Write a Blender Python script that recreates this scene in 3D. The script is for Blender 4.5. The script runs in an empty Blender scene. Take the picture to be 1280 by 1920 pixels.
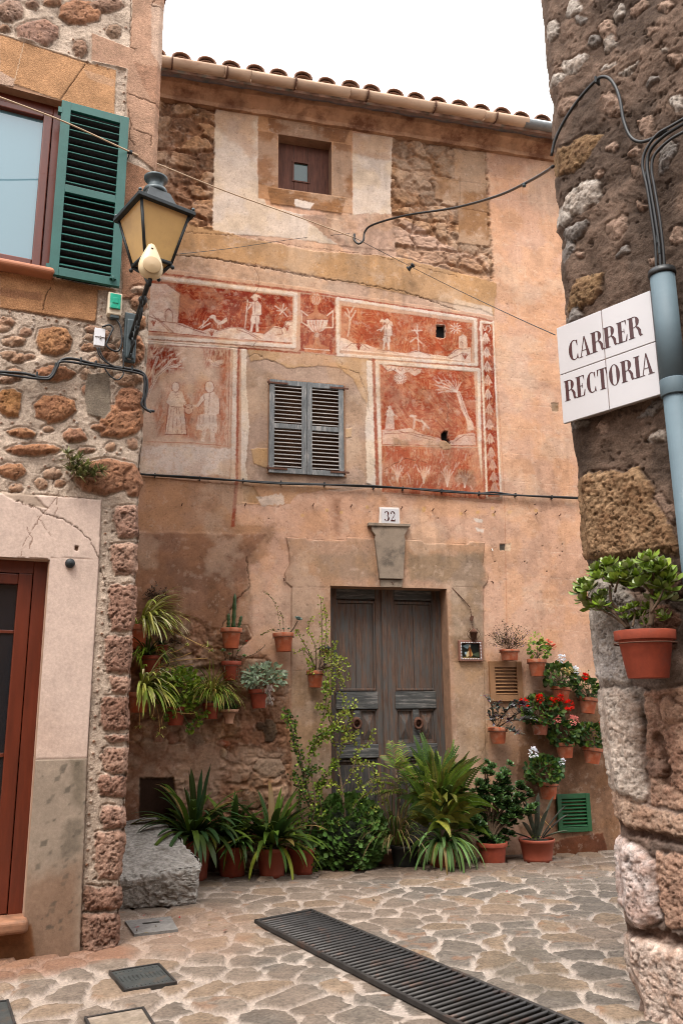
import bpy, math, random
import numpy as np
from mathutils import Vector, Matrix
R = math.radians
sc = bpy.context.scene
col = sc.collection

# ---------------------------------------------------------------- camera
FOC, PITCH, ROLL, CAMH = 1570.0, R(13.21), R(-0.49), 1.65
_fw = np.array([0, math.cos(PITCH), math.sin(PITCH)]); _up = np.array([0, -math.sin(PITCH), math.cos(PITCH)]); _ri = np.array([1., 0, 0])
C_R = math.cos(ROLL)*_ri + math.sin(ROLL)*_up
C_U = -math.sin(ROLL)*_ri + math.cos(ROLL)*_up
CAM = np.array([0, 0, CAMH])
cd = bpy.data.cameras.new('camera'); cam = bpy.data.objects.new('camera', cd); col.objects.link(cam)
cd.sensor_fit = 'VERTICAL'; cd.sensor_height = 36; cd.lens = FOC/1920*36
cd.clip_start = 0.05; cd.clip_end = 500
cd.dof.use_dof = True; cd.dof.focus_distance = 9.0; cd.dof.aperture_fstop = 5.6
cam.matrix_world = Matrix(((C_R[0], C_U[0], -_fw[0], 0), (C_R[1], C_U[1], -_fw[1], 0), (C_R[2], C_U[2], -_fw[2], CAMH), (0, 0, 0, 1)))
sc.camera = cam

# ---------------------------------------------------------------- light
SUN_EL, SUN_AZ = R(62), R(200)
w = bpy.data.worlds.new("World"); sc.world = w; w.use_nodes = True
nt = w.node_tree; nt.nodes.clear()
bg = nt.nodes.new('ShaderNodeBackground'); out = nt.nodes.new('ShaderNodeOutputWorld')
sky = nt.nodes.new('ShaderNodeTexSky'); sky.sky_type = 'NISHITA'; sky.sun_disc = False
sky.sun_elevation = SUN_EL; sky.sun_rotation = SUN_AZ; sky.dust_density = 4; sky.air_density = 1.5
mixn = nt.nodes.new('ShaderNodeMix'); mixn.data_type = 'RGBA'; mixn.inputs[0].default_value = 0.86
mixn.inputs[7].default_value = (15, 14.9, 15.0, 1)      # the overcast cloud layer over the clear sky
nt.links.new(sky.outputs[0], mixn.inputs[6])
tcw = nt.nodes.new('ShaderNodeTexCoord'); spx = nt.nodes.new('ShaderNodeSeparateXYZ'); mrw = nt.nodes.new('ShaderNodeMapRange'); vmw = nt.nodes.new('ShaderNodeVectorMath'); vmw.operation = 'SCALE'
nt.links.new(tcw.outputs['Generated'], spx.inputs[0]); nt.links.new(spx.outputs[2], mrw.inputs[0]); mrw.inputs[1].default_value = 0; mrw.inputs[2].default_value = 1
mrw.inputs[3].default_value = .45; mrw.inputs[4].default_value = 1.25       # overcast sky: brighter overhead than at the horizon
nt.links.new(mixn.outputs[2], vmw.inputs[0]); nt.links.new(mrw.outputs[0], vmw.inputs['Scale']); nt.links.new(vmw.outputs[0], bg.inputs[0])
sc.cycles.diffuse_bounces = 2; sc.cycles.max_bounces = 6; sc.cycles.filter_width = 1.0
bg.inputs[1].default_value = 0.10
nt.links.new(bg.outputs[0], out.inputs[0])
sd = bpy.data.lights.new('sun', 'SUN'); sd.energy = 1.5; sd.angle = R(20); sd.color = (1, .95, .88)
so = bpy.data.objects.new('sun', sd); col.objects.link(so)
so.rotation_euler = (R(90)-SUN_EL, 0, R(180)-SUN_AZ+R(0))
sc.view_settings.view_transform = 'Standard'; sc.view_settings.look = 'None'
sc.view_settings.exposure = 1.47; sc.view_settings.gamma = 1

# ---------------------------------------------------------------- helpers
def lin(r, g, b, k=1.0):
    f = lambda c: (c/12.92 if c <= .04045 else ((c+.055)/1.055)**2.4)
    return np.array([f(r/255.), f(g/255.), f(b/255.)])*k
def A(r, g, b): return lin(r, g, b, .60)          # photo tone -> surface albedo
def ray(px, py):
    return C_R*(px-640)/FOC + C_U*(960-py)/FOC + _fw
def G(px, py, z=0.0):                              # point of the ground seen at a photo pixel
    d = ray(px, py); t = (z-CAMH)/d[2]; return CAM + d*t
def at_depth(px, py, Y):
    d = ray(px, py); return CAM + d*(Y/d[1])
class Frame:
    def __init__(s, o, az):
        s.o = np.array([o[0], o[1], 0.]); s.az = az
        s.X = np.array([math.sin(az), math.cos(az), 0]); s.Y = np.array([-math.cos(az), math.sin(az), 0]); s.Z = np.array([0, 0, 1.])
        s.rz = math.pi/2-az
    def px(s, px, py, y=0.0):
        d = ray(px, py); t = (y-(CAM-s.o)@s.Y)/(d@s.Y); p = CAM+d*t-s.o
        return (p@s.X, p@s.Z)
    def poly(s, pts, y=0.0): return [s.px(a, b, y) for a, b in pts]
    def w(s, x, y, z): return Vector(s.o + s.X*x + s.Y*y + s.Z*z)
    def at(s, px, py, y=0.0):
        x, z = s.px(px, py, y); return s.w(x, y, z)
    def loc(s, p):
        q = np.array(p)-s.o; return (q@s.X, q@s.Y, q@s.Z)
F = Frame(G(730, 1620), R(76.09))      # main house front
L = Frame(G(225, 1778), R(65.90))      # stone house on the left, origin at its corner
K = Frame(G(1190, 1905), R(180-40.72)) # stone house on the right, origin at its corner

def smooth(e0, e1, x):
    t = np.clip((x-e0)/(e1-e0+1e-9), 0, 1); return t*t*(3-2*t)
_tab = {}
def tab(seed):
    if seed not in _tab: _tab[seed] = np.random.RandomState(seed).rand(256, 256)
    return _tab[seed]
def vn(x, y, seed=0):
    T = tab(seed); xi = np.floor(x).astype(int); yi = np.floor(y).astype(int); fx = x-xi; fy = y-yi
    fx = fx*fx*(3-2*fx); fy = fy*fy*(3-2*fy)
    a = T[xi & 255, yi & 255]; b = T[(xi+1) & 255, yi & 255]; c = T[xi & 255, (yi+1) & 255]; d = T[(xi+1) & 255, (yi+1) & 255]
    return (a*(1-fx)+b*fx)*(1-fy)+(c*(1-fx)+d*fx)*fy
def fbm(x, y, s, o=4, seed=0, g=.5):
    r = 0; a = 1; t = 0
    for i in range(o):
        r = r+a*vn(x*s+17.3*i, y*s+9.1*i, seed+i); t += a; a *= g; s *= 2.03
    return r/t
def worley(x, y, seed=0, jit=.85):
    T1 = tab(seed); T2 = tab(seed+1); xi = np.floor(x).astype(int); yi = np.floor(y).astype(int)
    f1 = np.full(x.shape, 9.); f2 = np.full(x.shape, 9.); cid = np.zeros(x.shape)
    for dx in (-1, 0, 1):
        for dy in (-1, 0, 1):
            cx = xi+dx; cy = yi+dy
            qx = cx+.5+jit*(T1[cx & 255, cy & 255]-.5); qy = cy+.5+jit*(T2[cx & 255, cy & 255]-.5)
            d = np.hypot(x-qx, y-qy); h = T1[(cx*7+3) & 255, (cy*13+5) & 255]
            n = d < f1; f2 = np.where(n, f1, np.minimum(f2, d)); cid = np.where(n, h, cid); f1 = np.where(n, d, f1)
    return f1, f2, cid
def sdpoly(X, Y, pts):
    n = len(pts); d = np.full(X.shape, 1e9); ins = np.zeros(X.shape, bool)
    for i in range(n):
        ax, ay = pts[i]; bx, by = pts[(i+1) % n]
        ex, ey = bx-ax, by-ay; wx, wy = X-ax, Y-ay
        t = np.clip((wx*ex+wy*ey)/(ex*ex+ey*ey+1e-12), 0, 1)
        d = np.minimum(d, (wx-ex*t)**2+(wy-ey*t)**2)
        c = ((ay > Y) != (by > Y))
        with np.errstate(divide='ignore', invalid='ignore'):
            ins ^= c & (X < (bx-ax)*(Y-ay)/(by-ay if by != ay else 1e-12)+ax)
    d = np.sqrt(d); return np.where(ins, -d, d)
def sdline(X, Y, pts):
    d = np.full(X.shape, 1e9)
    for (ax, ay), (bx, by) in zip(pts[:-1], pts[1:]):
        ex, ey = bx-ax, by-ay; wx, wy = X-ax, Y-ay
        t = np.clip((wx*ex+wy*ey)/(ex*ex+ey*ey+1e-12), 0, 1)
        d = np.minimum(d, (wx-ex*t)**2+(wy-ey*t)**2)
    return np.sqrt(d)

class Sheet:
    
    def __init__(s, xs, zs, fr, base):
        s.xs = np.array(xs); s.zs = np.array(zs); s.fr = fr
        s.X, s.Z = np.meshgrid(s.xs, s.zs)
        s.C = np.zeros(s.X.shape+(3,))+np.array(base); s.D = np.zeros(s.X.shape); s.Rg = np.zeros(s.X.shape, int)
        s.U = fbm(s.X, s.Z, 7, 4, 91)-.5; s.V = fbm(s.X, s.Z, 7, 4, 95)-.5
        s.U2 = fbm(s.X, s.Z, 34, 3, 81)-.5; s.V2 = fbm(s.X, s.Z, 34, 3, 85)-.5
    def win(s, pts, m):
        a = np.array(pts); x0, z0 = a.min(0)-m; x1, z1 = a.max(0)+m
        i0, i1 = np.searchsorted(s.xs, [x0, x1]); j0, j1 = np.searchsorted(s.zs, [z0, z1])
        return (slice(j0, j1), slice(i0, i1))
    def P(s, pts): return s.fr.poly(pts)
    def mask(s, pts, feather=.006, rag=0., rag2=0., raw=False):
        q = pts if raw else s.P(pts); W = s.win(q, feather+rag+rag2+.01)
        X = s.X[W]+s.U[W]*rag*2+s.U2[W]*rag2*2; Z = s.Z[W]+s.V[W]*rag*2+s.V2[W]*rag2*2
        return W, 1-smooth(-feather, feather, sdpoly(X, Z, q)) if X.size else (W, s.X[W])
    def fill(s, pts, c, feather=.006, rag=0., rag2=0., k=1., disp=None, dk=None, raw=False):
        W, m = s.mask(pts, feather, rag, rag2, raw)
        if s.X[W].size == 0: return W, m
        m = m*k
        if c is not None:
            cc = c(s.X[W], s.Z[W]) if callable(c) else np.array(c)
            s.C[W] = s.C[W]*(1-m[..., None])+cc*m[..., None]
        if disp is not None: s.D[W] = s.D[W]*(1-m)+disp*m
        if dk is not None: s.D[W] += dk*m
        return W, m
    def line(s, pts, wd, c, k=1., disp=0., wob=0., feather=.4, raw=False):
        q = pts if raw else s.P(pts); W = s.win(q, wd*2+wob+.01)
        if s.X[W].size == 0: return
        d = sdline(s.X[W]+s.U2[W]*wob*2, s.Z[W]+s.V2[W]*wob*2, q)
        m = (1-smooth(wd*(1-feather), wd*(1+feather), d))*k
        s.C[W] = s.C[W]*(1-m[..., None])+np.array(c)*m[..., None]; s.D[W] += disp*m
    def tone(s, f, W=None):
        if W is None: s.C *= f[..., None]
        else: s.C[W] *= f[..., None]
    def stone(s, pts, cols, disp=.02, rag=.02, rag2=.012, rough=.01, sc_=1., raw=False):
        """one rubble stone: ragged outline, crusty relief, mottled colour"""
        q = pts if raw else s.P(pts); W, m = s.mask(q, .007, rag, rag2, True)
        if s.X[W].size == 0: return
        X, Z = s.X[W], s.Z[W]; k = random.randint(0, 60)
        n = fbm(X+k, Z, 22*sc_, 5, 31, .68); n2 = fbm(X, Z+k, 5*sc_, 3, 35)
        g1, g2, gi = worley(X*13*sc_+n2*2.5+k, Z*15*sc_+n*2.0, 61); chip = smooth(0, .35, g2-g1)*.5+gi*.5
        t = smooth(.3, .7, n*.55+n2*.45)[..., None]; c = np.array(cols[0])*(1-t)+np.array(cols[1])*t
        pit = smooth(.66, .74, fbm(X+k, Z, 45*sc_, 3, 37))
        c = c*(1-.45*pit[..., None])*(.62+.56*n[..., None]+.22*gi[..., None])
        s.C[W] = s.C[W]*(1-m[..., None])+c*m[..., None]
        edge = smooth(0, .04, -sdpoly(X+s.U[W]*rag*2, Z+s.V[W]*rag*2, q))
        od = sdpoly(X+s.U[W]*rag*2, Z+s.V[W]*rag*2, q); s.D[W] -= .012*(1-smooth(.0, .016, np.abs(od-.004)))
        s.D[W] = s.D[W]*(1-m)+m*(disp*(.35+.65*edge)+(n-.5)*rough*1.7+(chip-.5)*rough*.7-pit*rough*.6)
    def build(s, name, mat, parent, regions=None, holes=(), offx=None, mats={}):
        """split the grid into one mesh per region; holes are raw rectangles (x0, z0, x1, z1)"""
        nz, nx = s.X.shape
        N = np.array([s.X, -s.D, s.Z]).transpose(1, 2, 0).copy()
        if offx is not None: offx(s, N)
        idx = np.arange(nz*nx).reshape(nz, nx)
        q = np.stack([idx[:-1, :-1], idx[:-1, 1:], idx[1:, 1:], idx[1:, :-1]], -1).reshape(-1, 4)
        cx = (s.X[:-1, :-1]+s.X[1:, 1:]).ravel()/2; cz = (s.Z[:-1, :-1]+s.Z[1:, 1:]).ravel()/2
        keep = np.ones(len(q), bool)
        for x0, z0, x1, z1 in holes: keep &= ~((cx > x0) & (cx < x1) & (cz > z0) & (cz < z1))
        rg = s.Rg[:-1, :-1].ravel(); outp = []
        P = N.reshape(-1, 3); CC = np.clip(s.C.reshape(-1, 3), .001, .95)
        for r, nm in (regions or {0: name}).items():
            qq = q[keep & (rg == r)]
            if len(qq) == 0: continue
            u, inv = np.unique(qq, return_inverse=True)
            me = bpy.data.meshes.new(nm); me.vertices.add(len(u)); me.vertices.foreach_set('co', P[u].ravel().astype(np.float32))
            me.loops.add(len(qq)*4); me.loops.foreach_set('vertex_index', inv.ravel().astype(np.int32))
            me.polygons.add(len(qq)); me.polygons.foreach_set('loop_start', np.arange(0, len(qq)*4, 4, dtype=np.int32))
            me.polygons.foreach_set('use_smooth', np.ones(len(qq), bool))
            me.update(calc_edges=True)
            at = me.attributes.new('Col', 'FLOAT_COLOR', 'POINT'); at.data.foreach_set('color', np.concatenate([CC[u], np.ones((len(u), 1))], 1).ravel().astype(np.float32))
            me.materials.append(mats.get(r, mat)); o = bpy.data.objects.new(nm, me); col.objects.link(o); o.parent = parent; outp.append(o)
        return outp

# ---------------------------------------------------------------- materials
def nmat(name):
    m = bpy.data.materials.new(name); m.use_nodes = True; t = m.node_tree; p = t.nodes['Principled BSDF']; return m, t, p
def nd(t, ty, **k):
    n = t.nodes.new(ty)
    for a, b in k.items():
        if hasattr(n, a): setattr(n, a, b)
        else: n.inputs[a].default_value = b
    return n
def mat_vc(name, rough=.9, var=.25, vs=40, bump=.35, bs=90, dist=.006, trans=0, spec=.12, lo=6):
    m, t, p = nmat(name); L_ = t.links.new
    a = nd(t, 'ShaderNodeAttribute', attribute_name='Col'); tc = nd(t, 'ShaderNodeTexCoord')
    n = nd(t, 'ShaderNodeTexNoise', Scale=vs, Detail=6, Roughness=.65); L_(tc.outputs['Object'], n.inputs['Vector'])
    mr = nd(t, 'ShaderNodeMapRange'); mr.inputs[1].default_value = .25; mr.inputs[2].default_value = .75; mr.inputs[3].default_value = 1-var; mr.inputs[4].default_value = 1+var
    L_(n.outputs[0], mr.inputs[0])
    n3 = nd(t, 'ShaderNodeTexNoise', Scale=lo, Detail=4, Roughness=.6); L_(tc.outputs['Object'], n3.inputs['Vector'])
    mr3 = nd(t, 'ShaderNodeMapRange'); mr3.inputs[1].default_value = .3; mr3.inputs[2].default_value = .7; mr3.inputs[3].default_value = 1-var*.35; mr3.inputs[4].default_value = 1+var*.35; L_(n3.outputs[0], mr3.inputs[0])
    mu0 = nd(t, 'ShaderNodeMath', operation='MULTIPLY'); L_(mr.outputs[0], mu0.inputs[0]); L_(mr3.outputs[0], mu0.inputs[1])
    mu = nd(t, 'ShaderNodeVectorMath', operation='SCALE'); L_(a.outputs['Color'], mu.inputs[0]); L_(mu0.outputs[0], mu.inputs['Scale'])
    L_(mu.outputs[0], p.inputs['Base Color'])
    p.inputs['Roughness'].default_value = rough; p.inputs['Specular IOR Level'].default_value = spec
    if bump:
        n2 = nd(t, 'ShaderNodeTexNoise', Scale=bs, Detail=5, Roughness=.7); L_(tc.outputs['Object'], n2.inputs['Vector'])
        b = nd(t, 'ShaderNodeBump', Strength=bump, Distance=dist); L_(n2.outputs[0], b.inputs['Height']); L_(b.outputs[0], p.inputs['Normal'])
    if trans:
        tr = nd(t, 'ShaderNodeBsdfTranslucent'); L_(mu.outputs[0], tr.inputs[0]); mx = nd(t, 'ShaderNodeMixShader'); mx.inputs[0].default_value = trans
        L_(p.outputs[0], mx.inputs[1]); L_(tr.outputs[0], mx.inputs[2]); L_(mx.outputs[0], t.nodes['Material Output'].inputs[0])
    return m
def mat(name, c, rough=.6, metal=0, var=.2, vs=12, c2=None, t2=(.5, .65), stretch=(1, 1, 1), bump=.15, bs=40, dist=.004, spec=.4, coat=0, alpha=1, s2=None):
    m, t, p = nmat(name); L_ = t.links.new; tc = nd(t, 'ShaderNodeTexCoord'); mp = nd(t, 'ShaderNodeMapping'); mp.inputs['Scale'].default_value = stretch
    L_(tc.outputs['Object'], mp.inputs[0])
    n = nd(t, 'ShaderNodeTexNoise', Scale=vs, Detail=7, Roughness=.65); L_(mp.outputs[0], n.inputs['Vector'])
    r = nd(t, 'ShaderNodeValToRGB'); c = np.array(c); e = r.color_ramp.elements
    e[0].position = .3; e[1].position = .7; e[0].color = (*(c*(1-var)), 1); e[1].color = (*(np.minimum(c*(1+var), 1)), 1); L_(n.outputs[0], r.inputs[0]); o = r.outputs[0]
    if c2 is not None:
        n4 = nd(t, 'ShaderNodeTexNoise', Scale=s2 or vs*.6, Detail=8, Roughness=.7); L_(mp.outputs[0], n4.inputs['Vector'])
        mr = nd(t, 'ShaderNodeMapRange'); mr.inputs[1].default_value = t2[0]; mr.inputs[2].default_value = t2[1]; L_(n4.outputs[0], mr.inputs[0])
        mx = nd(t, 'ShaderNodeMix', data_type='RGBA'); L_(mr.outputs[0], mx.inputs[0]); L_(o, mx.inputs[6]); mx.inputs[7].default_value = (*c2, 1); o = mx.outputs[2]
    L_(o, p.inputs['Base Color'])
    p.inputs['Roughness'].default_value = rough; p.inputs['Metallic'].default_value = metal; p.inputs['Specular IOR Level'].default_value = spec
    p.inputs['Coat Weight'].default_value = coat
    if bump:
        n2 = nd(t, 'ShaderNodeTexNoise', Scale=bs, Detail=5, Roughness=.7); L_(mp.outputs[0], n2.inputs['Vector'])
        b = nd(t, 'ShaderNodeBump', Strength=bump, Distance=dist); L_(n2.outputs[0], b.inputs['Height']); L_(b.outputs[0], p.inputs['Normal'])
    return m
M = {}
M['wall'] = mat_vc('plaster_and_stone', .95, .15, 48, .4, 85, .005)
M['rubble'] = mat_vc('rubble_stone', .95, .42, 75, 1., 90, .012)
M['paving'] = mat_vc('stone_paving', .85, .42, 60, .8, 60, .010, spec=.2)
M['leaf'] = mat_vc('leaf', .5, .18, 30, 0, trans=.2, spec=.2)
M['succulent'] = mat_vc('succulent_leaf', .35, .18, 30, 0, trans=.12, spec=.3)
M['petal'] = mat_vc('petal', .6, .1, 60, 0, trans=.3)
M['bark'] = mat('bark', (.10, .065, .04), .9, var=.4, vs=40, bump=.5)
M['soil'] = mat('soil', (.045, .03, .02), 1, var=.5, vs=60, bump=.8)
M['terracotta'] = mat('terracotta', (.37, .088, .034), .85, var=.28, vs=9, c2=(.34, .21, .14), t2=(.48, .68), bump=.3)
M['terracotta_dark'] = mat('dark_terracotta', (.25, .045, .02), .8, var=.25, vs=9, c2=(.16, .05, .035), t2=(.5, .7), bump=.3)
M['terracotta_old'] = mat('weathered_terracotta', (.30, .10, .06), .9, var=.3, vs=14, c2=(.36, .28, .23), t2=(.48, .6), bump=.4)
M['terracotta_pale'] = mat('pale_terracotta', (.40, .22, .14), .85, var=.2, vs=12, c2=(.28, .13, .08), t2=(.5, .7))
M['plastic_terra'] = mat('terracotta_plastic', (.25, .055, .028), .6, var=.12, vs=5, c2=(.30, .15, .10), t2=(.6, .8))
M['black_plastic'] = mat('black_plastic', (.012, .014, .013), .5, var=.2)
M['cable'] = mat('black_cable', (.012, .013, .014), .45, var=.2)
M['iron'] = mat('wrought_iron', (.018, .022, .024), .55, .3, var=.3, vs=30)
M['slate_iron'] = mat('blue_grey_iron', (.045, .062, .068), .45, .2, var=.25, vs=20, bump=.2)
M['rust'] = mat('rusty_iron', (.085, .035, .02), .85, .2, var=.4, vs=60, bump=.5)
# ---------------------------------------------------------------- mesh builder and things
class MB:
    def __init__(s): s.v = []; s.f = []; s.c = []; s.cur = (.5, .5, .5); s.sm = []
    def add(s, vs, fs, c=None, smooth=False):
        k = len(s.v); s.v += [tuple(v) for v in vs]; s.f += [[i+k for i in f] for f in fs]; s.c += [c if c is not None else s.cur]*len(vs); s.sm += [smooth]*len(fs); return s
    def box(s, c, d, rot=None, taper=None):
        cx, cy, cz = c; a, b, h = d[0]/2, d[1]/2, d[2]/2
        vs = [Vector((x*a, y*b, z*h)) for z in (-1, 1) for y in (-1, 1) for x in (-1, 1)]
        if rot is not None: vs = [rot @ v for v in vs]
        return s.add([v+Vector(c) for v in vs], [(0, 2, 3, 1), (4, 5, 7, 6), (0, 1, 5, 4), (2, 6, 7, 3), (0, 4, 6, 2), (1, 3, 7, 5)])
    def quad(s, p): return s.add(p, [(0, 1, 2, 3)])
    def prism(s, pts, y0, y1):
        """outline in the x-z plane, thick along y"""
        n = len(pts); vs = [(x, y0, z) for x, z in pts]+[(x, y1, z) for x, z in pts]
        a = sum(pts[i][0]*pts[(i+1) % n][1]-pts[(i+1) % n][0]*pts[i][1] for i in range(n)) > 0
        fr = list(range(n)); bk = [i+n for i in range(n)]
        fs = [fr if a else fr[::-1], bk[::-1] if a else bk]
        for i in range(n):
            j = (i+1) % n; fs.append([i, i+n, j+n, j] if a else [j, j+n, i+n, i])
        return s.add(vs, fs)
    def tube(s, pts, r, n=8, cap=True):
        pts = [Vector(p) for p in pts]; rs = r if hasattr(r, '__len__') else [r]*len(pts); vs = []; fs = []
        T0 = (pts[1]-pts[0]).normalized(); U = T0.orthogonal().normalized()
        for i, p in enumerate(pts):
            T = ((pts[min(i+1, len(pts)-1)]-pts[max(i-1, 0)])).normalized(); U = (U-T*U.dot(T)).normalized(); V = T.cross(U)
            for k in range(n):
                a = 2*math.pi*k/n; vs.append(p+(U*math.cos(a)+V*math.sin(a))*rs[i])
        for i in range(len(pts)-1):
            for k in range(n): fs.append((i*n+k, i*n+(k+1) % n, (i+1)*n+(k+1) % n, (i+1)*n+k))
        if cap: fs += [list(range(n))[::-1], [(len(pts)-1)*n+k for k in range(n)]]
        return s.add(vs, fs, smooth=True)
    def lathe(s, prof, c=(0, 0, 0), n=28, rot=None, wob=None):
        vs = []; fs = []
        for i, (r, z) in enumerate(prof):
            for k in range(n):
                a = 2*math.pi*k/n; rr = r*(wob(a, i) if wob else 1); v = Vector((rr*math.cos(a), rr*math.sin(a), z))
                if rot is not None: v = rot @ v
                vs.append(v+Vector(c))
        for i in range(len(prof)-1):
            for k in range(n): fs.append((i*n+k, i*n+(k+1) % n, (i+1)*n+(k+1) % n, (i+1)*n+k))
        return s.add(vs, fs, smooth=True)
    def ball(s, c, r, n=8, m=6, sq=(1, 1, 1)):
        prof = [(max(math.sin(math.pi*i/m), .001)*r, -math.cos(math.pi*i/m)*r) for i in range(m+1)]
        k = len(s.v); s.lathe(prof, (0, 0, 0), n)
        for i in range(k, len(s.v)): v = s.v[i]; s.v[i] = (v[0]*sq[0]+c[0], v[1]*sq[1]+c[1], v[2]*sq[2]+c[2])
        return s
    def leaf(s, p, d, Ln, W, droop=0., c=None, shape='lance', seg=3, side=None, fold=.0, curl=0.):
        prof = {'lance': lambda t: math.sin(math.pi*min(.12+.88*t, 1))**.8, 'strap': lambda t: min(1, .55+2*t)*(1 if t < .75 else max(0, (1-t)*4)**.6),
                'round': lambda t: math.sqrt(max(0, 1-(2*t-1)**2)) if t > .02 else .1, 'obo': lambda t: (.18+.82*math.sin(math.pi*.5*min(1, t/.68))) if t < .68 else math.sqrt(max(0, 1-((t-.68)/.32)**2))}[shape]
        p = Vector(p); d = Vector(d).normalized()
        if side is None:
            side = d.cross(Vector((0, 0, 1)))
            if side.length < .05: side = Vector((random.uniform(-1, 1), random.uniform(-1, 1), 0))
        side = Vector(side).normalized(); vs = []; fs = []; st = Ln/seg; base = c if c is not None else s.cur; cs = []
        for i in range(seg+1):
            t = i/seg; h = W/2*prof(t)+(.0003 if i < seg else 0); nn = side.cross(d)
            if fold:
                vs += [p-side*h+nn*abs(h)*fold, p, p+side*h+nn*abs(h)*fold]
            else: vs += [p-side*h, p+side*h]
            p = p+d*st; d = (d+Vector((0, 0, -1))*droop/seg*(1+t)+side*curl/seg).normalized()
        m = 3 if fold else 2
        for i in range(seg):
            for j in range(m-1): fs.append((i*m+j, i*m+j+1, (i+1)*m+j+1, (i+1)*m+j))
        s.add(vs, fs, base, True); return p
    def build(s, name, mt, parent=None, bevel=0, seg=2):
        me = bpy.data.meshes.new(name); me.from_pydata(s.v, [], s.f)
        me.polygons.foreach_set('use_smooth', s.sm)
        at = me.attributes.new('Col', 'FLOAT_COLOR', 'POINT'); at.data.foreach_set('color', np.array([(*c, 1) for c in s.c], np.float32).ravel())
        me.materials.append(M[mt] if isinstance(mt, str) else mt); o = bpy.data.objects.new(name, me); col.objects.link(o)
        if parent is not None: o.parent = parent
        if bevel:
            b = o.modifiers.new('bevel', 'BEVEL'); b.width = bevel; b.segments = seg; b.limit_method = 'ANGLE'; b.angle_limit = R(35)
        return o
def tag(o, label=None, cat=None, group=None, kind=None):
    if label: o['label'] = label
    if cat: o['category'] = cat
    if group: o['group'] = group
    if kind: o['kind'] = kind
    return o
def thing(name, label, cat, loc, rz=0., group=None):
    o = bpy.data.objects.new(name, None); col.objects.link(o); o.location = loc; o.rotation_euler = (0, 0, rz); o.empty_display_size = .1
    return tag(o, label, cat, group)
def framed(name, label, cat, fr, group=None):          # a thing whose parts are given in a wall's own coordinates
    return thing(name, label, cat, Vector(fr.o), fr.rz, group)
def spline(pts, n=6):
    """smooth curve through points"""
    P = [Vector(p) for p in pts]; P = [P[0]*2-P[1]]+P+[P[-1]*2-P[-2]]; o = []
    for i in range(1, len(P)-2):
        for k in range(n):
            t = k/n; a, b, c, d = P[i-1], P[i], P[i+1], P[i+2]
            o.append(.5*((2*b)+(c-a)*t+(2*a-5*b+4*c-d)*t*t+(3*b-a-3*c+d)*t**3))
    o.append(P[-2]); return o
def rnd(a, b): return random.uniform(a, b)
def jit(c, a=.25):
    k = 1+rnd(-a, a); return tuple(max(0, x*k*(1+rnd(-a, a)*.3)) for x in c)
# ---------------------------------------------------------------- the painted house: wall
random.seed(3)
PEACH = A(227, 182, 155); PEACH2 = A(204, 152, 118); PALE = A(234, 212, 194); OCHRE = A(204, 162, 122); TAN = A(178, 138, 105)
BROWN = A(150, 112, 84); RED = A(158, 62, 38); REDM = A(196, 116, 82); MORT = A(192, 162, 142); WHITE = A(240, 220, 204); GREY = A(160, 138, 118)
STONE = A(172, 148, 126); DUSK = A(158, 116, 92); CRACK = A(90, 60, 42)
xs = np.arange(-3.95, 3.6, .0088); zs = np.concatenate([np.arange(-.05, 3.9, .0095), np.arange(3.9, 6.5, .0078), np.arange(6.5, 9.2, .0095)])
S = Sheet(xs, zs, F, PEACH)
X, Z = S.X, S.Z
n1 = fbm(X, Z, 1.3, 5, 3); n2 = fbm(X, Z, 5, 5, 7); n3 = fbm(X, Z, 26, 4, 11)
S.C = PEACH*(1-smooth(.35, .65, n1)[..., None]*.35)+PEACH2*.35*smooth(.35, .65, n1)[..., None]
S.D += (n2-.5)*.012+(n3-.5)*.003
# scored ashlar joints in the right strip
for i, y in enumerate([330, 372, 414, 456, 500, 545, 590, 668, 707, 755, 800, 848, 900, 1027, 1075, 1125, 1172]):
    S.line([(906+(y-330)*.05, y), (1100, y+14)], .003, A(236, 198, 172), .65, -.002, .004)
    xj = [975, 950, 990, 962][i % 4]+(y-330)*.05
    S.line([(xj, y), (xj+2, y+40)], .003, A(236, 198, 172), .6, -.002, .004)
S.line([(905, 285), (925, 600), (945, 930), (950, 1200)], .006, A(190, 130, 100), .5, -.003, .006)
# lower darker render on the left, warm middle
S.fill([(230, 880), (440, 895), (445, 985), (520, 985), (500, 1040), (470, 1060), (470, 1200), (230, 1200)], lambda x, z: A(196, 152, 122)*(.8+.4*fbm(x, z, 6, 5, 21))[..., None], .03, .05, .02, disp=-.004)
S.fill([(230, 998), (430, 1000), (500, 1000), (462, 1050), (470, 1110), (440, 1130), (415, 1180), (230, 1180)], lambda x, z: A(168, 126, 102)*(.72+.5*fbm(x, z, 7, 5, 23))[..., None], .02, .02, .012, disp=.004)
S.line([(462, 1045), (468, 1100), (440, 1130), (418, 1170), (415, 1240)], .007, CRACK, .8, -.012, .02)
S.line([(500, 1235), (545, 1290), (547, 1275)], .005, CRACK, .6, -.006, .02)
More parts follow.
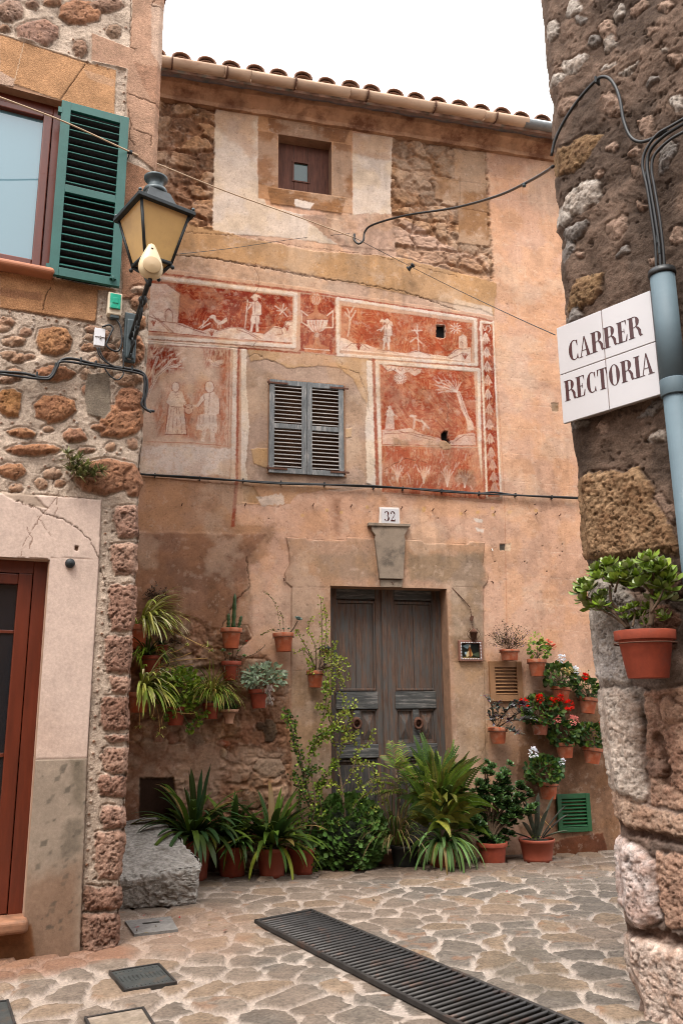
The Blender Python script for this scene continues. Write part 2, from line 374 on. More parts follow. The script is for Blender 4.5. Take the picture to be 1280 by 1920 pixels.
# exposed rubble, lower left
f1, f2, cid = worley(X*3.1+n2*1.0, Z*4.2+n1*1.2, 41); f1b, f2b, cidb = worley(X*9+n2*2, Z*11, 45)
def rubble(x0, pts, basec, lo, hi, amp, k=1., rag=.05, mort=None, cover=0.):
    W, m = S.mask(pts, .02, rag, .02); s = (1-cover*smooth(.38, .60, n2[W]*.6+n1[W]*.4))*smooth(.05, .30, (f2-f1)[W]+ .12*(n3[W]-.5)); s2 = smooth(.05, .25, (f2b-f1b)[W])
    cc = cid[W][..., None]; c = lo+(hi-lo)*cc; mo = mort if mort is not None else basec
    nn = n3[W]; c = mo*(1-s[..., None])+c*s[..., None]; c = c*(.62+.76*nn[..., None])*(.92+.16*s2[..., None])
    m = m*k; S.C[W] = S.C[W]*(1-m[..., None])+c*m[..., None]
    S.D[W] = S.D[W]*(1-m)+m*(x0+amp*(s*(.5+.8*cid[W])-.5)+(nn-.5)*.022+s2*.006+(n2[W]-.5)*.02)
rubble(.0, [(225, 1150), (300, 1140), (400, 1170), (430, 1190), (430, 1230), (500, 1230), (545, 1290), (548, 1420), (560, 1660), (225, 1680)], A(166, 122, 94), A(128, 84, 62), A(182, 142, 112), .03, .95, .045, A(158, 116, 90), cover=.9)
for (a, b, r1, r2, cA, cB) in [(298, 1375, 14, 17, (130, 62, 40), (150, 80, 55)), (325, 1383, 12, 12, (140, 72, 50), (150, 84, 60)), (506, 1370, 14, 22, (82, 66, 54), (110, 90, 72)), (488, 1362, 10, 8, (95, 74, 58), (120, 92, 72)),
                               (420, 1395, 13, 6, (150, 80, 54), (165, 95, 68)), (418, 1412, 7, 9, (170, 140, 112), (185, 156, 128)), (450, 1190, 22, 18, (120, 82, 60), (170, 140, 115)), (480, 1260, 30, 25, (150, 120, 98), (176, 146, 120)),
                               (365, 1390, 20, 14, (110, 78, 60), (140, 104, 82)), (275, 1395, 14, 10, (140, 110, 88), (170, 138, 112)), (505, 1440, 32, 18, (140, 105, 82), (172, 138, 112)), (470, 1500, 30, 18, (130, 96, 74), (160, 125, 100)), (525, 1330, 22, 26, (150, 108, 84), (172, 134, 108))]:
    S.stone([(a-r1, b), (a-r1*.6, b-r2), (a+r1*.6, b-r2*.9), (a+r1, b+r2*.2), (a+r1*.4, b+r2), (a-r1*.5, b+r2)], (A(*cA), A(*cB)), .012, .01, .01, .008)
S.fill([(262, 1460), (325, 1458), (330, 1500), (330, 1560), (262, 1560)], A(40, 28, 24), .006, .003, .003, disp=-.03)
S.fill([(235, 1395), (415, 1400), (415, 1462), (325, 1458), (262, 1462), (258, 1560), (235, 1560)], A(150, 108, 86), .02, .03, .01, k=.7, disp=.0)
# rough render, lower right
S.fill([(968, 1330), (1000, 1290), (1070, 1300), (1150, 1310), (1160, 1640), (975, 1640)], lambda x, z: A(158, 120, 94)*(.7+.6*fbm(x, z, 20, 4, 25))[..., None], .02, .05, .02, dk=.004)
S.fill([(1035, 1575), (1130, 1560), (1145, 1640), (1030, 1640)], lambda x, z: A(120, 74, 52)*(.7+.6*fbm(x, z, 16, 4, 26))[..., None], .01, .03, .01, dk=.01)
S.fill([(905, 1235), (975, 1320), (968, 1450), (950, 1560), (905, 1560)], A(186, 148, 120), .02, .02, .01, k=.7)
# attic storey: rubble, pale patches, ochre band, roughcast
rubble(-.02, [(270, 120), (412, 195), (406, 300), (398, 440), (270, 445)], A(172, 128, 100), A(120, 86, 66), A(182, 140, 108), .045, 1, .02, A(150, 108, 82))
rubble(-.02, [(730, 255), (912, 282), (925, 520), (880, 525), (728, 465)], A(172, 128, 100), A(130, 98, 76), A(190, 150, 118), .04, 1, .02, A(158, 116, 86))
S.fill([(850, 278), (908, 285), (916, 462), (860, 455), (858, 380), (815, 372), (818, 330), (852, 335)], lambda x, z: A(168, 128, 96)*(.85+.3*fbm(x, z, 9, 3, 27))[..., None], .006, .008, .006, disp=-.004)
for q in ([(830, 335), (912, 345)], [(828, 385), (914, 398)], [(862, 385), (862, 330)]): S.line(q, .006, CRACK, .5, -.01, .01)
for q in ([(404, 190), (484, 205), (482, 325), (500, 385), (562, 402), (660, 415), (662, 250), (736, 256), (732, 380), (742, 470), (650, 462), (540, 446), (440, 440), (398, 432)],):
    S.fill(q, lambda x, z: PALE*(.82+.3*fbm(x, z, 8, 4, 29))[..., None], .006, .012, .012, disp=.004)
S.fill([(402, 190), (480, 200), (475, 300), (405, 240)], A(200, 150, 112), .05, .1, .02, k=.5)
S.fill([(660, 250), (736, 256), (732, 300), (662, 290)], A(196, 148, 110), .03, .05, .02, k=.6)
S.fill([(560, 405), (740, 400), (860, 470), (915, 490), (925, 560), (830, 520), (740, 490), (640, 465)], lambda x, z: A(196, 160, 138)*(.65+.7*fbm(x, z, 22, 4, 33))[..., None], .01, .03, .02, dk=-.002)
S.fill([(740, 455), (905, 482), (918, 530), (840, 505), (745, 480)], lambda x, z: A(188, 150, 124)*(.55+.9*fbm(x, z, 18, 4, 34))[..., None], .01, .02, .02, dk=.012)
S.fill([(270, 405), (400, 430), (470, 448), (600, 472), (745, 482), (830, 505), (930, 530), (926, 600), (860, 575), (790, 560), (700, 545), (600, 520), (480, 497), (380, 482), (270, 478)], lambda x, z: OCHRE*(.82+.3*fbm(x, z, 5, 4, 36))[..., None], .008, .02, .012, disp=.006)
S.fill([(270, 478), (380, 482), (480, 497), (600, 520), (700, 540), (800, 560), (900, 580), (925, 592), (922, 606), (850, 592), (700, 572), (560, 545), (300, 512), (270, 508)], lambda x, z: A(206, 170, 146)*(.7+.6*fbm(x, z, 24, 4, 39))[..., None], .008, .008, .01, disp=.0)
S.line([(330, 478), (400, 484), (480, 500), (600, 522), (680, 533), (760, 548), (880, 590)], .006, CRACK, .85, -.01, .02)
S.line([(300, 432), (440, 442), (560, 462), (700, 478), (860, 520)], .004, A(120, 84, 60), .7, -.008, .02)
S.fill([(850, 560), (922, 578), (924, 602), (850, 588)], A(232, 212, 196), .01, .01, .015, k=.6)
# attic window blocks
S.fill([(484, 214), (660, 240), (660, 402), (484, 372)], A(196, 148, 112), .005, .004, .003, disp=.006)
S.fill([(502, 222), (655, 246), (645, 268), (520, 256), (505, 245)], A(150, 106, 78), .006, .006, .006, k=.9)
S.fill([(484, 246), (520, 252), (520, 350), (484, 345)], A(166, 122, 92), .004, .006, .004, disp=.01)
S.fill([(624, 268), (658, 273), (660, 372), (624, 366)], A(166, 122, 92), .004, .006, .004, disp=.01)
S.fill([(503, 352), (648, 372), (640, 402), (508, 382)], lambda x, z: A(158, 114, 80)*(.6+.8*fbm(x*.3, z*2, 20, 4, 43))[..., None], .004, .01, .008, disp=.012)
S.fill([(552, 374), (588, 382), (580, 394), (552, 388)], WHITE, .004, .01, .01)
S.line([(558, 234), (586, 238), (586, 247), (558, 243), (558, 234)], .007, A(186, 140, 106), .9, .003)
# mortar round the shuttered window
S.fill([(436, 645), (460, 652), (630, 668), (697, 675), (708, 912), (640, 922), (440, 905)], lambda x, z: MORT*(.84+.3*fbm(x, z, 30, 3, 47))[..., None], .006, .006, .006, disp=-.004)
S.fill([(460, 648), (520, 655), (690, 672), (694, 765), (680, 745), (660, 708), (636, 690), (600, 686), (540, 690), (500, 672), (470, 680)], A(205, 165, 125), .005, .02, .008, disp=.002, k=.9)
S.fill([(530, 655), (625, 668), (632, 690), (560, 683), (520, 680)], A(212, 170, 140), .01, .03, .02, k=.6)
S.fill([(470, 842), (503, 840), (503, 880), (476, 868)], A(206, 168, 128), .004, .01, .008, disp=.002)
S.fill([(640, 805), (660, 803), (658, 820), (643, 822)], A(206, 168, 128), .004, .008, .006, disp=.002)
S.fill([(452, 655), (462, 655), (461, 720), (468, 800), (460, 870), (466, 910), (448, 908), (446, 700)], WHITE, .003, .012, .012, disp=.004)
S.fill([(686, 676), (698, 678), (704, 912), (688, 905), (684, 800), (690, 745)], WHITE, .003, .01, .01, disp=.004)
S.line([(460, 672), (480, 664), (500, 675), (520, 678)], .004, CRACK, .7, -.006, .02)
S.line([(636, 688), (672, 700), (690, 745), (690, 770)], .004, CRACK, .7, -.006, .01)
S.fill([(440, 900), (640, 915), (560, 925), (545, 945), (510, 950), (440, 945)], A(206, 158, 118), .006, .02, .01, disp=.003, k=.8)
S.fill([(455, 910), (475, 912), (490, 935), (480, 945), (455, 942)], A(194, 152, 112), .004, .01, .008, disp=-.004)
S.fill([(480, 932), (530, 926), (535, 945), (490, 950)], WHITE, .006, .02, .02, k=.7)
S.fill([(705, 912), (790, 920), (860, 928), (940, 934), (940, 945), (860, 938), (720, 925)], A(150, 90, 64), .006, .006, .008, k=.5, disp=-.003)
# stains and drips of the orange render
for (a, b, h, k) in [(632, 935, 70, .5), (625, 945, 50, .3), (720, 930, 60, .2), (880, 1060, 40, .2), (540, 1090, 45, .25)]:
    S.fill([(a-8, b), (a+8, b), (a+5, b+h), (a-5, b+h)], A(140, 92, 66), .03, .03, .01, k=k)
for a, b in ((895, 975), (898, 993)): S.fill([(a-8, b-5), (a+9, b), (a+8, b+6), (a-4, b+3)], WHITE, .004, .01, .01)
for i in range(46):
    a = rnd(500, 1060); b = rnd(940, 1240)
    if i < 12: a, b = rnd(480, 1050), rnd(950, 968); S.fill([(a-3, b-3), (a+3, b-3), (a+3, b+3), (a-3, b+3)], A(225, 180, 120), .006, .006, .006, k=.7)
    else: S.fill([(a-1.2, b-1), (a+1.2, b-1), (a+1.2, b+1), (a-1.2, b+1)], A(60, 38, 28), .003, .003, .003, disp=-.008)
S.fill([(936, 1020), (946, 1020), (946, 1032), (936, 1032)], A(90, 84, 78), .004, .004, .003, disp=-.01); S.fill([(946, 1020), (958, 1018), (956, 1034), (946, 1032)], A(228, 200, 176), .005, .006, .006)
S.fill([(1032, 755), (1046, 755), (1046, 772), (1034, 772)], A(140, 110, 84), .008, .008, .006, disp=-.006)
for i in range(26): # fine cracks
    a, b = rnd(300, 1060), rnd(880, 1240); q = [(a, b)]
    for k in range(5): a += rnd(-9, 9); b += rnd(0, 14); q.append((a, b))
    S.line(q, .0022, A(120, 80, 60), .45, -.003, .01)

# ---------------------------------------------------------------- the painted panels (sgraffito)
def z1(*p): return [(270+.289*a, 490+.289*b) for a, b in p]
def z2(*p): return [(620+.2656*a, 540+.2656*b) for a, b in p]
def hatch(W, seed, ang=.6, sc_=1.):                    # overlapping brush strokes: streaks in a few fixed directions, taken turn about
    x, z = S.X[W], S.Z[W]; best = None; h = np.zeros(x.shape)
    dirs = (.15, 1.35, -.75, 2.2) if ang > .5 else (1.5, 1.3, 1.75, 1.45)
    for i, th in enumerate(dirs):
        wgt = fbm(x+i*7.7, z-i*3.1, 5.5, 3, seed+i*4); u = x*math.cos(th)+z*math.sin(th)+.02*vn(x*20, z*20, 4); v = -x*math.sin(th)+z*math.cos(th)+.03*vn(x*9, z*9, 5)
        q = fbm(u*.16, v, 75*sc_, 3, seed+i*3, .65)
        if best is None: best = wgt; h = q
        else: m = smooth(-.03, .03, wgt-best); h = h*(1-m)+q*m; best = np.maximum(best, wgt)
    g = fbm(x, z, 7, 4, seed+5); return smooth(.28, .62, h*.62+g*.38)
def ground_panel(q, dark, light, seed, k=1., ang=.6, rg=1, fade=None):
    W, m = S.mask(q, .004, .004, .004); h = hatch(W, seed, ang)[..., None]
    c = np.array(light)*(1-h)+np.array(dark)*h; m = m*k
    S.C[W] = S.C[W]*(1-m[..., None])+c*m[..., None]; S.D[W] = S.D[W]*(1-m)+m*(.002-h[..., 0]*.0015)
def region(q, r):
    W, m = S.mask(q, .001); S.Rg[W] = np.where(m > .5, r, S.Rg[W])
LT = A(242, 216, 198); DR = A(146, 48, 28); MD = A(196, 112, 76); OR = A(208, 140, 100)
for q, r in (([(270, 500), (562, 538), (562, 660), (270, 640)], 1), ([(562, 538), (630, 549), (630, 668), (562, 660)], 2), ([(630, 549), (896, 588), (898, 690), (630, 668)], 3),
             ([(697, 672), (896, 690), (908, 936), (705, 922)], 4), ([(896, 588), (924, 594), (942, 938), (908, 936)], 5), ([(262, 640), (452, 655), (452, 910), (262, 893)], 6)):
    region(q, r); S.fill(q, lambda x, z: A(214, 172, 146)*(.86+.26*fbm(x, z, 9, 4, 51))[..., None], .004, .004, .006, disp=.003)
# red guide lines outside the frames
for q, wd in (([(285, 511), (562, 546), (630, 556), (898, 596), (922, 603)], .014), ([(562, 657), (630, 664), (896, 688)], .014), ([(449, 652), (562, 662)], .012), ([(700, 674), (703, 780), (708, 912)], .022), ([(446, 655), (443, 905), (437, 985)], .021), ([(897, 600), (899, 690), (908, 932)], .02)):
    S.line(q, wd, RED, .8, 0, .01, .3)
for q, wd in (([(285, 519), (555, 552), (551, 650), (270, 632)], .022), ([(270, 641), (441, 653), (437, 900)], .026), ([(632, 560), (890, 599), (892, 684), (634, 665), (632, 560)], .020), ([(900, 930), (897, 694), (706, 679), (714, 915)], .022), ([(924, 604), (926, 690), (938, 932)], .014), ([(900, 604), (903, 690), (912, 932)], .012), ([(900, 603), (922, 606)], .012)):
    S.line(q, wd, WHITE, .92, .002, .008, .25)
S.line([(285, 626), (430, 636)], .006, RED, .5); S.line([(285, 636.5), (449, 647), (551, 655)], .007, A(150, 100, 80), .8, 0, .01)
# hunter panel
ground_panel([(275, 524), (549, 557), (546, 645), (275, 622)], DR, MD, 61, 1, .8)
def white(q, k=.95, c=LT):                              # a scraped light shape: worn through in places and crossed by brush streaks
    W, m = S.mask(q, .004, .003, .006)
    if S.X[W].size == 0: return
    x, z = S.X[W], S.Z[W]; wear = smooth(.34, .56, fbm(x, z, 11, 4, 701, .6)); st = fbm(x*3+z, z*.7-x, 42, 2, 703); m = m*k*(.74+.26*wear)*(.86+.24*st)
    m = np.clip(m, 0, 1); S.C[W] = S.C[W]*(1-m[..., None])+np.array(c)*m[..., None]; S.D[W] += .001*m
def ink(q, wd=.0052, c=A(132, 52, 34), k=.75): S.line(q, wd, c, k, 0, .004)
def ell(cx, cy, a, b, n=14, t0=0, t1=2*math.pi): return [(cx+a*math.cos(t0+(t1-t0)*i/n), cy+b*math.sin(t0+(t1-t0)*i/n)) for i in range(n+1)]
tower = z1((20, 140), (150, 150), (235, 210), (222, 400), (20, 380)); white(tower)
ink(z1((150, 150), (235, 210), (222, 400)), .006); ink(z1((142, 395), (138, 330), (160, 305), (185, 330), (187, 397)), .005)
for k in range(16): a, b = rnd(50, 210), rnd(180, 380); ink(z1((a, b), (a+rnd(8, 20), b+rnd(-4, 4))), .003, k=.5)
white(z1((20, 340), (50, 350), (100, 385), (250, 405), (330, 440), (380, 452), (430, 432), (480, 450), (530, 432), (560, 425), (640, 430), (700, 462), (780, 472), (840, 420), (900, 432), (920, 388), (960, 384), (968, 392), (965, 528), (600, 505), (20, 448)))
for q in (((20, 350), (110, 390), (200, 400), (330, 445), (400, 470)), ((470, 455), (560, 430), (640, 435), (700, 470), (760, 500)), ((780, 472), (840, 425), (890, 435), (900, 470), (850, 480)), ((900, 430), (930, 388), (962, 392)), ((60, 350), (160, 450)), ((90, 370), (190, 460)), ((600, 440), (680, 470), (740, 505))): ink(z1(*q), .006)
for cx, cy in ((65, 400), (440, 465), (930, 430)):
    for a in (-.9, -.4, .1, .6): ink(z1((cx, cy+18), (cx+22*math.sin(a), cy-16*math.cos(a))), .006, RED, .9)
white(z1((425, 358), (440, 345), (462, 352), (470, 375), (500, 388), (535, 362), (543, 380), (520, 402), (485, 412), (460, 390), (445, 368), (428, 368)))
ink(z1((480, 410), (480, 432)), .005, LT); ink(z1((497, 408), (500, 430)), .005, LT); ink(z1((465, 375), (490, 392), (530, 375)), .003)
for q in (((360, 430), (410, 385), (420, 370)), ((380, 425), (390, 385)), ((370, 435), (430, 400)), ((850, 290), (905, 330), (930, 360)), ((905, 275), (895, 330)), ((880, 345), (925, 300)), ((860, 320), (900, 325))): ink(z1(*q), .007, LT, .75)
def person(zf, cx, top, h, lean=0, skirt=False, k=.95, out_=True):
    s = h/100.; P = lambda *p: zf(*[(cx+a*s, top+b*s) for a, b in p])
    if skirt:
        white(P((-9, 22), (9, 22), (14, 42), (17, 70), (20, 98), (-20, 98), (-16, 70), (-12, 42)), k); white(P((-10, 18), (0, 14), (11, 18), (20, 40), (10, 48), (-9, 46), (-18, 38)), k)
        if out_:
            for a in (-12, -5, 2, 9): ink(P((a*.6, 48), (a, 70), (a*1.3, 96)), .0035, k=.6)
            ink(P((-9, 46), (10, 47)), .004); ink(P((-20, 98), (20, 98)), .005); ink(P((-14, 42), (-20, 98)), .004); ink(P((15, 42), (21, 98)), .005)
    else:
        white(P((-10, 20), (6, 17), (16, 28), (16, 52), (9, 56), (-8, 54), (-8, 30), (-18, 42), (-21, 38)), k)
        white(P((-9, 52), (10, 54), (12, 72), (8, 78), (9, 98), (2, 98), (1, 76), (-4, 76), (-8, 98), (-14, 97), (-10, 74), (-13, 66)), k)
        if out_: ink(P((0, 20), (-2, 54)), .0035); ink(P((-9, 54), (11, 55)), .004); ink(P((16, 28), (17, 54)), .005); ink(P((1, 60), (0, 78)), .004); ink(P((-10, 20), (-8, 30), (-18, 42)), .004)
    white(P(*ell(0, 9, 7, 9)), k)
    if out_: ink(P(*ell(0, 9, 7.5, 9.5)), .0035)
person(z1, 722, 215, 248); white(z1((690, 232), (712, 212), (745, 215), (762, 240), (738, 232), (700, 240)))
ink(z1((672, 252), (656, 432)), .007, LT, .9); ink(z1((676, 262), (700, 270)), .007, LT); ink(z1((680, 255), (658, 430)), .003)
# urn panel
ground_panel([(563, 550), (628, 559), (629, 664), (563, 656)], DR, MD, 66, 1, .3)
white(z1(*ell(1115, 245, 42, 38)), .8, OR); 
for a in (-26, -10, 8, 26): ink(z1((1115+a*.5, 212), (1115+a, 245), (1115+a*.6, 280)), .004, LT, .8)
white(z1((1108, 280), (1124, 280), (1130, 330), (1180, 352), (1195, 375), (1050, 375), (1060, 352), (1100, 330)), .8, OR)
white(z1((1055, 380), (1192, 380), (1185, 420), (1160, 452), (1125, 465), (1090, 455), (1062, 425)), .9)
for a in (-50, -28, -6, 16, 40): ink(z1((1122+a, 385), (1122+a*.7, 430), (1122+a*.2, 462)), .005, MD, .9)
ink(z1((1060, 352), (1020, 320), (1022, 395), (1062, 420)), .008, LT, .85); ink(z1((1188, 352), (1225, 320), (1225, 430), (1180, 430)), .008, LT, .85)
white(z1(*ell(1122, 478, 13, 15)), .9); ink(z1(*ell(1122, 478, 7, 8)), .004)
white(z1((1113, 492), (1131, 492), (1148, 540), (1200, 556), (1205, 600), (1038, 590), (1042, 550), (1098, 538)), .75, OR); ink(z1((1040, 565), (1202, 578)), .006, LT, .9)
# walker panel
ground_panel([(639, 573), (884, 606), (883, 677), (639, 655)], A(176, 84, 54), A(208, 138, 100), 71, 1, .8)
white(z2((66, 350), (110, 360), (160, 388), (250, 398), (330, 430), (420, 445), (520, 462), (600, 442), (700, 468), (820, 482), (880, 432), (985, 420), (985, 522), (66, 440)), .9)
for q in (((110, 420), (150, 390), (220, 395), (270, 430)), ((330, 435), (430, 448)), ((540, 460), (620, 445), (700, 475)), ((820, 482), (890, 435), (975, 430)), ((840, 500), (930, 460))): ink(z2(*q), .005)
for cx, cy in ((195, 415), (945, 482)):
    for a in (-.9, -.45, 0, .45, .9): ink(z2((cx, cy+20), (cx+24*math.sin(a), cy-20*math.cos(a))), .006, RED, .9)
person(z2, 395, 215, 225); white(z2((342, 235), (360, 215), (392, 235), (375, 245)), .9); white(z2((392, 215), (430, 240), (440, 270), (412, 262)), .7); ink(z2((350, 290), (325, 300)), .006, LT)
for q in (((120, 340), (135, 250), (130, 180), (115, 145)), ((133, 230), (160, 190), (175, 160)), ((130, 210), (100, 170)), ((140, 170), (165, 130)), ((590, 290), (612, 330), (620, 440)), ((575, 300), (640, 300)), ((610, 260), (608, 320)), ((560, 380), (600, 350), (640, 390))): ink(z2(*q), .009, LT, .65)
for i in range(10): a = i*math.pi/5; ink(z2((880+12*math.cos(a), 285+12*math.sin(a)), (880+40*math.cos(a), 285+38*math.sin(a))), .006, LT, .75)
white(z2((902, 345), (930, 325), (958, 345), (962, 430), (900, 422)), .85); ink(z2((915, 405), (913, 385), (922, 378), (930, 388), (929, 408)), .005)
S.fill(z2((744, 262), (800, 264), (806, 300), (804, 345), (790, 352), (745, 345)), A(38, 36, 36), .003, .004, .003, disp=-.04)
S.line(z2((744, 258), (802, 260), (810, 300), (806, 350), (770, 362), (742, 350)), .005, WHITE, .6)
# tree panel
ground_panel([(712, 683), (888, 698), (894, 838), (715, 834)], A(172, 76, 48), A(206, 134, 98), 76, 1, 1.)
ground_panel([(715, 836), (895, 840), (908, 936), (716, 922)], A(176, 86, 58), A(204, 140, 106), 79, .95, .5)
white(z2((360, 538), (400, 548), (640, 572), (630, 600), (590, 622), (540, 590), (500, 615), (440, 580), (400, 592)), .85)
for cx in (400, 440, 490, 540, 590): ink(z2(*ell(cx, 568, 16, 14, 8, 0, 4)), .005)
for i in range(20): a = i*math.pi/10; ink(z2((490+14*math.cos(a), 635+14*math.sin(a)), (490+44*math.cos(a), 635+42*math.sin(a))), .005, LT, .9)
white(z2(*ell(490, 635, 13, 13)), .9); ink(z2(*ell(490, 635, 15, 15)), .004)
white(z2((882, 730), (908, 728), (930, 790), (970, 900), (1005, 960), (1005, 1000), (965, 1005), (950, 920), (915, 850)), .75)
ink(z2((905, 740), (940, 850), (975, 930)), .004)
for (a, b) in ((720, 640), (745, 615), (790, 610), (730, 680), (770, 660), (735, 720), (780, 700), (820, 640), (850, 620), (870, 600), (905, 625), (915, 660), (830, 690), (750, 745), (800, 735), (845, 720), (880, 650), (930, 640), (760, 700)):
    t = (890, 735); m_ = (a+(t[0]-a)*.42, b+(t[1]-b)*.42-8); white(z2((a, b), (a+(m_[0]-a)*.5+2, m_[1]-9), m_, (a+(m_[0]-a)*.5, m_[1]+7)), .55); ink(z2(m_, t), .005, LT, .5)
person(z2, 415, 828, 175, skirt=True, k=.75, out_=False); ink(z2((430, 880), (465, 905)), .006, LT, .7); ink(z2((395, 880), (378, 930)), .005, DR, .7)
for q in (((570, 900), (590, 920), (585, 990)), ((600, 930), (640, 940), (690, 990)), ((640, 935), (660, 960), (650, 1000)), ((560, 905), (600, 905))): ink(z2(*q), .014, LT, .55)
white(z2((362, 1000), (440, 1005), (560, 990), (640, 1030), (770, 1062), (780, 1080), (860, 1075), (900, 1040), (1000, 1020), (1016, 1030), (1020, 1112), (362, 1105)), .65)
for q in (((380, 1030), (560, 1020), (740, 1060)), ((480, 1010), (620, 1050), (720, 1075)), ((880, 1080), (940, 1040), (1010, 1040)), ((365, 1104), (620, 1112), (1016, 1110))): ink(z2(*q), .004)
S.fill(z2((430, 1060), (560, 1070), (560, 1110), (430, 1130)), A(140, 110, 84), .03, .05, .02, k=.6); S.fill(z2((690, 1080), (800, 1100), (780, 1140), (690, 1120)), A(150, 118, 90), .03, .04, .02, k=.5)
for i in range(26):
    a, b = rnd(380, 1000), rnd(1190, 1420); ink(z2((a, b), (a+rnd(-25, 25), b-rnd(20, 60))), .008, LT, .35)
for i in range(40):
    a, b = rnd(380, 1000), rnd(1180, 1440); ink(z2((a, b), (a+rnd(-25, 25), b-rnd(10, 50))), .006, A(150, 70, 44), .4)
for (a, b) in ((470, 1300), (655, 1310), (820, 1330), (945, 1340)):
    for t in (-.8, -.4, 0, .4, .8): ink(z2((a, b+70), (a+50*math.sin(t)*.5, b), (a+60*math.sin(t), b-50*math.cos(t))), .007, LT, .5)
S.fill(z2((900, 1280), (1000, 1300), (1000, 1400), (880, 1380)), A(110, 84, 66), .04, .06, .02, k=.6)
S.fill(z2((778, 1030), (800, 1008), (822, 1012), (826, 1060), (842, 1100), (808, 1075), (785, 1072)), A(48, 40, 38), .004, .006, .004, disp=-.04)
S.fill(z2((770, 1080), (810, 1078), (850, 1104), (840, 1135), (790, 1140), (765, 1110)), A(196, 156, 122), .005, .01, .006, disp=.006)
# bellflower border
ground_panel([(904, 607), (922, 609), (936, 932), (914, 931)], DR, MD, 82, 1, .2)
for i, (a, b) in enumerate(((1090, 350), (1095, 452), (1100, 552), (1105, 648), (1106, 748), (1115, 852), (1118, 960), (1122, 1062), (1130, 1160), (1140, 1245), (1146, 1330), (1150, 1405))):
    k = .92-.045*i
    white(z2((a, b-38), (a+14, b-20), (a+26, b+12), (a+34, b+30), (a+18, b+22), (a+12, b+44), (a+3, b+26), (a-6, b+44), (a-12, b+22), (a-30, b+30), (a-22, b+8), (a-12, b-22)), k)
    ink(z2((a, b-20), (a+1, b+24)), .004, k=k*.8); ink(z2((a-8, b-10), (a-12, b+18)), .003, k=k*.7); ink(z2((a+9, b-10), (a+14, b+18)), .003, k=k*.7)
for s_ in (-1, 1): ink(z2(*[(1085+s_*p, q) for p, q in ((4, 300), (14, 270), (32, 265), (40, 290), (28, 310))]), .005, LT, .9)
# couple panel
S.fill([(262, 645), (436, 657), (430, 838), (262, 835)], lambda x, z: A(230, 196, 172)*(.84+.3*fbm(x*1.6, z*.7, 8, 4, 87))[..., None], .004, disp=.003)
def shade(q, seed, k, c=REDM, f=.05):
    W, m = S.mask(q, f, .03, .01); h = hatch(W, seed, .2)*k*m; S.C[W] = S.C[W]*(1-h[..., None])+c*h[..., None]
shade(z1((150, 800), (270, 790), (300, 1130), (110, 1130)), 188, .55); shade(z1((330, 790), (500, 790), (540, 1160), (330, 1160)), 189, .55); shade(z1((490, 700), (555, 560), (545, 1190), (470, 1180), (500, 950)), 88, .9, REDM); shade(z1((120, 850), (150, 1100), (90, 1130), (60, 1000)), 89, .8); shade(z1((245, 850), (300, 900), (340, 1150), (250, 1130)), 90, .8)
shade(z1((20, 540), (210, 560), (250, 700), (120, 740), (20, 850)), 92, 1., RED); shade(z1((380, 560), (555, 575), (540, 690), (400, 680)), 93, .9, RED); shade(z1((330, 850), (400, 800), (390, 1000), (330, 1050)), 94, .6)
ink(z1((150, 548), (556, 568), (545, 1200)), .006, RED, .6); ink(z1((20, 1170), (320, 1180), (545, 1200)), .004, REDM, .8)
person(z1, 207, 785, 345, skirt=True); person(z1, 425, 780, 400)
white(z1((350, 1000), (400, 985), (468, 990), (476, 1060), (470, 1112), (425, 1108), (408, 1060), (385, 1102), (340, 1092)), .9); 
for a in (360, 385, 425, 450): ink(z1((a, 1000), (a+2, 1100)), .003, k=.5)
ink(z1((245, 900), (272, 935)), .012, LT); ink(z1((345, 940), (320, 935)), .012, LT); white(z1(*ell(290, 960, 30, 32)), .7); ink(z1(*ell(290, 965, 28, 28)), .003); ink(z1(*ell(290, 940, 24, 14)), .003)
for i in range(22): ink(z1((rnd(180, 240), rnd(840, 900)), (rnd(180, 240), rnd(840, 900))), .0015, k=.3)
white(z1((412, 640), (430, 632), (450, 655), (480, 640), (512, 640), (510, 665), (480, 685), (450, 680), (428, 655)), .9); ink(z1((440, 660), (480, 680), (510, 665)), .003)
for (a, b, t) in [(40, 740, -.9), (75, 700, -.5), (110, 660, -.2), (60, 640, -.9), (95, 600, -.6), (150, 590, -.3), (175, 640, .2), (215, 660, .1), (180, 690, .3), (225, 690, .5), (120, 560, -.9), (60, 580, -1.2), (150, 620, -.1), (200, 620, -.3), (235, 645, .0), (150, 700, .6)]:
    e = (a+46*math.cos(t), b-46*math.sin(-t)-20); white(z1((a, b), ((a+e[0])/2-4, (b+e[1])/2-7), e, ((a+e[0])/2+4, (b+e[1])/2+7)), .85)
for q in (((20, 880), (90, 740), (180, 640)), ((90, 740), (150, 690), (230, 670)), ((60, 790), (60, 700), (90, 620))): ink(z1(*q), .014, LT, .9); ink(z1(*q), .003)
W, m = S.mask([(262, 833), (434, 840), (432, 893), (262, 890)], .02, .03, .02); c_ = A(246, 226, 212)*(.82+.3*fbm(S.X[W], S.Z[W], 7, 4, 96))[..., None]; S.C[W] = S.C[W]*(1-m[..., None]*.9)+c_*m[..., None]*.9
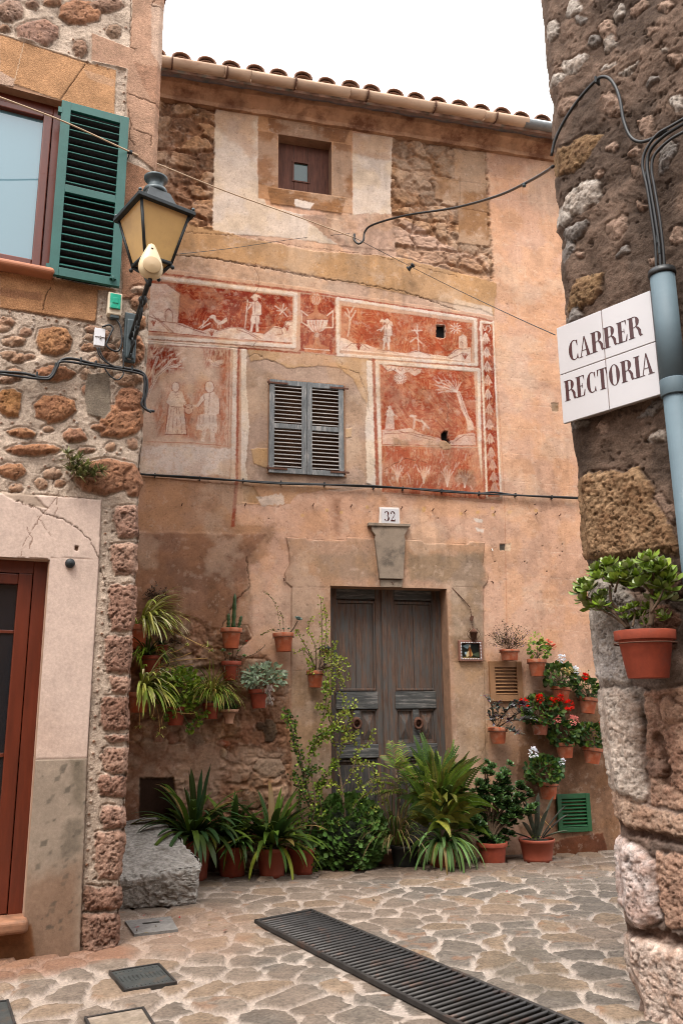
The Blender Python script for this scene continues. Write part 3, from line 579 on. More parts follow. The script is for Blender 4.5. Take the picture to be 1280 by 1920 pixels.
# worn patches over everything painted
wr = np.maximum(smooth(.54, .66, fbm(X, Z, 5, 6, 98, .65))*.34, smooth(.62, .68, fbm(X, Z, 26, 4, 198, .65))*.4)*((S.Rg > 0) & (S.Rg < 7)); S.C = S.C*(1-wr[..., None])+A(216, 172, 142)*wr[..., None]
for q in ([(480, 490), (478, 505), (486, 520), (484, 540), (474, 555)], [(480, 655), (474, 650), (480, 640)], [(632, 640), (625, 665), (642, 682), (638, 700)], [(720, 880), (760, 860), (800, 868)], [(790, 730), (812, 732), (840, 760), (838, 790)]):
    S.line(q, .003, A(110, 60, 44), .7, -.004, .01)

# ---------------------------------------------------------------- door surround painted and scored into the wall sheet
def surround():
    pts = [(536, 1008), (574, 1008), (577, 1013), (648, 1013), (650, 1008), (695, 1010), (765, 1012), (790, 1014), (796, 1019), (874, 1021), (880, 1016), (908, 1017), (906, 1040), (904, 1060), (915, 1078), (913, 1092), (905, 1101), (906, 1240), (914, 1640), (546, 1640), (546, 1101), (536, 1092), (533, 1075), (543, 1058), (541, 1030)]
    S.fill(pts, lambda x, z: A(196, 158, 132)*(.86+.28*fbm(x, z, 30, 4, 52))[..., None], .004, .002, .003, disp=.012)
    S.fill([(765, 1040), (905, 1040), (905, 1090), (915, 1100), (905, 1105), (905, 1235), (850, 1235), (843, 1095), (765, 1090)], lambda x, z: GREY*(.84+.3*fbm(x, z, 26, 4, 53))[..., None], .04, .05, .01, k=.85)
    S.fill([(575, 1040), (700, 1035), (700, 1085), (660, 1085), (600, 1080)], GREY, .05, .06, .01, k=.5)
    S.fill([(850, 1240), (912, 1240), (915, 1420), (856, 1420)], A(186, 156, 128), .02, .02, .01, k=.7)
    S.fill([(548, 1258), (617, 1258), (620, 1640), (548, 1640)], lambda x, z: A(176, 146, 120)*(.8+.4*fbm(x, z, 18, 4, 54))[..., None], .006, .006, .006, k=.9)
    for q in ([(546, 1101), (617, 1101)], [(848, 1100), (906, 1101)], [(548, 1257), (617, 1257)], [(847, 1240), (910, 1240)], [(917, 1280), (912, 1390), (898, 1420)]): S.line(q, .0035, A(120, 92, 74), .6, -.004, .003)
    for q in (pts[:2]+pts[2:12], pts[11:17], [pts[20], pts[21], pts[22], pts[23], pts[24], pts[0]], [(906, 1101), (906, 1240)], [(546, 1101), (546, 1250)]): S.line(q, .004, A(130, 84, 60), .55, -.008, .001)
    region(pts, 7)
surround()
# broad stains, patches and fine pitting over the whole render
st_ = fbm(X, Z, 2.6, 6, 501, .62); S.C *= (1-.20*smooth(.48, .66, st_))[..., None]; hue = smooth(.42, .62, fbm(X, Z, 3.7, 5, 507))[..., None]; S.C = S.C*(1+hue*np.array([.05, .0, -.10])-.02); hu2 = smooth(.50, .66, fbm(X, Z, 2.1, 6, 523, .62))[..., None]*.30*np.where((S.Rg > 0) & (S.Rg < 7), .25, 1.)[..., None]; S.C = S.C*(1-hu2)+A(232, 204, 178)*hu2
dr = fbm(X*9, Z*.9, 1.6, 4, 511); S.C *= (1-.20*smooth(.52, .70, dr)*smooth(.2, 1., fbm(X, Z, 1.1, 2, 513)))[..., None]
pt = smooth(.70, .78, fbm(X, Z, 55, 3, 517, .7)); S.C *= (1-.25*pt)[..., None]; S.D -= pt*.003; lt = smooth(.64, .72, fbm(X, Z, 14, 5, 519, .65)); S.C = S.C*(1-.22*lt[..., None])+A(236, 208, 186)*.22*lt[..., None]
S.fill(z2((744, 262), (800, 264), (806, 300), (804, 345), (790, 352), (745, 345)), A(26, 25, 25), .003, .004, .003, disp=-.05); S.fill(z2((778, 1030), (800, 1008), (822, 1012), (826, 1060), (842, 1100), (808, 1075), (785, 1072)), A(30, 26, 24), .003, .006, .004, disp=-.05); S.fill([(262, 1460), (325, 1458), (330, 1500), (330, 1560), (262, 1560)], A(64, 46, 36), .012, .012, .008, disp=-.03)
# dirt near the ground
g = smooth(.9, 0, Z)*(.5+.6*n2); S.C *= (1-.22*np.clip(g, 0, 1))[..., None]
S.C *= (.90+.2*n3)[..., None]

def rect(x0, y0, x1, y1, fr=F, y=0.):                  # axis-aligned opening in the wall from measured photo edges
    a = fr.px(x0, (y0+y1)/2, y); b = fr.px(x1, (y0+y1)/2, y); cx = (x0+x1)/2; c = fr.px(cx, y0, y); d = fr.px(cx, y1, y)
    return (a[0], d[1], b[0], c[1])
DOOR = list(rect(620, 1101, 845, 1590)); DOOR[1] = -.1
WIN = rect(509, 722, 641, 884)
ATT = rect(521, 259, 622, 361)
house = framed('painted_house', 'old peach house with red painted panels and barrel tiled eave at the alley end', 'house', F)
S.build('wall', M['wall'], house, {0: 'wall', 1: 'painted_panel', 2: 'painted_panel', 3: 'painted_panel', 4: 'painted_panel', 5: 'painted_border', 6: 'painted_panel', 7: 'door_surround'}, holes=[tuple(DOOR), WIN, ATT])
for o in list(house.children):
    pass
# ---------------------------------------------------------------- openings, joinery and roof of the painted house
M['render_in'] = mat('reveal_plaster', A(176, 136, 108), .95, var=.25, vs=8, bump=.5, bs=60)
M['cornice'] = mat('cornice_plaster', A(208, 162, 128), .95, var=.3, vs=4, c2=A(138, 94, 70), t2=(.46, .62), bump=.6, bs=30, dist=.01)
M['oldwood'] = mat('weathered_wood', (.085, .048, .032), .9, var=.6, vs=11, c2=(.065, .062, .058), t2=(.44, .60), stretch=(5, 5, .45), bump=.9, bs=14, dist=.006)
M['oldwood_h'] = mat('weathered_wood_rail', (.055, .056, .054), .9, var=.5, vs=11, c2=(.15, .14, .13), t2=(.52, .62), stretch=(.5, 5, 5), bump=.9, bs=14, dist=.006)
M['oldwood_low'] = mat('dark_weathered_wood', (.048, .045, .043), .9, var=.5, vs=9, c2=(.16, .11, .08), t2=(.52, .66), stretch=(5, 5, .45), bump=.9, bs=14, dist=.006)
M['redwood'] = mat('reddish_old_boards', (.085, .032, .02), .85, var=.45, vs=8, stretch=(5, 5, .6), bump=.6, bs=14)
M['greywood'] = mat('grey_shutter_wood', (.115, .122, .125), .85, var=.35, vs=10, c2=(.26, .25, .24), t2=(.52, .64), stretch=(6, 6, .7), bump=.7, bs=20)
M['greyslat'] = mat('grey_shutter_slat', (.20, .185, .175), .85, var=.35, vs=10, c2=(.34, .30, .27), t2=(.5, .64), stretch=(.7, 6, 6), bump=.7, bs=20)
M['dark'] = mat('dark_interior', (.008, .007, .006), 1, var=.1, bump=0)
M['brownpaint'] = mat('brown_paint', (.23, .115, .05), .6, var=.12, vs=8, bump=.1)
M['greenpaint'] = mat('green_paint', (.007, .062, .018), .5, var=.15, vs=8, bump=.1)
M['teal'] = mat('teal_green_paint', (.010, .078, .064), .5, var=.16, vs=5, c2=(.018, .10, .084), t2=(.55, .7), bump=.15)
M['mahogany'] = mat('varnished_red_brown_wood', (.095, .017, .006), .38, var=.25, vs=5, stretch=(4, 4, .5), bump=.1, coat=.12)
M['tile'] = mat('clay_roof_tile', (.19, .095, .058), .9, var=.35, vs=12, c2=(.10, .075, .05), t2=(.5, .62), bump=.6, bs=30)
M['tilein'] = M['tile']
M['gutter'] = mat('cream_clay_gutter', A(214, 180, 152), .8, var=.18, vs=3, c2=A(160, 110, 84), t2=(.54, .72), stretch=(.6, 3, 1), bump=.25)
M['zinc'] = mat('zinc_gutter', (.22, .24, .25), .45, .5, var=.2)
M['white_tile'] = mat('glazed_white_tile', (.46, .445, .455), .15, var=.03, vs=2, bump=.03, spec=.6)
M['white_plaster'] = mat('white_mortar', (.6, .54, .5), .9, var=.1)
M['letter'] = mat('brown_glaze', (.045, .008, .008), .25, var=.05, bump=0)
m_, t_, p_ = nmat('window_glass'); p_.inputs['Base Color'].default_value = (.02, .025, .03, 1); p_.inputs['Roughness'].default_value = .03; p_.inputs['Specular IOR Level'].default_value = 1.0; p_.inputs['IOR'].default_value = 1.9; M['glass'] = m_
m_, t_, p_ = nmat('small_pane_glass'); p_.inputs['Base Color'].default_value = (.03, .055, .05, 1); p_.inputs['Roughness'].default_value = .15; M['pane'] = m_

def reveal(rc, depth, name, mt, parent, fr_y=.0, floor=True, th=.05, back=True):
    x0, z0, x1, z1 = rc; b = MB(); y0 = -.004; e = .004
    b.box(((x0+x1)/2, (y0+depth)/2, z1+th/2-e), (x1-x0+2*th, depth-y0, th)); 
    if floor: b.box(((x0+x1)/2, (y0+depth)/2, z0-th/2+e), (x1-x0+2*th, depth-y0, th))
    b.box((x0-th/2+e, (y0+depth)/2, (z0+z1)/2), (th, depth-y0-.002, z1-z0)); b.box((x1+th/2-e, (y0+depth)/2, (z0+z1)/2), (th, depth-y0-.002, z1-z0))
    if back: b.box(((x0+x1)/2, depth+.03, (z0+z1)/2), (x1-x0+.2, .02, z1-z0+.2))
    return b.build(name, mt, parent)
# --- double door
x0, z0, x1, z1 = DOOR; reveal(DOOR, .24, 'door_reveal', 'render_in', house, back=False)
dw = (x1-x0)/2; FD = .21
def zpx(y, px=730, d=FD): return F.px(px, y, d)[1]
for k in (0, 1):
    a = x0+k*dw+.004; b_ = a+dw-.008; W_ = b_-a; c = (a+b_)/2
    lf = MB(); sw = .115; r1, r2, r3, r4 = zpx(1296), zpx(1330), zpx(1395), zpx(1420)
    lf.box((c, FD+.045, (z1+z0)/2), (W_, .022, z1-z0)); o = lf.build('door_leaf', 'oldwood', house)
    st = MB()
    for sx in (a+sw/2, b_-sw/2): st.box((sx, FD+.012, (z0+z1)/2), (sw, .045, z1-z0))
    if k == 0: st.box((b_-.01, FD-.012, (z0+z1)/2), (.06, .03, z1-z0))
    st.build('stile', 'oldwood', o, .006)
    pn = MB(); bw = (W_-2*sw)/2; top = zpx(1130)
    for j in (0, 1): pn.box((a+sw+bw*(j+.5), FD+.026, (r1+.03+top-.02)/2), (bw-.004, .018, top-r1-.05))
    for q in (a+sw+.012, b_-sw-.012): pn.box((q, FD+.012, (r1+top)/2), (.022, .03, top-r1))
    pn.box((c, FD+.012, top), (W_-2*sw, .03, .03)); pn.box((c, FD+.012, r1+.02), (W_-2*sw, .034, .028)); pn.build('upper_panel', 'oldwood', o, .004)
    for bc, bd in (((c, FD+.004, (r1+r2)/2), (W_-2*sw+.03, .05, r1-r2-.01)), ((c, FD+.006, (r3+r4)/2), (W_-2*sw+.03, .046, r3-r4)), ((c, FD+.01, (r2+r3)/2), (.075, .04, r2-r3)), ((c, FD+.01, z1-.06), (W_-2*sw, .04, .12))): rl = MB(); rl.box(bc, bd); rl.build('rail', 'oldwood_h', o, .007)
    for s_ in (-1, 1):
        q = MB(); cx = c+s_*(bw/2+.018); cz = (r2+r3)/2; hw, hh = (bw-.05)/2, (r2-r3)/2-.012
        for (w_, d_, y_) in ((1., 0, .03),): q.box((cx, FD+.03, cz), (hw*2, .02, hh*2))
        i_, j_ = hw*.72, hh*.78
        vs = [(cx-i_, FD+.018, cz-j_), (cx+i_, FD+.018, cz-j_), (cx+i_, FD+.018, cz+j_), (cx-i_, FD+.018, cz+j_), (cx, FD-.018, cz-.02), (cx, FD-.018, cz+.02)]
        vs += [(cx-i_, FD+.03, cz-j_), (cx+i_, FD+.03, cz-j_), (cx+i_, FD+.03, cz+j_), (cx-i_, FD+.03, cz+j_)]
        q.add(vs, [(0, 1, 4), (1, 2, 5, 4), (2, 3, 5), (3, 0, 4, 5), (6, 7, 1, 0), (7, 8, 2, 1), (8, 9, 3, 2), (9, 6, 0, 3)])
        for e in (-1, 1): q.box((cx+e*hw, FD+.014, cz), (.014, .03, hh*2)); q.box((cx, FD+.0145, cz+e*hh), (hw*2, .03, .014))
        q.build('raised_panel', 'oldwood', o)
    lp = MB(); lp.box((c, FD+.026, (r4+z0)/2-.02), (W_-2*sw-.06, .03, r4-z0-.12)); lp.box((c, FD+.02, r4-.03), (W_-2*sw, .03, .022))
    for q in (a+sw+.01, b_-sw-.01): lp.box((q, FD+.019, (r4+z0)/2), (.022, .034, r4-z0))
    lp.build('lower_panel', 'oldwood_low', o, .006)
    # knocker: plate, hinge boss, thick ring of laurel
    kx, kz = F.px([668, 783][k], 1352, FD-.02); kn = MB(); kn.lathe([(.001, 0), (.045, .004), (.05, .012), (.03, .02), (.001, .03)], (kx, FD-.012, kz), 16, Matrix.Rotation(R(90), 3, 'X'))
    ring = [(kx+.045*math.sin(t), FD-.045-.01*math.sin(t*9)*0, kz-.03-.052*math.cos(t)) for t in [i*2*math.pi/20 for i in range(21)]]
    kn.tube(ring, [.014+.004*(i % 2) for i in range(21)], 7, False); kn.tube([(kx, FD-.01, kz+.02), (kx, FD-.05, kz+.024), (kx, FD-.05, kz+.01)], .012, 7); kn.build('door_knocker', 'rust', o)
bx = MB(); bx.box(((x0+x1)/2, FD+.12, (z0+z1)/2), (x1-x0+.2, .05, z1-z0+.3)); bx.build('door_backing', 'dark', house)
st = MB(); st.box(((x0+x1)/2, .10, .06), (x1-x0+.1, .36, .12)); st.build('doorstep', 'render_in', house, .012)
# --- keystone and lintel block
kq = F.poly([(694, 984), (765, 986), (762, 996), (757, 1004), (759, 1012), (755, 1086), (711, 1085), (702, 1012), (703, 1004), (697, 996)], -.04)
kb = MB(); kb.prism(kq, -.055, .0); M['keystone'] = mat('grey_sandstone', A(158, 140, 122), .95, var=.2, vs=6, c2=A(110, 98, 86), t2=(.48, .62), bump=.6, bs=60)
kb.build('keystone', 'keystone', house, .006)
kb = MB(); kb.prism(F.poly([(690, 980), (768, 983), (768, 988), (690, 986)], -.05), -.07, 0.); kb.build('keystone_cap', 'keystone', house, .004); kb = MB(); kb.prism(F.poly([(712, 1087), (754, 1088), (753, 1101), (713, 1101)], -.02), -.03, 0.); kb.build('keystone_foot', 'keystone', house, .004)
hk = MB(); qx, qz = F.px(734, 1092, -.04); hk.tube([(qx, -.02, qz), (qx+.002, -.06, qz), (qx+.01, -.07, qz-.03)], .004, 5); hk.build('hook', 'rust', house)
# --- attic window: deep reveal, boarded shutter with a tiny pane
reveal(ATT, .20, 'attic_reveal', 'render_in', house, back=False)
ax0, az0, ax1, az1 = ATT; aw = MB(); n = 3; bw = (ax1-ax0)/n
cc = (ax0+ax1)/2; hx0, hz0 = F.px(551, 338, .16); hx1, hz1 = F.px(577, 308, .16)
edges = [ax0, hx0, hx1, ax1]
for i in range(3):
    a, b_ = edges[i]+.002, edges[i+1]-.002
    if i == 1: aw.box(((a+b_)/2, .175, (az0+hz0)/2), (b_-a, .024, hz0-az0)); aw.box(((a+b_)/2, .175, (az1+hz1)/2), (b_-a, .024, az1-hz1))
    else: aw.box(((a+b_)/2, .175, (az0+az1)/2), (b_-a, .024, az1-az0))
ao = aw.build('attic_shutter', 'redwood', house, .003)
pf = MB(); pf.box(((hx0+hx1)/2, .185, (hz0+hz1)/2), (hx1-hx0+.02, .012, hz1-hz0+.02)); pf.build('pane', 'pane', ao)
pf = MB()
for (a, b_, c_, d_) in ((hx0-.01, hz0, .018, hz1-hz0+.03), (hx1+.01, hz0, .018, hz1-hz0+.03)): pf.box((a, .16, (hz0+hz1)/2), (c_, .014, d_))
pf.box(((hx0+hx1)/2, .159, hz1+.01), (hx1-hx0+.05, .014, .018)); pf.box(((hx0+hx1)/2, .159, hz0-.01), (hx1-hx0+.05, .014, .018)); pf.build('pane_frame', 'redwood', ao)
sb = MB(); sb.box((cc, .09, az0+.004), (ax1-ax0-.01, .19, .02)); sb.build('attic_sill', 'render_in', house, .006)
# --- shuttered window
reveal(WIN, .18, 'window_reveal', 'render_in', house)
wx0, wz0, wx1, wz1 = rect(504, 717, 644, 890, F, -.03); mw = (wx1-wx0)/2
def louvre(x0, z0, x1, z1, y, fw, slats, mf, ms, parent, name='shutter', mid=True, th=.036, tilt=38, backing=None, zmids=None, sth=.008, sdepth=.045):
    f = MB(); f.box((x0+fw/2, y, (z0+z1)/2), (fw, th, z1-z0)); f.box((x1-fw/2, y, (z0+z1)/2), (fw, th, z1-z0))
    ix0, ix1 = x0+fw, x1-fw; f.box(((ix0+ix1)/2, y, z1-fw/2), (ix1-ix0, th-.004, fw)); f.box(((ix0+ix1)/2, y, z0+fw/2), (ix1-ix0, th-.004, fw))
    secs = [(z0+fw, z1-fw)]
    if mid: zm = (z0+z1)/2 if zmids is None else zmids; f.box(((ix0+ix1)/2, y, zm), (ix1-ix0, th-.004, fw*.95)); secs = [(z0+fw, zm-fw*.475), (zm+fw*.475, z1-fw)]
    o = f.build(name, mf, parent, .003); s = MB(); rot = Matrix.Rotation(R(-tilt), 3, 'X')
    for a, b in secs:
        for i in range(slats): s.box(((ix0+ix1)/2, y, a+(b-a)*(i+.5)/slats), (ix1-ix0+.004, sdepth, sth), Matrix.Rotation(R(tilt), 3, 'X'))
    s.build('louvres', ms, o, .0015, 1)
    if backing: b = MB(); b.box(((ix0+ix1)/2, y+.045, (z0+z1)/2), (ix1-ix0+.02, .006, z1-z0-.02)); b.build('backing', backing, o)
    return o
for k in (0, 1):
    o = louvre(wx0+k*mw+.002, wz0, wx0+(k+1)*mw-.002, wz1, -.028, .062, 10, 'greywood', 'greyslat', house, tilt=35, sdepth=.042)
    for zz in (wz1-.045, wz0+.05):
        h = MB(); xa = wx0-.03 if k == 0 else wx1+.06
        h.box(((xa+(wx0+.22 if k == 0 else wx1-.17))/2, -.05, zz), (abs((wx0+.22 if k == 0 else wx1-.17)-xa), .006, .022)); h.tube([(wx0-.005 if k == 0 else wx1+.005, -.05, zz-.03), (wx0-.005 if k == 0 else wx1+.005, -.05, zz+.03)], .01, 7); h.build('strap_hinge', 'rust', o)
# --- number tile
def glyph(ch):
    """outline pieces of a high-contrast roman letter in a unit-high box -> (width, pieces)"""
    def bar(x0, y0, x1, y1): return [(x0, y0), (x1, y0), (x1, y1), (x0, y1)]
    def arc(cx, cy, rx, ry, a0, a1, t0, t1, n=14):   # crescent: thin (t0) at its ends, thick (t1) in the middle
        o = []; i_ = []
        for i in range(n+1):
            a = R(a0+(a1-a0)*i/n); t = t0+(t1-t0)*math.sin(math.pi*i/n)
            o.append((cx+rx*math.cos(a), cy+ry*math.sin(a))); i_.append((cx+(rx-t)*math.cos(a), cy+(ry-t*.35-.012)*math.sin(a)))
        return [[o[i], o[i+1], i_[i+1], i_[i]] for i in range(n)]
    T = .18; h = .035; S_ = lambda x0, x1, y: bar(x0, y, x1, y+h)
    if ch == 'C': return .52, arc(.30, .5, .28, .5, 60, 300, .02, T)+[[(.42, .93), (.50, .97), (.50, .68), (.475, .68)], [(.42, .07), (.52, .02), (.50, .26), (.475, .26)]]
    if ch == 'A': return .60, [[(.28, 1), (.33, 1), (.56, h), (.40, h)], [(.28, 1), (.31, .93), (.10, h), (.06, h)], bar(.16, .30, .42, .33), S_(-.02, .18, 0), S_(.34, .64, 0)]
    if ch == 'R': return .62, [bar(.06, 0, .06+T, 1), S_(0, .30, 0), S_(0, .34, 1-h), S_(.2, .32, .47)]+arc(.30, .745, .24, .255, -90, 90, .02, T*.95)+[[(.26, .50), (.36, .50), (.46, .30), (.48, .12), (.54, .0), (.66, .03), (.66, .06), (.60, .10), (.60, .30), (.50, .46), (.40, .52)]]
    if ch == 'E': return .52, [bar(.06, 0, .06+T, 1), S_(0, .46, 0), S_(0, .46, 1-h), S_(.2, .36, .49), [(.44, 1), (.47, 1), (.47, .72), (.40, 1)], [(.46, 0), (.50, .30), (.47, .30), (.38, 0)], bar(.34, .40, .365, .62)]
    if ch == 'T': return .54, [bar(.2, 0, .2+T, 1), S_(.12, .44, 0), S_(.02, .54, 1-h), [(.02, 1), (.02, .70), (.05, .70), (.10, 1)], [(.54, 1), (.54, .70), (.51, .70), (.46, 1)]]
    if ch == 'O': return .58, arc(.29, .5, .28, .5, 90, 270, .02, T)+arc(.29, .5, .28, .5, -90, 90, .02, T)
    if ch == 'I': return .30, [bar(.07, 0, .07+T, 1), S_(0, .30, 0), S_(0, .30, 1-h)]
    if ch == '3': return .50, arc(.20, .73, .24, .26, -80, 150, .03, T*.9)+arc(.20, .27, .28, .28, -150, 85, .03, T)+[ell(.05, .82, .06, .06, 10)[:-1], ell(.02, .16, .065, .06, 10)[:-1]]
    if ch == '2': return .52, arc(.24, .73, .24, .27, -30, 165, .03, T)+[[(.44, .60), (.34, .58), (.03, .06), (.12, .10)], [(.02, 0), (.48, 0), (.50, .22), (.47, .22), (.40, .13), (.04, .13)], ell(.07, .76, .06, .06, 10)[:-1]]
    return .3, []
def word(txt, h, sx=1., gap=.08):
    x = 0; out_ = []
    for i, ch in enumerate(txt):
        w_, ps = glyph(ch)
        for p in ps: out_.append([((x+a*sx)*h, b*h) for a, b in p])
        x += w_*sx+(gap if not hasattr(gap, '__len__') else gap[i])
    return x*h, out_
nx0, nz0, nx1, nz1 = rect(715, 954, 747, 982, F, -.02); px0, pz0, px1, pz1 = rect(710, 951, 749, 984, F, -.01)
cxn, czn = (nx0+nx1)/2, (nz0+nz1)/2
nt_ = framed('house_number_tile', 'small white tile reading 32 above the keystone of the old door', 'house number', F)
b = MB(); b.prism([(px0, pz0+.01), (px0+.01, pz0), (px1-.005, pz0+.005), (px1, pz0+.03), (px1-.004, pz1-.02), (px1-.01, pz1), (px0+.005, pz1-.004), (px0+.01, pz1-.06)], -.012, .01); b.build('mortar_bed', 'white_plaster', nt_)
b = MB(); b.box((cxn, -.018, czn), (nx1-nx0, .012, nz1-nz0)); b.build('tile', 'white_tile', nt_, .002)
wd, ps = word('32', .125, .95, .09); b = MB()
for p in ps: b.prism([(cxn-wd/2+.004+x, czn-.0625+z) for x, z in p], -.0252, -.0240)
b.build('numerals', 'letter', nt_)
# --- cornice, tiles, gutter
cor = MB(); xa, xb = -3.9, 3.5
def zline(pxa, pya, pxb, pyb, y):                      # level of a horizontal feature from two measured points
    return (F.px(pxa, pya, y)[1]+F.px(pxb, pyb, y)[1])/2
zc0 = zline(320, 187, 880, 280, -.02); zg = zline(400, 143, 860, 224, -.36)
print('cornice', zc0, 'gutter', zg)
prof = [(-.01, zc0), (-.05, zc0), (-.06, zc0+.05), (-.12, zc0+.10), (-.18, zc0+.15), (-.19, zc0+.21), (.05, zc0+.23), (.05, zc0)]
N_ = 60; vs = []; fs = []; n_ = len(prof)
for i in range(N_+1):
    x = xa+(xb-xa)*i/N_
    for j, (y, z) in enumerate(prof): vs.append((x, y+(.008*math.sin(i*1.7+j)+rnd(-.004, .004) if j < 6 else 0), z+rnd(-.004, .004)))
for i in range(N_):
    for j in range(n_): fs.append((i*n_+j, i*n_+(j+1) % n_, (i+1)*n_+(j+1) % n_, (i+1)*n_+j))
cor.add(vs, fs); cor.build('cornice', 'cornice', house)
roof = MB(); ze = zg+.13; sl = math.tan(R(20))
roof.add([(xa, -.30, ze-.05), (xb, -.30, ze-.05), (xb, 3.4, ze-.05+3.7*sl), (xa, 3.4, ze-.05+3.7*sl), (xa, -.30, ze-.10), (xb, -.30, ze-.10), (xb, 3.4, ze-.12+3.7*sl), (xa, 3.4, ze-.12+3.7*sl)], [(0, 1, 2, 3), (7, 6, 5, 4), (4, 5, 1, 0), (5, 6, 2, 1), (6, 7, 3, 2), (7, 4, 0, 3)])
ro = roof.build('roof', 'tile', house)
tl0 = F.px(388, 124, -.44)[0]; tl1 = F.px(942, 220, -.44)[0]; step = (tl1-tl0)/13.
def half(mb, x, y0, z0, ln, r0, r1, up=1, th=.014, n=9):
    vs = []; 
    for (yy, rr) in ((0, r0), (ln, r1)):
        for r_ in (rr, rr-th):
            for k in range(n+1):
                a = math.pi*k/n; vs.append((x-r_*math.cos(a), y0+yy, z0+yy*sl+up*r_*math.sin(a)*.86))
    m_ = n+1; fs = []
    for k in range(n): fs += [(k, k+1, 2*m_+k+1, 2*m_+k), (m_+k+1, m_+k, 3*m_+k, 3*m_+k+1), (k+1, k, m_+k, m_+k+1), (2*m_+k, 2*m_+k+1, 3*m_+k+1, 3*m_+k)]
    mb.add(vs, fs, smooth=True)
tproto = MB(); half(tproto, 0, 0, 0, .45, .122, .10, 1, .02); half(tproto, .0, .03, -.03, .44, .118, .10, 1, .02)
first = None
for i in range(-7, 21):
    x = tl0+i*step
    if first is None: first = tproto.build('roof_tile', 'tile', ro); o = first
    else: o = first.copy(); col.objects.link(o); o.parent = ro
    o.location = (x+rnd(-.012, .012), -.44+rnd(-.02, .01), ze-.01+rnd(-.01, .008)); o.rotation_euler = (rnd(-.02, .02), rnd(-.07, .07), rnd(-.03, .03))
ch = MB()
for i in range(-7, 21): half(ch, tl0+(i+.5)*step, -.40, ze+.015, .5, .10, .09, -1)
for j in range(1, 8):
    for i in range(-7, 21): half(ch, tl0+i*step+rnd(-.01, .01), -.44+j*.4, ze+.01+j*.4*sl, .45, .095, .075)
ch.build('roof_tile_courses', 'tile', ro)['kind'] = 'stuff'
# gutter: half round, brackets, zinc length at the right end
gx1 = F.px(985, 240, -.40)[0]; gut = MB()
def trough(mb, xa, xb, y, z, r, th=.01, n=12, dz=0.):
    vs = []; 
    for x, e in ((xa, 0), (xb, dz)):
        for r_ in (r, r-th):
            for k in range(n+1):
                a = math.pi*k/n; vs.append((x, y-r_*math.cos(a), z+e-r_*math.sin(a)*1.05))
    m_ = n+1; fs = []
    for k in range(n): fs += [(k+1, k, 2*m_+k, 2*m_+k+1), (m_+k, m_+k+1, 3*m_+k+1, 3*m_+k), (k, k+1, m_+k+1, m_+k), (2*m_+k+1, 2*m_+k, 3*m_+k, 3*m_+k+1)]
    fs += [(0, m_, 3*m_, 2*m_), (n, 2*m_+n, 3*m_+n, m_+n)]
    mb.add(vs, fs, smooth=True)
gy = -.46; seams = [xa]+[F.px(p, 190, gy)[0] for p in (420, 470, 555, 655, 690, 812, 905, 925)]+[gx1]
for a, b_ in zip(seams[:-1], seams[1:]): trough(gut, a, b_-.004, gy+rnd(-.003, .003), zg+.045+rnd(-.004, .004), .080)
go = gut.build('gutter', 'gutter', house)
zi = MB(); trough(zi, gx1-.05, gx1+1.6, gy, zg+.04, .078, .004); zi.build('zinc_gutter', 'zinc', house)
for p in (320, 424, 553, 688, 813, 926):
    x = F.px(p, 190, gy)[0]; b = MB(); b.tube([(x, gy-.086*math.cos(a), zg+.045-.09*math.sin(a)) for a in [math.pi*k/10 for k in range(11)]]+[(x, gy+.2, zg+.10)], .009, 6); b.build('gutter_bracket', 'rust', go)
# back, sides of the house so that it stands as a solid volume
bk = MB(); bk.box(((xa+xb)/2, 1.9, 4.3), (xb-xa-.02, 3.0, 8.6)); bk.build('rear_wall', 'render_in', house)
# --- vents and hooks
vx0, vz0, vx1, vz1 = rect(917, 1240, 978, 1315, F, -.02); louvre(vx0, vz0, vx1, vz1, -.02, .07, 8, 'brownpaint', 'brownpaint', house, 'brown_vent_shutter', False, backing='dark', tilt=35, sdepth=.04)
vo = house.children[-1]; vx0, vz0, vx1, vz1 = rect(1044, 1488, 1106, 1560, F, -.02); louvre(vx0, vz0, vx1, vz1, -.02, .055, 8, 'greenpaint', 'greenpaint', house, 'green_vent_shutter', False, backing='dark', tilt=35, sdepth=.04)
for (a, b_) in ((459, 948), (586, 948), (657, 950), (751, 954), (810, 957), (870, 960), (925, 962), (1003, 965), (1047, 967), (920, 1030), (532, 1085), (921, 1090), (341, 948)):
    x, z = F.px(a, b_, 0); h = MB(); h.tube([(x, .0, z), (x, -.035, z), (x+.004, -.045, z+.012), (x+.004, -.04, z+.02)] if b_ < 1000 else [(x, 0, z), (x, -.03, z), (x, -.04, z-.03), (x, -.055, z-.02)], .006, 6); h.build('hook', 'rust' if (a, b_) != (920, 1030) else 'white_plaster', house)
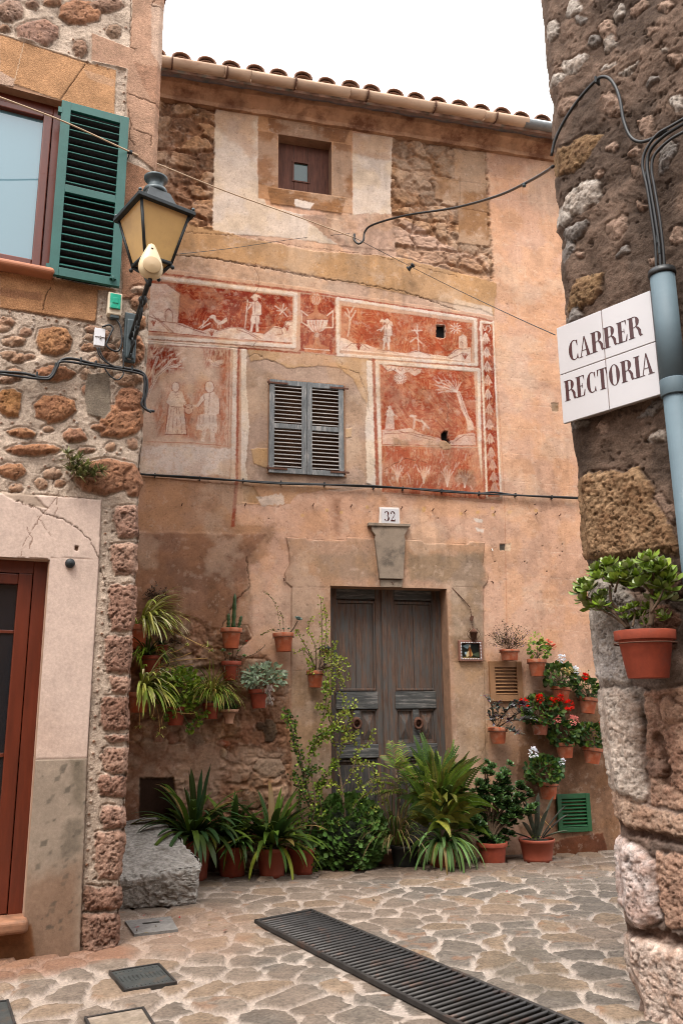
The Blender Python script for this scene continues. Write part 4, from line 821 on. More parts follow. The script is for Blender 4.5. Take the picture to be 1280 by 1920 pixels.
# ---------------------------------------------------------------- stone house on the left
random.seed(11)
SAND = A(205, 156, 114); PINKT = A(200, 162, 136); MO = A(216, 194, 174); MO2 = A(180, 158, 138)
xs = np.concatenate([np.arange(-8.0, -1.9, .06), np.arange(-1.9, -1.75, .03), np.arange(-1.75, .001, .0068), [.0]]); zs = np.arange(-.05, 8.9, .0075)
SL = Sheet(xs, zs, L, MO); S = SL; X, Z = S.X, S.Z
n1 = fbm(X, Z, 1.6, 4, 103); n2 = fbm(X, Z, 6, 5, 107); n3 = fbm(X, Z, 30, 4, 111)
S.C = MO*(.78+.44*n2)[..., None]; S.D += (n2-.5)*.035+(n3-.5)*.012
def pebbles(pts, n, c=(A(196, 160, 138), A(150, 104, 76), A(220, 204, 190)), r=(.006, .013), raw=False):
    q = S.P(pts); a = np.array(q); x0, z0 = a.min(0); x1, z1_ = a.max(0); k = 0; t = 0
    while k < n and t < n*6:
        t += 1; x, z = rnd(x0, x1), rnd(z0, z1_)
        if sdpoly(np.array([x]), np.array([z]), q)[0] > 0: continue
        k += 1; rr = rnd(*r); an = rnd(0, 3); e = [(x+rr*(1+.3*math.sin(i*2+an))*math.cos(i*math.pi/3+an), z+rr*.8*math.sin(i*math.pi/3+an)) for i in range(6)]
        S.fill(e, random.choice(c), .003, .002, .001, disp=None, dk=.012, raw=True)
def row(pts, stepm, **kw):                              # a line of pebbles pressed into the mortar
    q = S.P(pts)
    for (ax, ay), (bx, by) in zip(q[:-1], q[1:]):
        ln = math.hypot(bx-ax, by-ay); m = max(1, int(ln/stepm))
        for i in range(m):
            t = (i+.5)/m; x, z = ax+(bx-ax)*t+rnd(-.006, .006), ay+(by-ay)*t+rnd(-.008, .008); rr = rnd(.007, .012)
            S.fill([(x+rr*math.cos(k*1.05), z+rr*.85*math.sin(k*1.05)) for k in range(6)], random.choice((A(190, 150, 128), A(160, 112, 84), A(214, 190, 172))), .003, .002, .001, dk=.014, raw=True)
def plaster(q):
    W, m = S.mask(q, .004, .002, .003); S.Rg[W] = np.where(m > .5, 1, S.Rg[W])
def blk(q, c, amp=.25, seed=5, sc_=9, feather=.004, rag=.004, rag2=.004, disp=.0, k=1.):
    S.fill(q, lambda x, z: np.array(c)*(1-amp/2+amp*1.6*(fbm(x, z, sc_, 4, seed)-.2))[..., None], feather, rag, rag2, disp=disp, k=k)
pebbles([(0, 0), (245, 0), (240, 90), (0, 63)], 26, r=(.008, .016)); pebbles([(0, 580), (275, 600), (270, 930), (0, 925)], 110)
# stones above the lintel and between window and door
def st_(cx, cy, rx, ry, c1, c2, d=.03, rg=.016, rough=.012):
    a0 = rnd(0, 1); p = [(cx+rx*rnd(.82, 1.12)*math.cos(a0+i*math.pi/4), cy+ry*rnd(.82, 1.12)*math.sin(a0+i*math.pi/4)) for i in range(8)]
    S.stone(p, (A(*c1)*.62+A(196, 158, 130)*.38, A(*c2)*.62+A(188, 146, 116)*.38), d, rg, .010, rough)
st_(72, 62, 46, 26, (176, 140, 130), (140, 108, 96)); st_(150, 25, 40, 24, (190, 128, 88), (150, 106, 84)); st_(150, 92, 15, 20, (170, 136, 118), (140, 110, 92)); st_(20, 22, 26, 24, (160, 138, 128), (130, 108, 98)); st_(200, 10, 32, 14, (160, 128, 112), (128, 100, 88)); st_(215, 60, 17, 14, (160, 140, 122), (120, 100, 86)); st_(100, 5, 20, 8, (190, 150, 120), (160, 120, 96)); st_(60, 10, 14, 8, (150, 130, 118), (120, 100, 90)); st_(8, 55, 12, 7, (150, 120, 100), (120, 94, 78))
blk([(248, -10), (325, -10), (318, 80), (306, 200), (301, 330), (262, 300), (240, 285), (236, 132), (172, 119), (173, 64), (243, 92), (247, 40)], A(196, 156, 130), .4, 6, 7, disp=.02)
S.fill([(285, 10), (318, 14), (306, 130), (282, 100)], A(220, 190, 168), .01, .02, .01, k=.8); S.fill([(250, 120), (305, 130), (300, 220), (270, 170)], lambda x, z: A(180, 136, 110)*(.55+.9*fbm(x, z, 40, 3, 9))[..., None], .01, .02, .01, k=.8)
for q in ([(240, 178), (306, 203)], [(246, 0), (244, 92), (255, 95)], [(290, 0), (284, 14), (318, 18)], [(240, 210), (246, 235), (242, 262), (252, 275)], [(252, 245), (284, 258), (282, 275)]): S.line(q, .004, CRACK, .7, -.012, .01)
blk([(0, 63), (170, 118), (218, 133), (214, 222), (115, 190), (0, 150)], SAND, .3, 8, 6, disp=.01)
blk([(0, 135), (28, 150), (25, 165), (0, 160)], A(214, 180, 156), .2, 8, disp=.01)
S.line([(46, 80), (28, 152)], .003, A(230, 200, 170), .8); S.line([(160, 122), (112, 190)], .004, CRACK, .8, -.01, .004); S.line([(0, 63), (172, 119), (236, 133), (232, 215)], .013, MO, .95, .006, .004); row([(120, 95), (172, 121), (234, 137), (232, 215)], .075)
S.line([(0, 66), (170, 122)], .004, A(120, 84, 60), .6, -.006); S.fill([(155, 130), (215, 150), (214, 165), (165, 148)], A(206, 166, 134), .005, .01, .01, k=.7)
blk([(0, 510), (95, 520), (225, 545), (185, 545), (180, 605), (0, 578)], A(200, 148, 106), .35, 12, 7, disp=.012)
S.fill([(0, 540), (80, 552), (78, 565), (0, 556)], A(160, 112, 84), .008, .02, .01, k=.7)
S.line([(96, 540), (84, 560), (82, 582)], .004, CRACK, .8, -.01, .008); S.line([(0, 579), (180, 606), (184, 545)], .007, A(150, 118, 94), .6, -.004, .004)
row([(8, 584), (180, 612)], .085); row([(192, 560), (188, 600)], .06)
blk([(228, 300), (300, 330), (300, 470), (282, 470), (285, 560), (228, 560)], A(180, 134, 106), .5, 14, 12, disp=.01, rag=.012)
for s in [(262, 570, 18, 14, (176, 134, 108), (150, 108, 84)), (258, 605, 22, 16, (150, 96, 66), (180, 130, 96)), (262, 545, 14, 9, (210, 190, 172), (184, 160, 140)),
          (102, 638, 37, 27, (170, 110, 66), (196, 140, 90)), (103, 700, 44, 15, (150, 92, 60), (176, 116, 80)), (20, 755, 25, 32, (196, 132, 58), (160, 104, 60)), (100, 765, 44, 28, (160, 96, 58), (186, 128, 84)),
          (42, 812, 30, 10, (164, 102, 66), (196, 140, 96)), (65, 843, 52, 11, (160, 96, 60), (190, 130, 88)), (140, 816, 24, 15, (160, 104, 80), (190, 140, 112)), (22, 882, 32, 15, (170, 110, 72), (196, 140, 100)),
          (28, 700, 16, 14, (178, 130, 102), (200, 160, 132)), (30, 640, 22, 10, (184, 146, 118), (206, 172, 146)), (35, 670, 18, 10, (164, 128, 104), (190, 152, 124)), (12, 605, 16, 12, (200, 160, 134), (180, 136, 110)),
          (165, 650, 14, 8, (170, 130, 104), (190, 150, 126)), (228, 790, 47, 36, (150, 94, 66), (190, 128, 88)), (240, 750, 30, 26, (156, 98, 70), (176, 118, 88)), (245, 712, 30, 12, (170, 132, 106), (190, 156, 130)), (250, 655, 24, 34, (150, 92, 62), (176, 120, 90)), (200, 665, 12, 10, (180, 130, 100), (160, 110, 86)), (162, 733, 7, 12, (180, 120, 90), (160, 104, 76)),
          (200, 893, 74, 33, (134, 84, 60), (156, 104, 76)), (253, 905, 24, 34, (130, 80, 58), (160, 108, 80)), (188, 800, 16, 8, (150, 100, 74), (176, 126, 98))]: st_(*s)
placed = [(q[0], q[1], q[2]) for q in ((102, 638, 40), (103, 700, 46), (20, 755, 34), (100, 765, 46), (42, 812, 34), (65, 843, 54), (140, 816, 28), (22, 882, 36), (228, 790, 50), (200, 893, 76), (185, 740, 40), (240, 740, 34))]
for i in range(400):
    a, c__ = rnd(0, 262), rnd(612, 918); rx, ry = rnd(9, 20), rnd(6, 12)
    if any(abs(a-p[0]) < (p[2]+rx)*.98 and abs(c__-p[1]) < (p[2]*.55+ry)*1.0 for p in placed): continue
    placed.append((a, c__, rx)); st_(a, c__, rx, ry, *random.choice((((206, 172, 146), (178, 142, 116)), ((196, 152, 122), (164, 118, 90)), ((186, 150, 128), (160, 124, 104)), ((214, 186, 162), (186, 152, 128)))), .016, .014, .008)
S.fill([(165, 700), (205, 698), (207, 770), (195, 785), (165, 778), (158, 740)], lambda x, z: A(150, 136, 120)*(.8+.4*fbm(x, z, 20, 3, 19))[..., None], .006, .008, .006, disp=.012)
# quoins of pitted red-brown stone below
for i, (x0, x1, y0, y1) in enumerate(((213, 277, 950, 1006), (209, 276, 1018, 1080), (204, 274, 1094, 1182), (198, 270, 1190, 1262), (206, 266, 1268, 1300), (190, 264, 1306, 1368), (199, 258, 1376, 1392), (193, 257, 1400, 1446), (184, 254, 1452, 1494), (190, 252, 1512, 1552), (179, 250, 1558, 1646), (156, 242, 1660, 1704), (150, 238, 1710, 1795))):
    S.stone([(x0, y0+4), (x0+8, y0), (x1+10, y0), (x1+10, y1), (x0+6, y1), (x0-2, (y0+y1)/2)], ((A(198, 160, 140), A(160, 122, 104)), (A(212, 174, 152), A(170, 132, 112)), (A(188, 148, 128), A(150, 112, 94)))[i % 3], .024, .026, .018, .010, 1.7)
    W = S.win(S.P([(x0, y0), (x1+8, y1)]), 0); pt = smooth(.62, .70, fbm(S.X[W], S.Z[W], 48, 3, 60+i)); S.D[W] -= pt*.012; S.C[W] *= (1-.3*pt)[..., None]
row([(200, 948), (196, 1050), (190, 1200), (180, 1330), (172, 1450), (166, 1580), (160, 1660)], .078)
row([(116, 930), (190, 942)], .06); row([(8, 910), (100, 912)], .09)
# plaster door surround with a stained lower part
blk([(-200, 915), (191, 937), (187, 1050), (163, 1425), (40, 1435), (90, 1049), (-200, 1040)], A(234, 208, 192), .12, 16, 3, disp=.025, rag=.002, rag2=.003)
S.fill([(0, 1230), (163, 1420), (60, 1425)], A(206, 172, 150), .2, .05, .01, k=.4)
blk([(66, 1424), (164, 1421), (150, 1790), (20, 1830), (30, 1700)], A(176, 158, 140), .3, 17, 5, disp=.03, rag=.002, rag2=.004)
S.fill([(30, 1650), (155, 1620), (150, 1800), (10, 1830)], A(156, 122, 98), .1, .1, .02, k=.75); S.fill([(-60, 1740), (60, 1730), (70, 1830), (-60, 1840)], lambda x, z: A(140, 94, 62)*(.6+.8*fbm(x, z, 12, 3, 18))[..., None], .01, .01, .006, disp=.03)
for i in range(60):
    a, b = rnd(70, 160), rnd(1430, 1740); r_ = rnd(2, 8); d = .9 if a > 105 else .5
    if rnd(0, 1) < d: S.fill([(a-r_*.6, b-r_*.4), (a+r_, b-r_), (a+r_*.5, b+r_*.6), (a-r_, b+r_)], A(96, 90, 80), .006, .01, .008, k=rnd(.3, .75))
S.fill([(135, 1425), (160, 1425), (156, 1520), (138, 1500)], A(110, 100, 84), .03, .03, .02, k=.6); S.fill([(120, 1540), (150, 1535), (148, 1600), (112, 1610)], A(100, 92, 80), .03, .04, .02, k=.55)
S.line([(190, 937), (186, 1050), (164, 1421), (150, 1785)], .004, A(130, 104, 84), .7, -.012, .003); S.line([(0, 921), (190, 938)], .004, A(130, 100, 80), .7, -.008, .003); S.line([(96, 1046), (186, 1049)], .003, A(150, 120, 98), .7, -.004)
S.line([(66, 1424), (164, 1421)], .004, A(120, 96, 78), .7, -.006, .003)
S.fill([(2, 924), (60, 925), (90, 955), (60, 950), (30, 940)], A(186, 164, 144), .005, .01, .01, k=.8, disp=.012)
S.line([(30, 940), (62, 950), (85, 965), (118, 973), (140, 988), (165, 1010), (183, 1038), (190, 1070), (200, 1100)], .005, CRACK, .8, -.008, .02)
for q in ([(40, 1045), (45, 1020), (80, 965), (110, 930), (112, 920)], [(72, 970), (85, 990), (95, 1005)], [(107, 925), (108, 955), (100, 970)], [(55, 1030), (60, 1010), (50, 990)], [(80, 900), (100, 905), (104, 880), (112, 870)], [(180, 840), (190, 860), (185, 875)]): S.line(q, .0025, A(130, 96, 74), .7, -.004, .01)
S.fill([(140, 1024), (147, 1026), (145, 1034), (139, 1032)], A(110, 80, 60), .003, .004, .003, disp=.01)
S.C *= (.9+.2*n3)[..., None]
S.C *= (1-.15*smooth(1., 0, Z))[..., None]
def corner_round(s, N):                                 # ragged arris turning into the side wall
    x = s.X; k = smooth(-.05, 0, x); N[..., 1] += k*.045*(1+.8*(fbm(s.X*0, s.Z, 6, 3, 71)-.5)); N[..., 0] += k*((fbm(s.X*0+1, s.Z, 9, 4, 73)-.5)*.06*(1-smooth(4.2, 4.6, s.Z)*.85))
x0, z0 = L.px(-60, 600); LW = (-3.0, L.px(60, 506)[1], L.px(112, 350)[0], L.px(60, 175)[1]); a_ = L.px(92, 1060)
LD = (-3.0, L.px(30, 1735)[1], L.px(91, 1080)[0], L.px(60, 1048)[1])
left = framed('stone_corner_house', 'rubble and plaster corner house on the left with green shutter and red wood door', 'house', L)
plaster([(-900, 900), (-200, 915), (191, 937), (187, 1050), (163, 1425), (150, 1790), (20, 1830), (-900, 2000)])
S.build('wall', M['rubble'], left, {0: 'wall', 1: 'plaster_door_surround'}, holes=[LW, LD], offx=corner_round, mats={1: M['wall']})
# side face running back from the corner, roof slab above the frame
xs2 = np.arange(0, 3.0, .03); SS = Sheet(xs2, np.arange(-.05, 8.9, .03), L, A(180, 136, 108)); SS.C *= (.6+.8*fbm(SS.X, SS.Z, 5, 4, 77))[..., None]; SS.D += (fbm(SS.X, SS.Z, 4, 4, 79)-.5)*.06
def side_off(s, N):
    x = N[..., 0].copy(); y = N[..., 1].copy(); N[..., 0] = -.008+y*smooth(0, .1, x)+(fbm(s.X*0+1, s.Z, 9, 4, 73)-.5)*.06*(1-smooth(0, .2, x))*(1-smooth(4.2, 4.6, s.Z)*.85); N[..., 1] = .035+x
SS.build('side_wall', M['rubble'], left, offx=side_off)
b = MB(); b.box((-4, 1.8, 8.95), (8.3, 3.9, .2)); b.build('roof', 'tile', left); b = MB(); b.box((-4.1, 1.95, 4.3), (7.8, 3.1, 8.6)); b.build('interior', 'dark', left)
# --- upper window
reveal((LW[0], LW[1], LW[2], LW[3]), .17, 'window_reveal', 'sand_in' if 'sand_in' in M else 'render_in', left, back=False)
YW = .12; wi = framed  # window joinery set back in the reveal
wf = MB(); xw1 = LW[2]; zt, zb = LW[3], LW[1]
wf.box((xw1-.045, YW, (zt+zb)/2), (.09, .07, zt-zb)); wf.box((xw1-1.2, YW, zt-.045), (2.22, .07, .09)); wf.box((xw1-1.2, YW, zb+.035), (2.22, .07, .07))
wo = wf.build('window', 'mahogany', left, .006)
wf = MB(); wf.box((xw1-.13, YW-.02, (zt+zb)/2-.01), (.07, .06, zt-zb-.17)); wf.box((xw1-1.3, YW-.02, zt-.115), (2.27, .058, .06)); wf.box((xw1-1.3, YW-.02, zb+.10), (2.27, .058, .07)); wf.build('sash', 'mahogany', wo, .008)
m_, t_, p_ = nmat('sky_window_glass'); p_.inputs['Base Color'].default_value = (.10, .19, .23, 1); p_.inputs['Roughness'].default_value = .04; p_.inputs['IOR'].default_value = 1.8; M['skyglass'] = m_
b = MB(); b.box((xw1-1.3, YW+.0, (zt+zb)/2), (2.3, .006, zt-zb-.2)); b.build('glass', 'skyglass', wo)
b = MB(); zs_ = L.px(50, 505, -.05)[1]; xr = L.px(102, 512, -.05)[0]
b.prism([(0, 0)], 0, 0) if False else None
b.box((xr-1.3, .0, zs_-.005), (2.6, .26, .06)); M['sillclay'] = mat('orange_clay_sill', A(200, 128, 90), .6, var=.2, vs=5); b.build('window_sill', 'sillclay', left, .028, 4)
# --- green shutter, folded back against the wall: its own frame measured from the photo
YS = -.085; p = [L.px(a, b_, YS) for a, b_ in ((115, 188), (240, 224), (226, 540), (93, 515))]
sx0 = (p[0][0]+p[3][0])/2; sx1 = (p[1][0]+p[2][0])/2; sz1 = (p[0][1]+p[1][1])/2; sz0 = (p[3][1]+p[2][1])/2; print('shutter', p)
so_ = louvre(sx0, sz0, sx1, sz1, YS, .075, 10, 'teal', 'teal', left, 'green_shutter', True, th=.04, tilt=42, sdepth=.04, backing='dark', zmids=(L.px(170, 365, YS)[1]))
for zz in (sz1-.1, sz0+.06): h = MB(); h.box((sx0-.01, YS+.0, zz), (.03, .05, .05)); h.build('hinge', 'teal', so_)
h = MB()
h.box((sx1-.06, YS-.03, sz0+.06), (.05, .02, .014)); h.tube([(sx1-.06, YS-.02, sz0+.08), (sx1-.06, YS-.045, sz0+.07), (sx1-.06, YS-.04, sz0+.03)], .007, 6); h.build('latch', 'teal', so_)
# --- lower door
reveal((LD[0], LD[1], LD[2], LD[3]), .20, 'door_reveal', 'white_in' if 'white_in' in M else 'cream_in', left, back=False) if False else None
M['cream_in'] = mat('cream_reveal', A(206, 168, 142), .9, var=.15, vs=5, bump=.4)
reveal((LD[0], LD[1], LD[2], LD[3]), .18, 'door_reveal', 'cream_in', left, back=False)
YD = .12; xd = LD[2]; zt, zb = LD[3], LD[1]; d = MB()
d.box((xd-.05, YD, (zt+zb)/2), (.10, .08, zt-zb)); d.box((xd-1.2, YD, zt-.05), (2.2, .08, .10)); do = d.build('door', 'mahogany', left, .006)
d = MB(); zm = L.px(30, 1535, YD)[1]; zr = L.px(20, 1415, YD)[1]
d.box((xd-.155, YD-.02, (zt+zb)/2-.02), (.10, .05, zt-zb-.16)); d.box((xd-1.2, YD-.02, zt-.145), (1.99, .048, .08)); d.box((xd-1.2, YD-.02, zm-.03), (1.99, .048, .10)); d.box((xd-1.2, YD-.02, zb+.07), (1.99, .048, .14))
d.box((xd-1.2, YD-.004, (zm+zb)/2), (1.99, .02, zm-zb-.1)); d.box((xd-.62, YD-.018, (zm+zb)/2+.02), (.72, .02, zm-zb-.34))
d.build('door_sash', 'mahogany', do, .008); m_, t_, p_ = nmat('dark_door_glass'); p_.inputs['Base Color'].default_value = (.012, .012, .014, 1); p_.inputs['Roughness'].default_value = .06; M['doorglass'] = m_; d = MB(); d.box((xd-1.2, YD+.0, (zm+zt)/2), (1.99, .008, zt-zm-.1)); d.build('glass', 'doorglass', do)
d = MB(); d.box((xd-1.2, YD-.008, zr), (1.99, .012, .03)); d.box((xd-1.2, YD-.008, L.px(30, 1185, YD)[1]), (1.99, .012, .025)); d.build('glazing_bar', 'mahogany', do, .003)
d = MB(); ts = L.px(10, 1722, -.05)[1]; xt_ = L.px(52, 1745, -.06)[0]; d.box((xt_-1.3, .02, ts-.05), (2.6, .30, .09)); M['threshold'] = mat('worn_tan_threshold', A(176, 124, 92), .7, var=.3, vs=6, c2=A(130, 92, 68), t2=(.5, .65), bump=.4); d.build('threshold', 'threshold', left, .03, 4)
# ---------------------------------------------------------------- stone house on the right
random.seed(21)
xs = np.concatenate([np.arange(-1.2, -.06, .04), np.arange(-.06, 1.45, .0072), np.arange(1.45, 2.6, .014), np.arange(2.6, 8.0, .028)]); zs = np.arange(-.05, 8.0, .0078)
S = Sheet(xs, zs, K, A(150, 116, 94)); X, Z = S.X, S.Z
sil = [(1005, -80), (1005, 0), (1012, 80), (1019, 160), (1027, 190), (1025, 260), (1031, 300), (1029, 345), (1038, 390), (1032, 430), (1044, 445), (1043, 520), (1050, 560), (1049, 620), (1058, 795), (1070, 860), (1077, 930), (1086, 1030), (1092, 1070), (1098, 1160), (1108, 1260), (1113, 1300), (1124, 1400), (1136, 1480), (1143, 1530), (1150, 1560), (1146, 1600), (1152, 1680), (1160, 1740), (1164, 1800), (1180, 1850), (1190, 1880), (1186, 1905)]
sl_ = [K.px(a, b) for a, b in sil]; zz_ = np.array([q[1] for q in sl_])[::-1]; xx_ = np.array([q[0] for q in sl_])[::-1]
edge = lambda z: np.interp(z, zz_, xx_)
n1 = fbm(X, Z, 2., 4, 203); n2 = fbm(X, Z, 7, 5, 207); n3 = fbm(X, Z, 34, 4, 211)
EX = edge(Z)                                            # sheet x is measured from the irregular corner
def kp(pts):
    o = []
    for a, b in pts: x, z = K.px(a, b); o.append((x-float(edge(z)), z))
    return o
S.P = kp
S.C = A(138, 108, 88)*1.12*np.array([.88, 1., 1.13])*(.50+.85*n2+.25*(n1-.5))[..., None]; g = smooth(.45, .62, fbm(X, Z, 3, 4, 215))[..., None]; S.C = S.C*(1-.6*g)+A(84, 72, 64)*.6*g*(.8+.4*n2)[..., None]
S.D += (n2-.5)*.05+(n3-.5)*.012+(n1-.5)*.03
LIME = ((232, 220, 208), (184, 168, 154)); PKL = ((200, 170, 150), (160, 132, 114)); OCR = ((176, 142, 106), (136, 106, 80)); GRY = ((176, 168, 162), (140, 130, 122))
def kst(cx, cy, rx, ry, cc, rot=0, d=.020, rg=.045, rough=.012):
    p = []; a0 = rnd(0, 1)
    for i in range(9):
        t = a0+i*2*math.pi/9; u, v = rx*rnd(.7, 1.3)*math.cos(t), ry*rnd(.7, 1.3)*math.sin(t); c_, s_ = math.cos(R(rot)), math.sin(R(rot)); p.append((cx+u*c_-v*s_, cy+u*s_+v*c_))
    S.stone(p, (A(*cc[0]), A(*cc[1])), d, rg, .018, rough, 1.5)
for q in [(1077, 13, 16, 20, LIME, 20), (1033, 53, 14, 21, LIME, 25), (1160, 22, 8, 16, LIME, 20), (1138, 58, 22, 20, PKL, -40), (1145, 80, 16, 14, LIME, -40), (1195, 15, 20, 12, PKL, -45), (1245, 15, 14, 12, PKL, -40), (1073, 123, 34, 12, LIME, -38), (1038, 153, 18, 9, LIME, -30), (1178, 137, 24, 6, LIME, -38),
          (1142, 124, 9, 4, LIME, 0), (1250, 90, 6, 4, LIME, 0), (1148, 195, 22, 26, PKL, -30), (1066, 196, 28, 12, PKL, -30), (1207, 236, 14, 22, PKL, 0), (1160, 205, 16, 14, PKL, 0), (1143, 281, 12, 9, PKL, -20), (1185, 283, 18, 7, PKL, -30), (1250, 292, 14, 26, GRY, 10), (1188, 321, 7, 14, PKL, 10), (1072, 290, 48, 26, OCR, -35),
          (1088, 375, 48, 22, LIME, -38), (1050, 408, 22, 17, LIME, -30), (1080, 435, 36, 15, GRY, -32), (1060, 470, 22, 16, GRY, -30), (1157, 430, 22, 16, PKL, -40), (1206, 385, 10, 9, PKL, 0), (1226, 490, 10, 9, PKL, 0), (1095, 545, 44, 20, OCR, -38), (1070, 590, 26, 14, GRY, -40), (1270, 110, 14, 14, PKL, 0), (1268, 195, 16, 12, LIME, 0), (1266, 440, 12, 18, PKL, 30), (1085, 480, 9, 8, PKL, 0), (1165, 470, 14, 6, GRY, -30), (1088, 40, 12, 8, GRY, 0), (1110, 78, 14, 8, GRY, -30), (1225, 60, 14, 8, PKL, -30), (1225, 150, 12, 6, GRY, 0), (1120, 330, 8, 6, PKL, 0),
          (1130, 803, 12, 8, PKL, 0), (1233, 822, 24, 11, LIME, -25), (1220, 770, 30, 10, GRY, -25), (1085, 790, 24, 10, GRY, -25), (1250, 960, 16, 28, PKL, -30)]: kst(*q)
S.stone(kp([(1068, 900), (1100, 890), (1148, 878), (1165, 890), (1195, 880), (1228, 915), (1228, 940), (1262, 990), (1275, 1040), (1235, 1040), (1205, 1045), (1150, 1050), (1076, 1045)]), (A(196, 160, 124), A(150, 114, 84)), .045, .03, .025, .018, 1.9, raw=True)
blk([(1070, 1048), (1160, 1050), (1250, 1040), (1260, 1100), (1180, 1110), (1085, 1075)], A(122, 106, 94), .5, 23, 9, disp=.0)
def kpoly(pts, c1, c2, d, rough=.03, rg=.02): S.stone(kp(pts), (A(*c1), A(*c2)), d*.6, rg, .02, rough*.5, 1.8, raw=True)
kpoly([(1080, 1080), (1150, 1085), (1190, 1120), (1200, 1200), (1180, 1290), (1100, 1275)], (206, 194, 182), (160, 146, 132), .05)
kpoly([(1100, 1275), (1190, 1290), (1215, 1300), (1210, 1340), (1105, 1300)], (150, 136, 122), (120, 104, 92), .0)
kpoly([(1100, 1290), (1180, 1290), (1200, 1330), (1205, 1420), (1215, 1500), (1180, 1535), (1130, 1520), (1110, 1400)], (206, 188, 170), (164, 142, 124), .07)
kpoly([(1205, 1300), (1300, 1280), (1300, 1520), (1225, 1510), (1210, 1420)], (176, 142, 118), (140, 104, 84), .0)
kpoly([(1120, 1470), (1240, 1520), (1300, 1530), (1300, 1580), (1200, 1560), (1140, 1540)], (190, 160, 136), (150, 118, 96), .04)
kpoly([(1130, 1560), (1195, 1590), (1230, 1620), (1240, 1720), (1200, 1745), (1145, 1700)], (214, 196, 184), (176, 146, 130), .08)
kpoly([(1225, 1600), (1310, 1600), (1310, 1740), (1250, 1740)], (180, 144, 120), (146, 112, 92), .02)
kpoly([(1150, 1745), (1220, 1760), (1300, 1790), (1300, 1990), (1220, 1950), (1170, 1850)], (208, 186, 168), (168, 138, 118), .08)
for q in ([(1140, 1542), (1180, 1558), (1240, 1570), (1300, 1580)], [(1150, 1742), (1200, 1752), (1250, 1755), (1300, 1775)], [(1230, 1380), (1245, 1420), (1250, 1470)], [(1060, 1062), (1130, 1070), (1200, 1110)]): S.line([tuple(v) for v in S.P(q)], .022, A(90, 64, 50), .75, -.05, .02, raw=True)
kst(1240, 1180, 30, 40, ((160, 116, 92), (130, 94, 76)), 0, .02); kst(1262, 1100, 20, 30, ((120, 90, 72), (96, 74, 62)), 0, .01); kst(1225, 1440, 16, 18, ((140, 110, 92), (116, 90, 76)), 0, .02); kst(1255, 1340, 22, 26, ((176, 140, 116), (150, 116, 94)), 0, .03)
for i in range(260):                                    # the rest of the wall towards the street, beyond the photo's edge
    x, z = rnd(.95, 6.5), rnd(.1, 7.8); r_ = rnd(.03, .11) if z > 2.4 else rnd(.08, .2); cc = random.choice((LIME, PKL, GRY, PKL, OCR)); a0 = rnd(0, 1); ti = rnd(.3, .8)
    p = []
    for k in range(9): t = a0+k*2*math.pi/9; u, v = r_*rnd(.8, 1.3)*math.cos(t), r_*.65*rnd(.7, 1.2)*math.sin(t); p.append((x+u*math.cos(ti)-v*math.sin(ti), z+u*math.sin(ti)+v*math.cos(ti)))
    if x-r_*1.3 > .95: S.stone(p, (A(*cc[0]), A(*cc[1])), .02, .03, .014, .012, 1.5, raw=True)
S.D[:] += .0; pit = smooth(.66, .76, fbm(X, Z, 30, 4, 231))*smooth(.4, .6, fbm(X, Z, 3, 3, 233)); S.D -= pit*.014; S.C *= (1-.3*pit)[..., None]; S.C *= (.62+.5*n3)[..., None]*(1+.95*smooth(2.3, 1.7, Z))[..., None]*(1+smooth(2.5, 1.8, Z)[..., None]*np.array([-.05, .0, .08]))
def wrap(s, N):
    x = s.X; back = np.minimum(x, 0); d = -N[..., 1]; f = smooth(-.0, .12, x); rr = .06
    # in front of the corner: u = edge + x ; behind it the sheet turns and runs away from the street
    N[..., 0] = np.where(x >= 0, EX+x, EX+.0*back-d*.4); N[..., 1] = np.where(x >= 0, -d*(.25+.75*f)+rr*(1-smooth(0, .14, x))**2*1., -back+rr-d*.25)
right = framed('rubble_corner_house', 'tall rough rubble house on the right carrying the street name tiles', 'house', K)
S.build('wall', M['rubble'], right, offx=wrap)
b = MB(); b.box((4.1, 1.6, 8.0), (8.2, 3.2, .2)); b.build('roof', 'tile', right); b = MB(); b.box((4.2, 1.7, 3.9), (7.4, 2.6, 7.8)); b.build('interior', 'dark', right)
# ---------------------------------------------------------------- ground
random.seed(31)
class GF:                                               # the ground as a sheet: x stays x, sheet z is world y
    def poly(s, pts, y=0): return [tuple(G(a, b)[:2]) for a, b in pts]
xs = np.concatenate([np.arange(-14, -3.4, .12), np.arange(-3.4, 4.3, .0135), np.arange(4.3, 14, .12)]); ys = np.concatenate([np.arange(-12, 4.6, .15), np.arange(4.6, 10.8, .0135), np.arange(10.8, 16, .2)])
S = Sheet(xs, ys, GF(), A(196, 170, 148)); X, Z = S.X, S.Z
n1 = fbm(X, Z, 1.2, 4, 303); n2 = fbm(X, Z, 6, 5, 307); n3 = fbm(X, Z, 30, 4, 311)
f1, f2, cid = worley(X*3.45+(n2-.5)*.6, Z*3.5+(n1-.5)*.6+(n2-.5)*.3, 321, .95); e = f2-f1
s = smooth(.085+.07*n2, .112+.07*n2, e+(n3-.5)*.07-.05*smooth(.2, 1.4, -X)*smooth(7.2, 6., Z))
T = tab(5); ci = (cid*255).astype(int); c2 = T[ci, 3][..., None]; c3 = T[ci, 9][..., None]
sc1 = A(164, 150, 136); sc2 = A(154, 142, 130); sc3 = A(178, 154, 130)
stc = np.where(c2 < .4, sc2, np.where(c2 < .8, sc1, sc3))*(.8+.35*c3)
speck = smooth(.6, .7, fbm(X, Z, 48, 2, 331)); stc = stc*.86*(.7+.55*n3)[..., None]*(1-.3*speck[..., None]); rust_ = smooth(.62, .72, fbm(X, Z, 8, 3, 335))[..., None]*(c3 > .6); stc = stc*(1-.4*rust_)+A(176, 120, 80)*.4*rust_
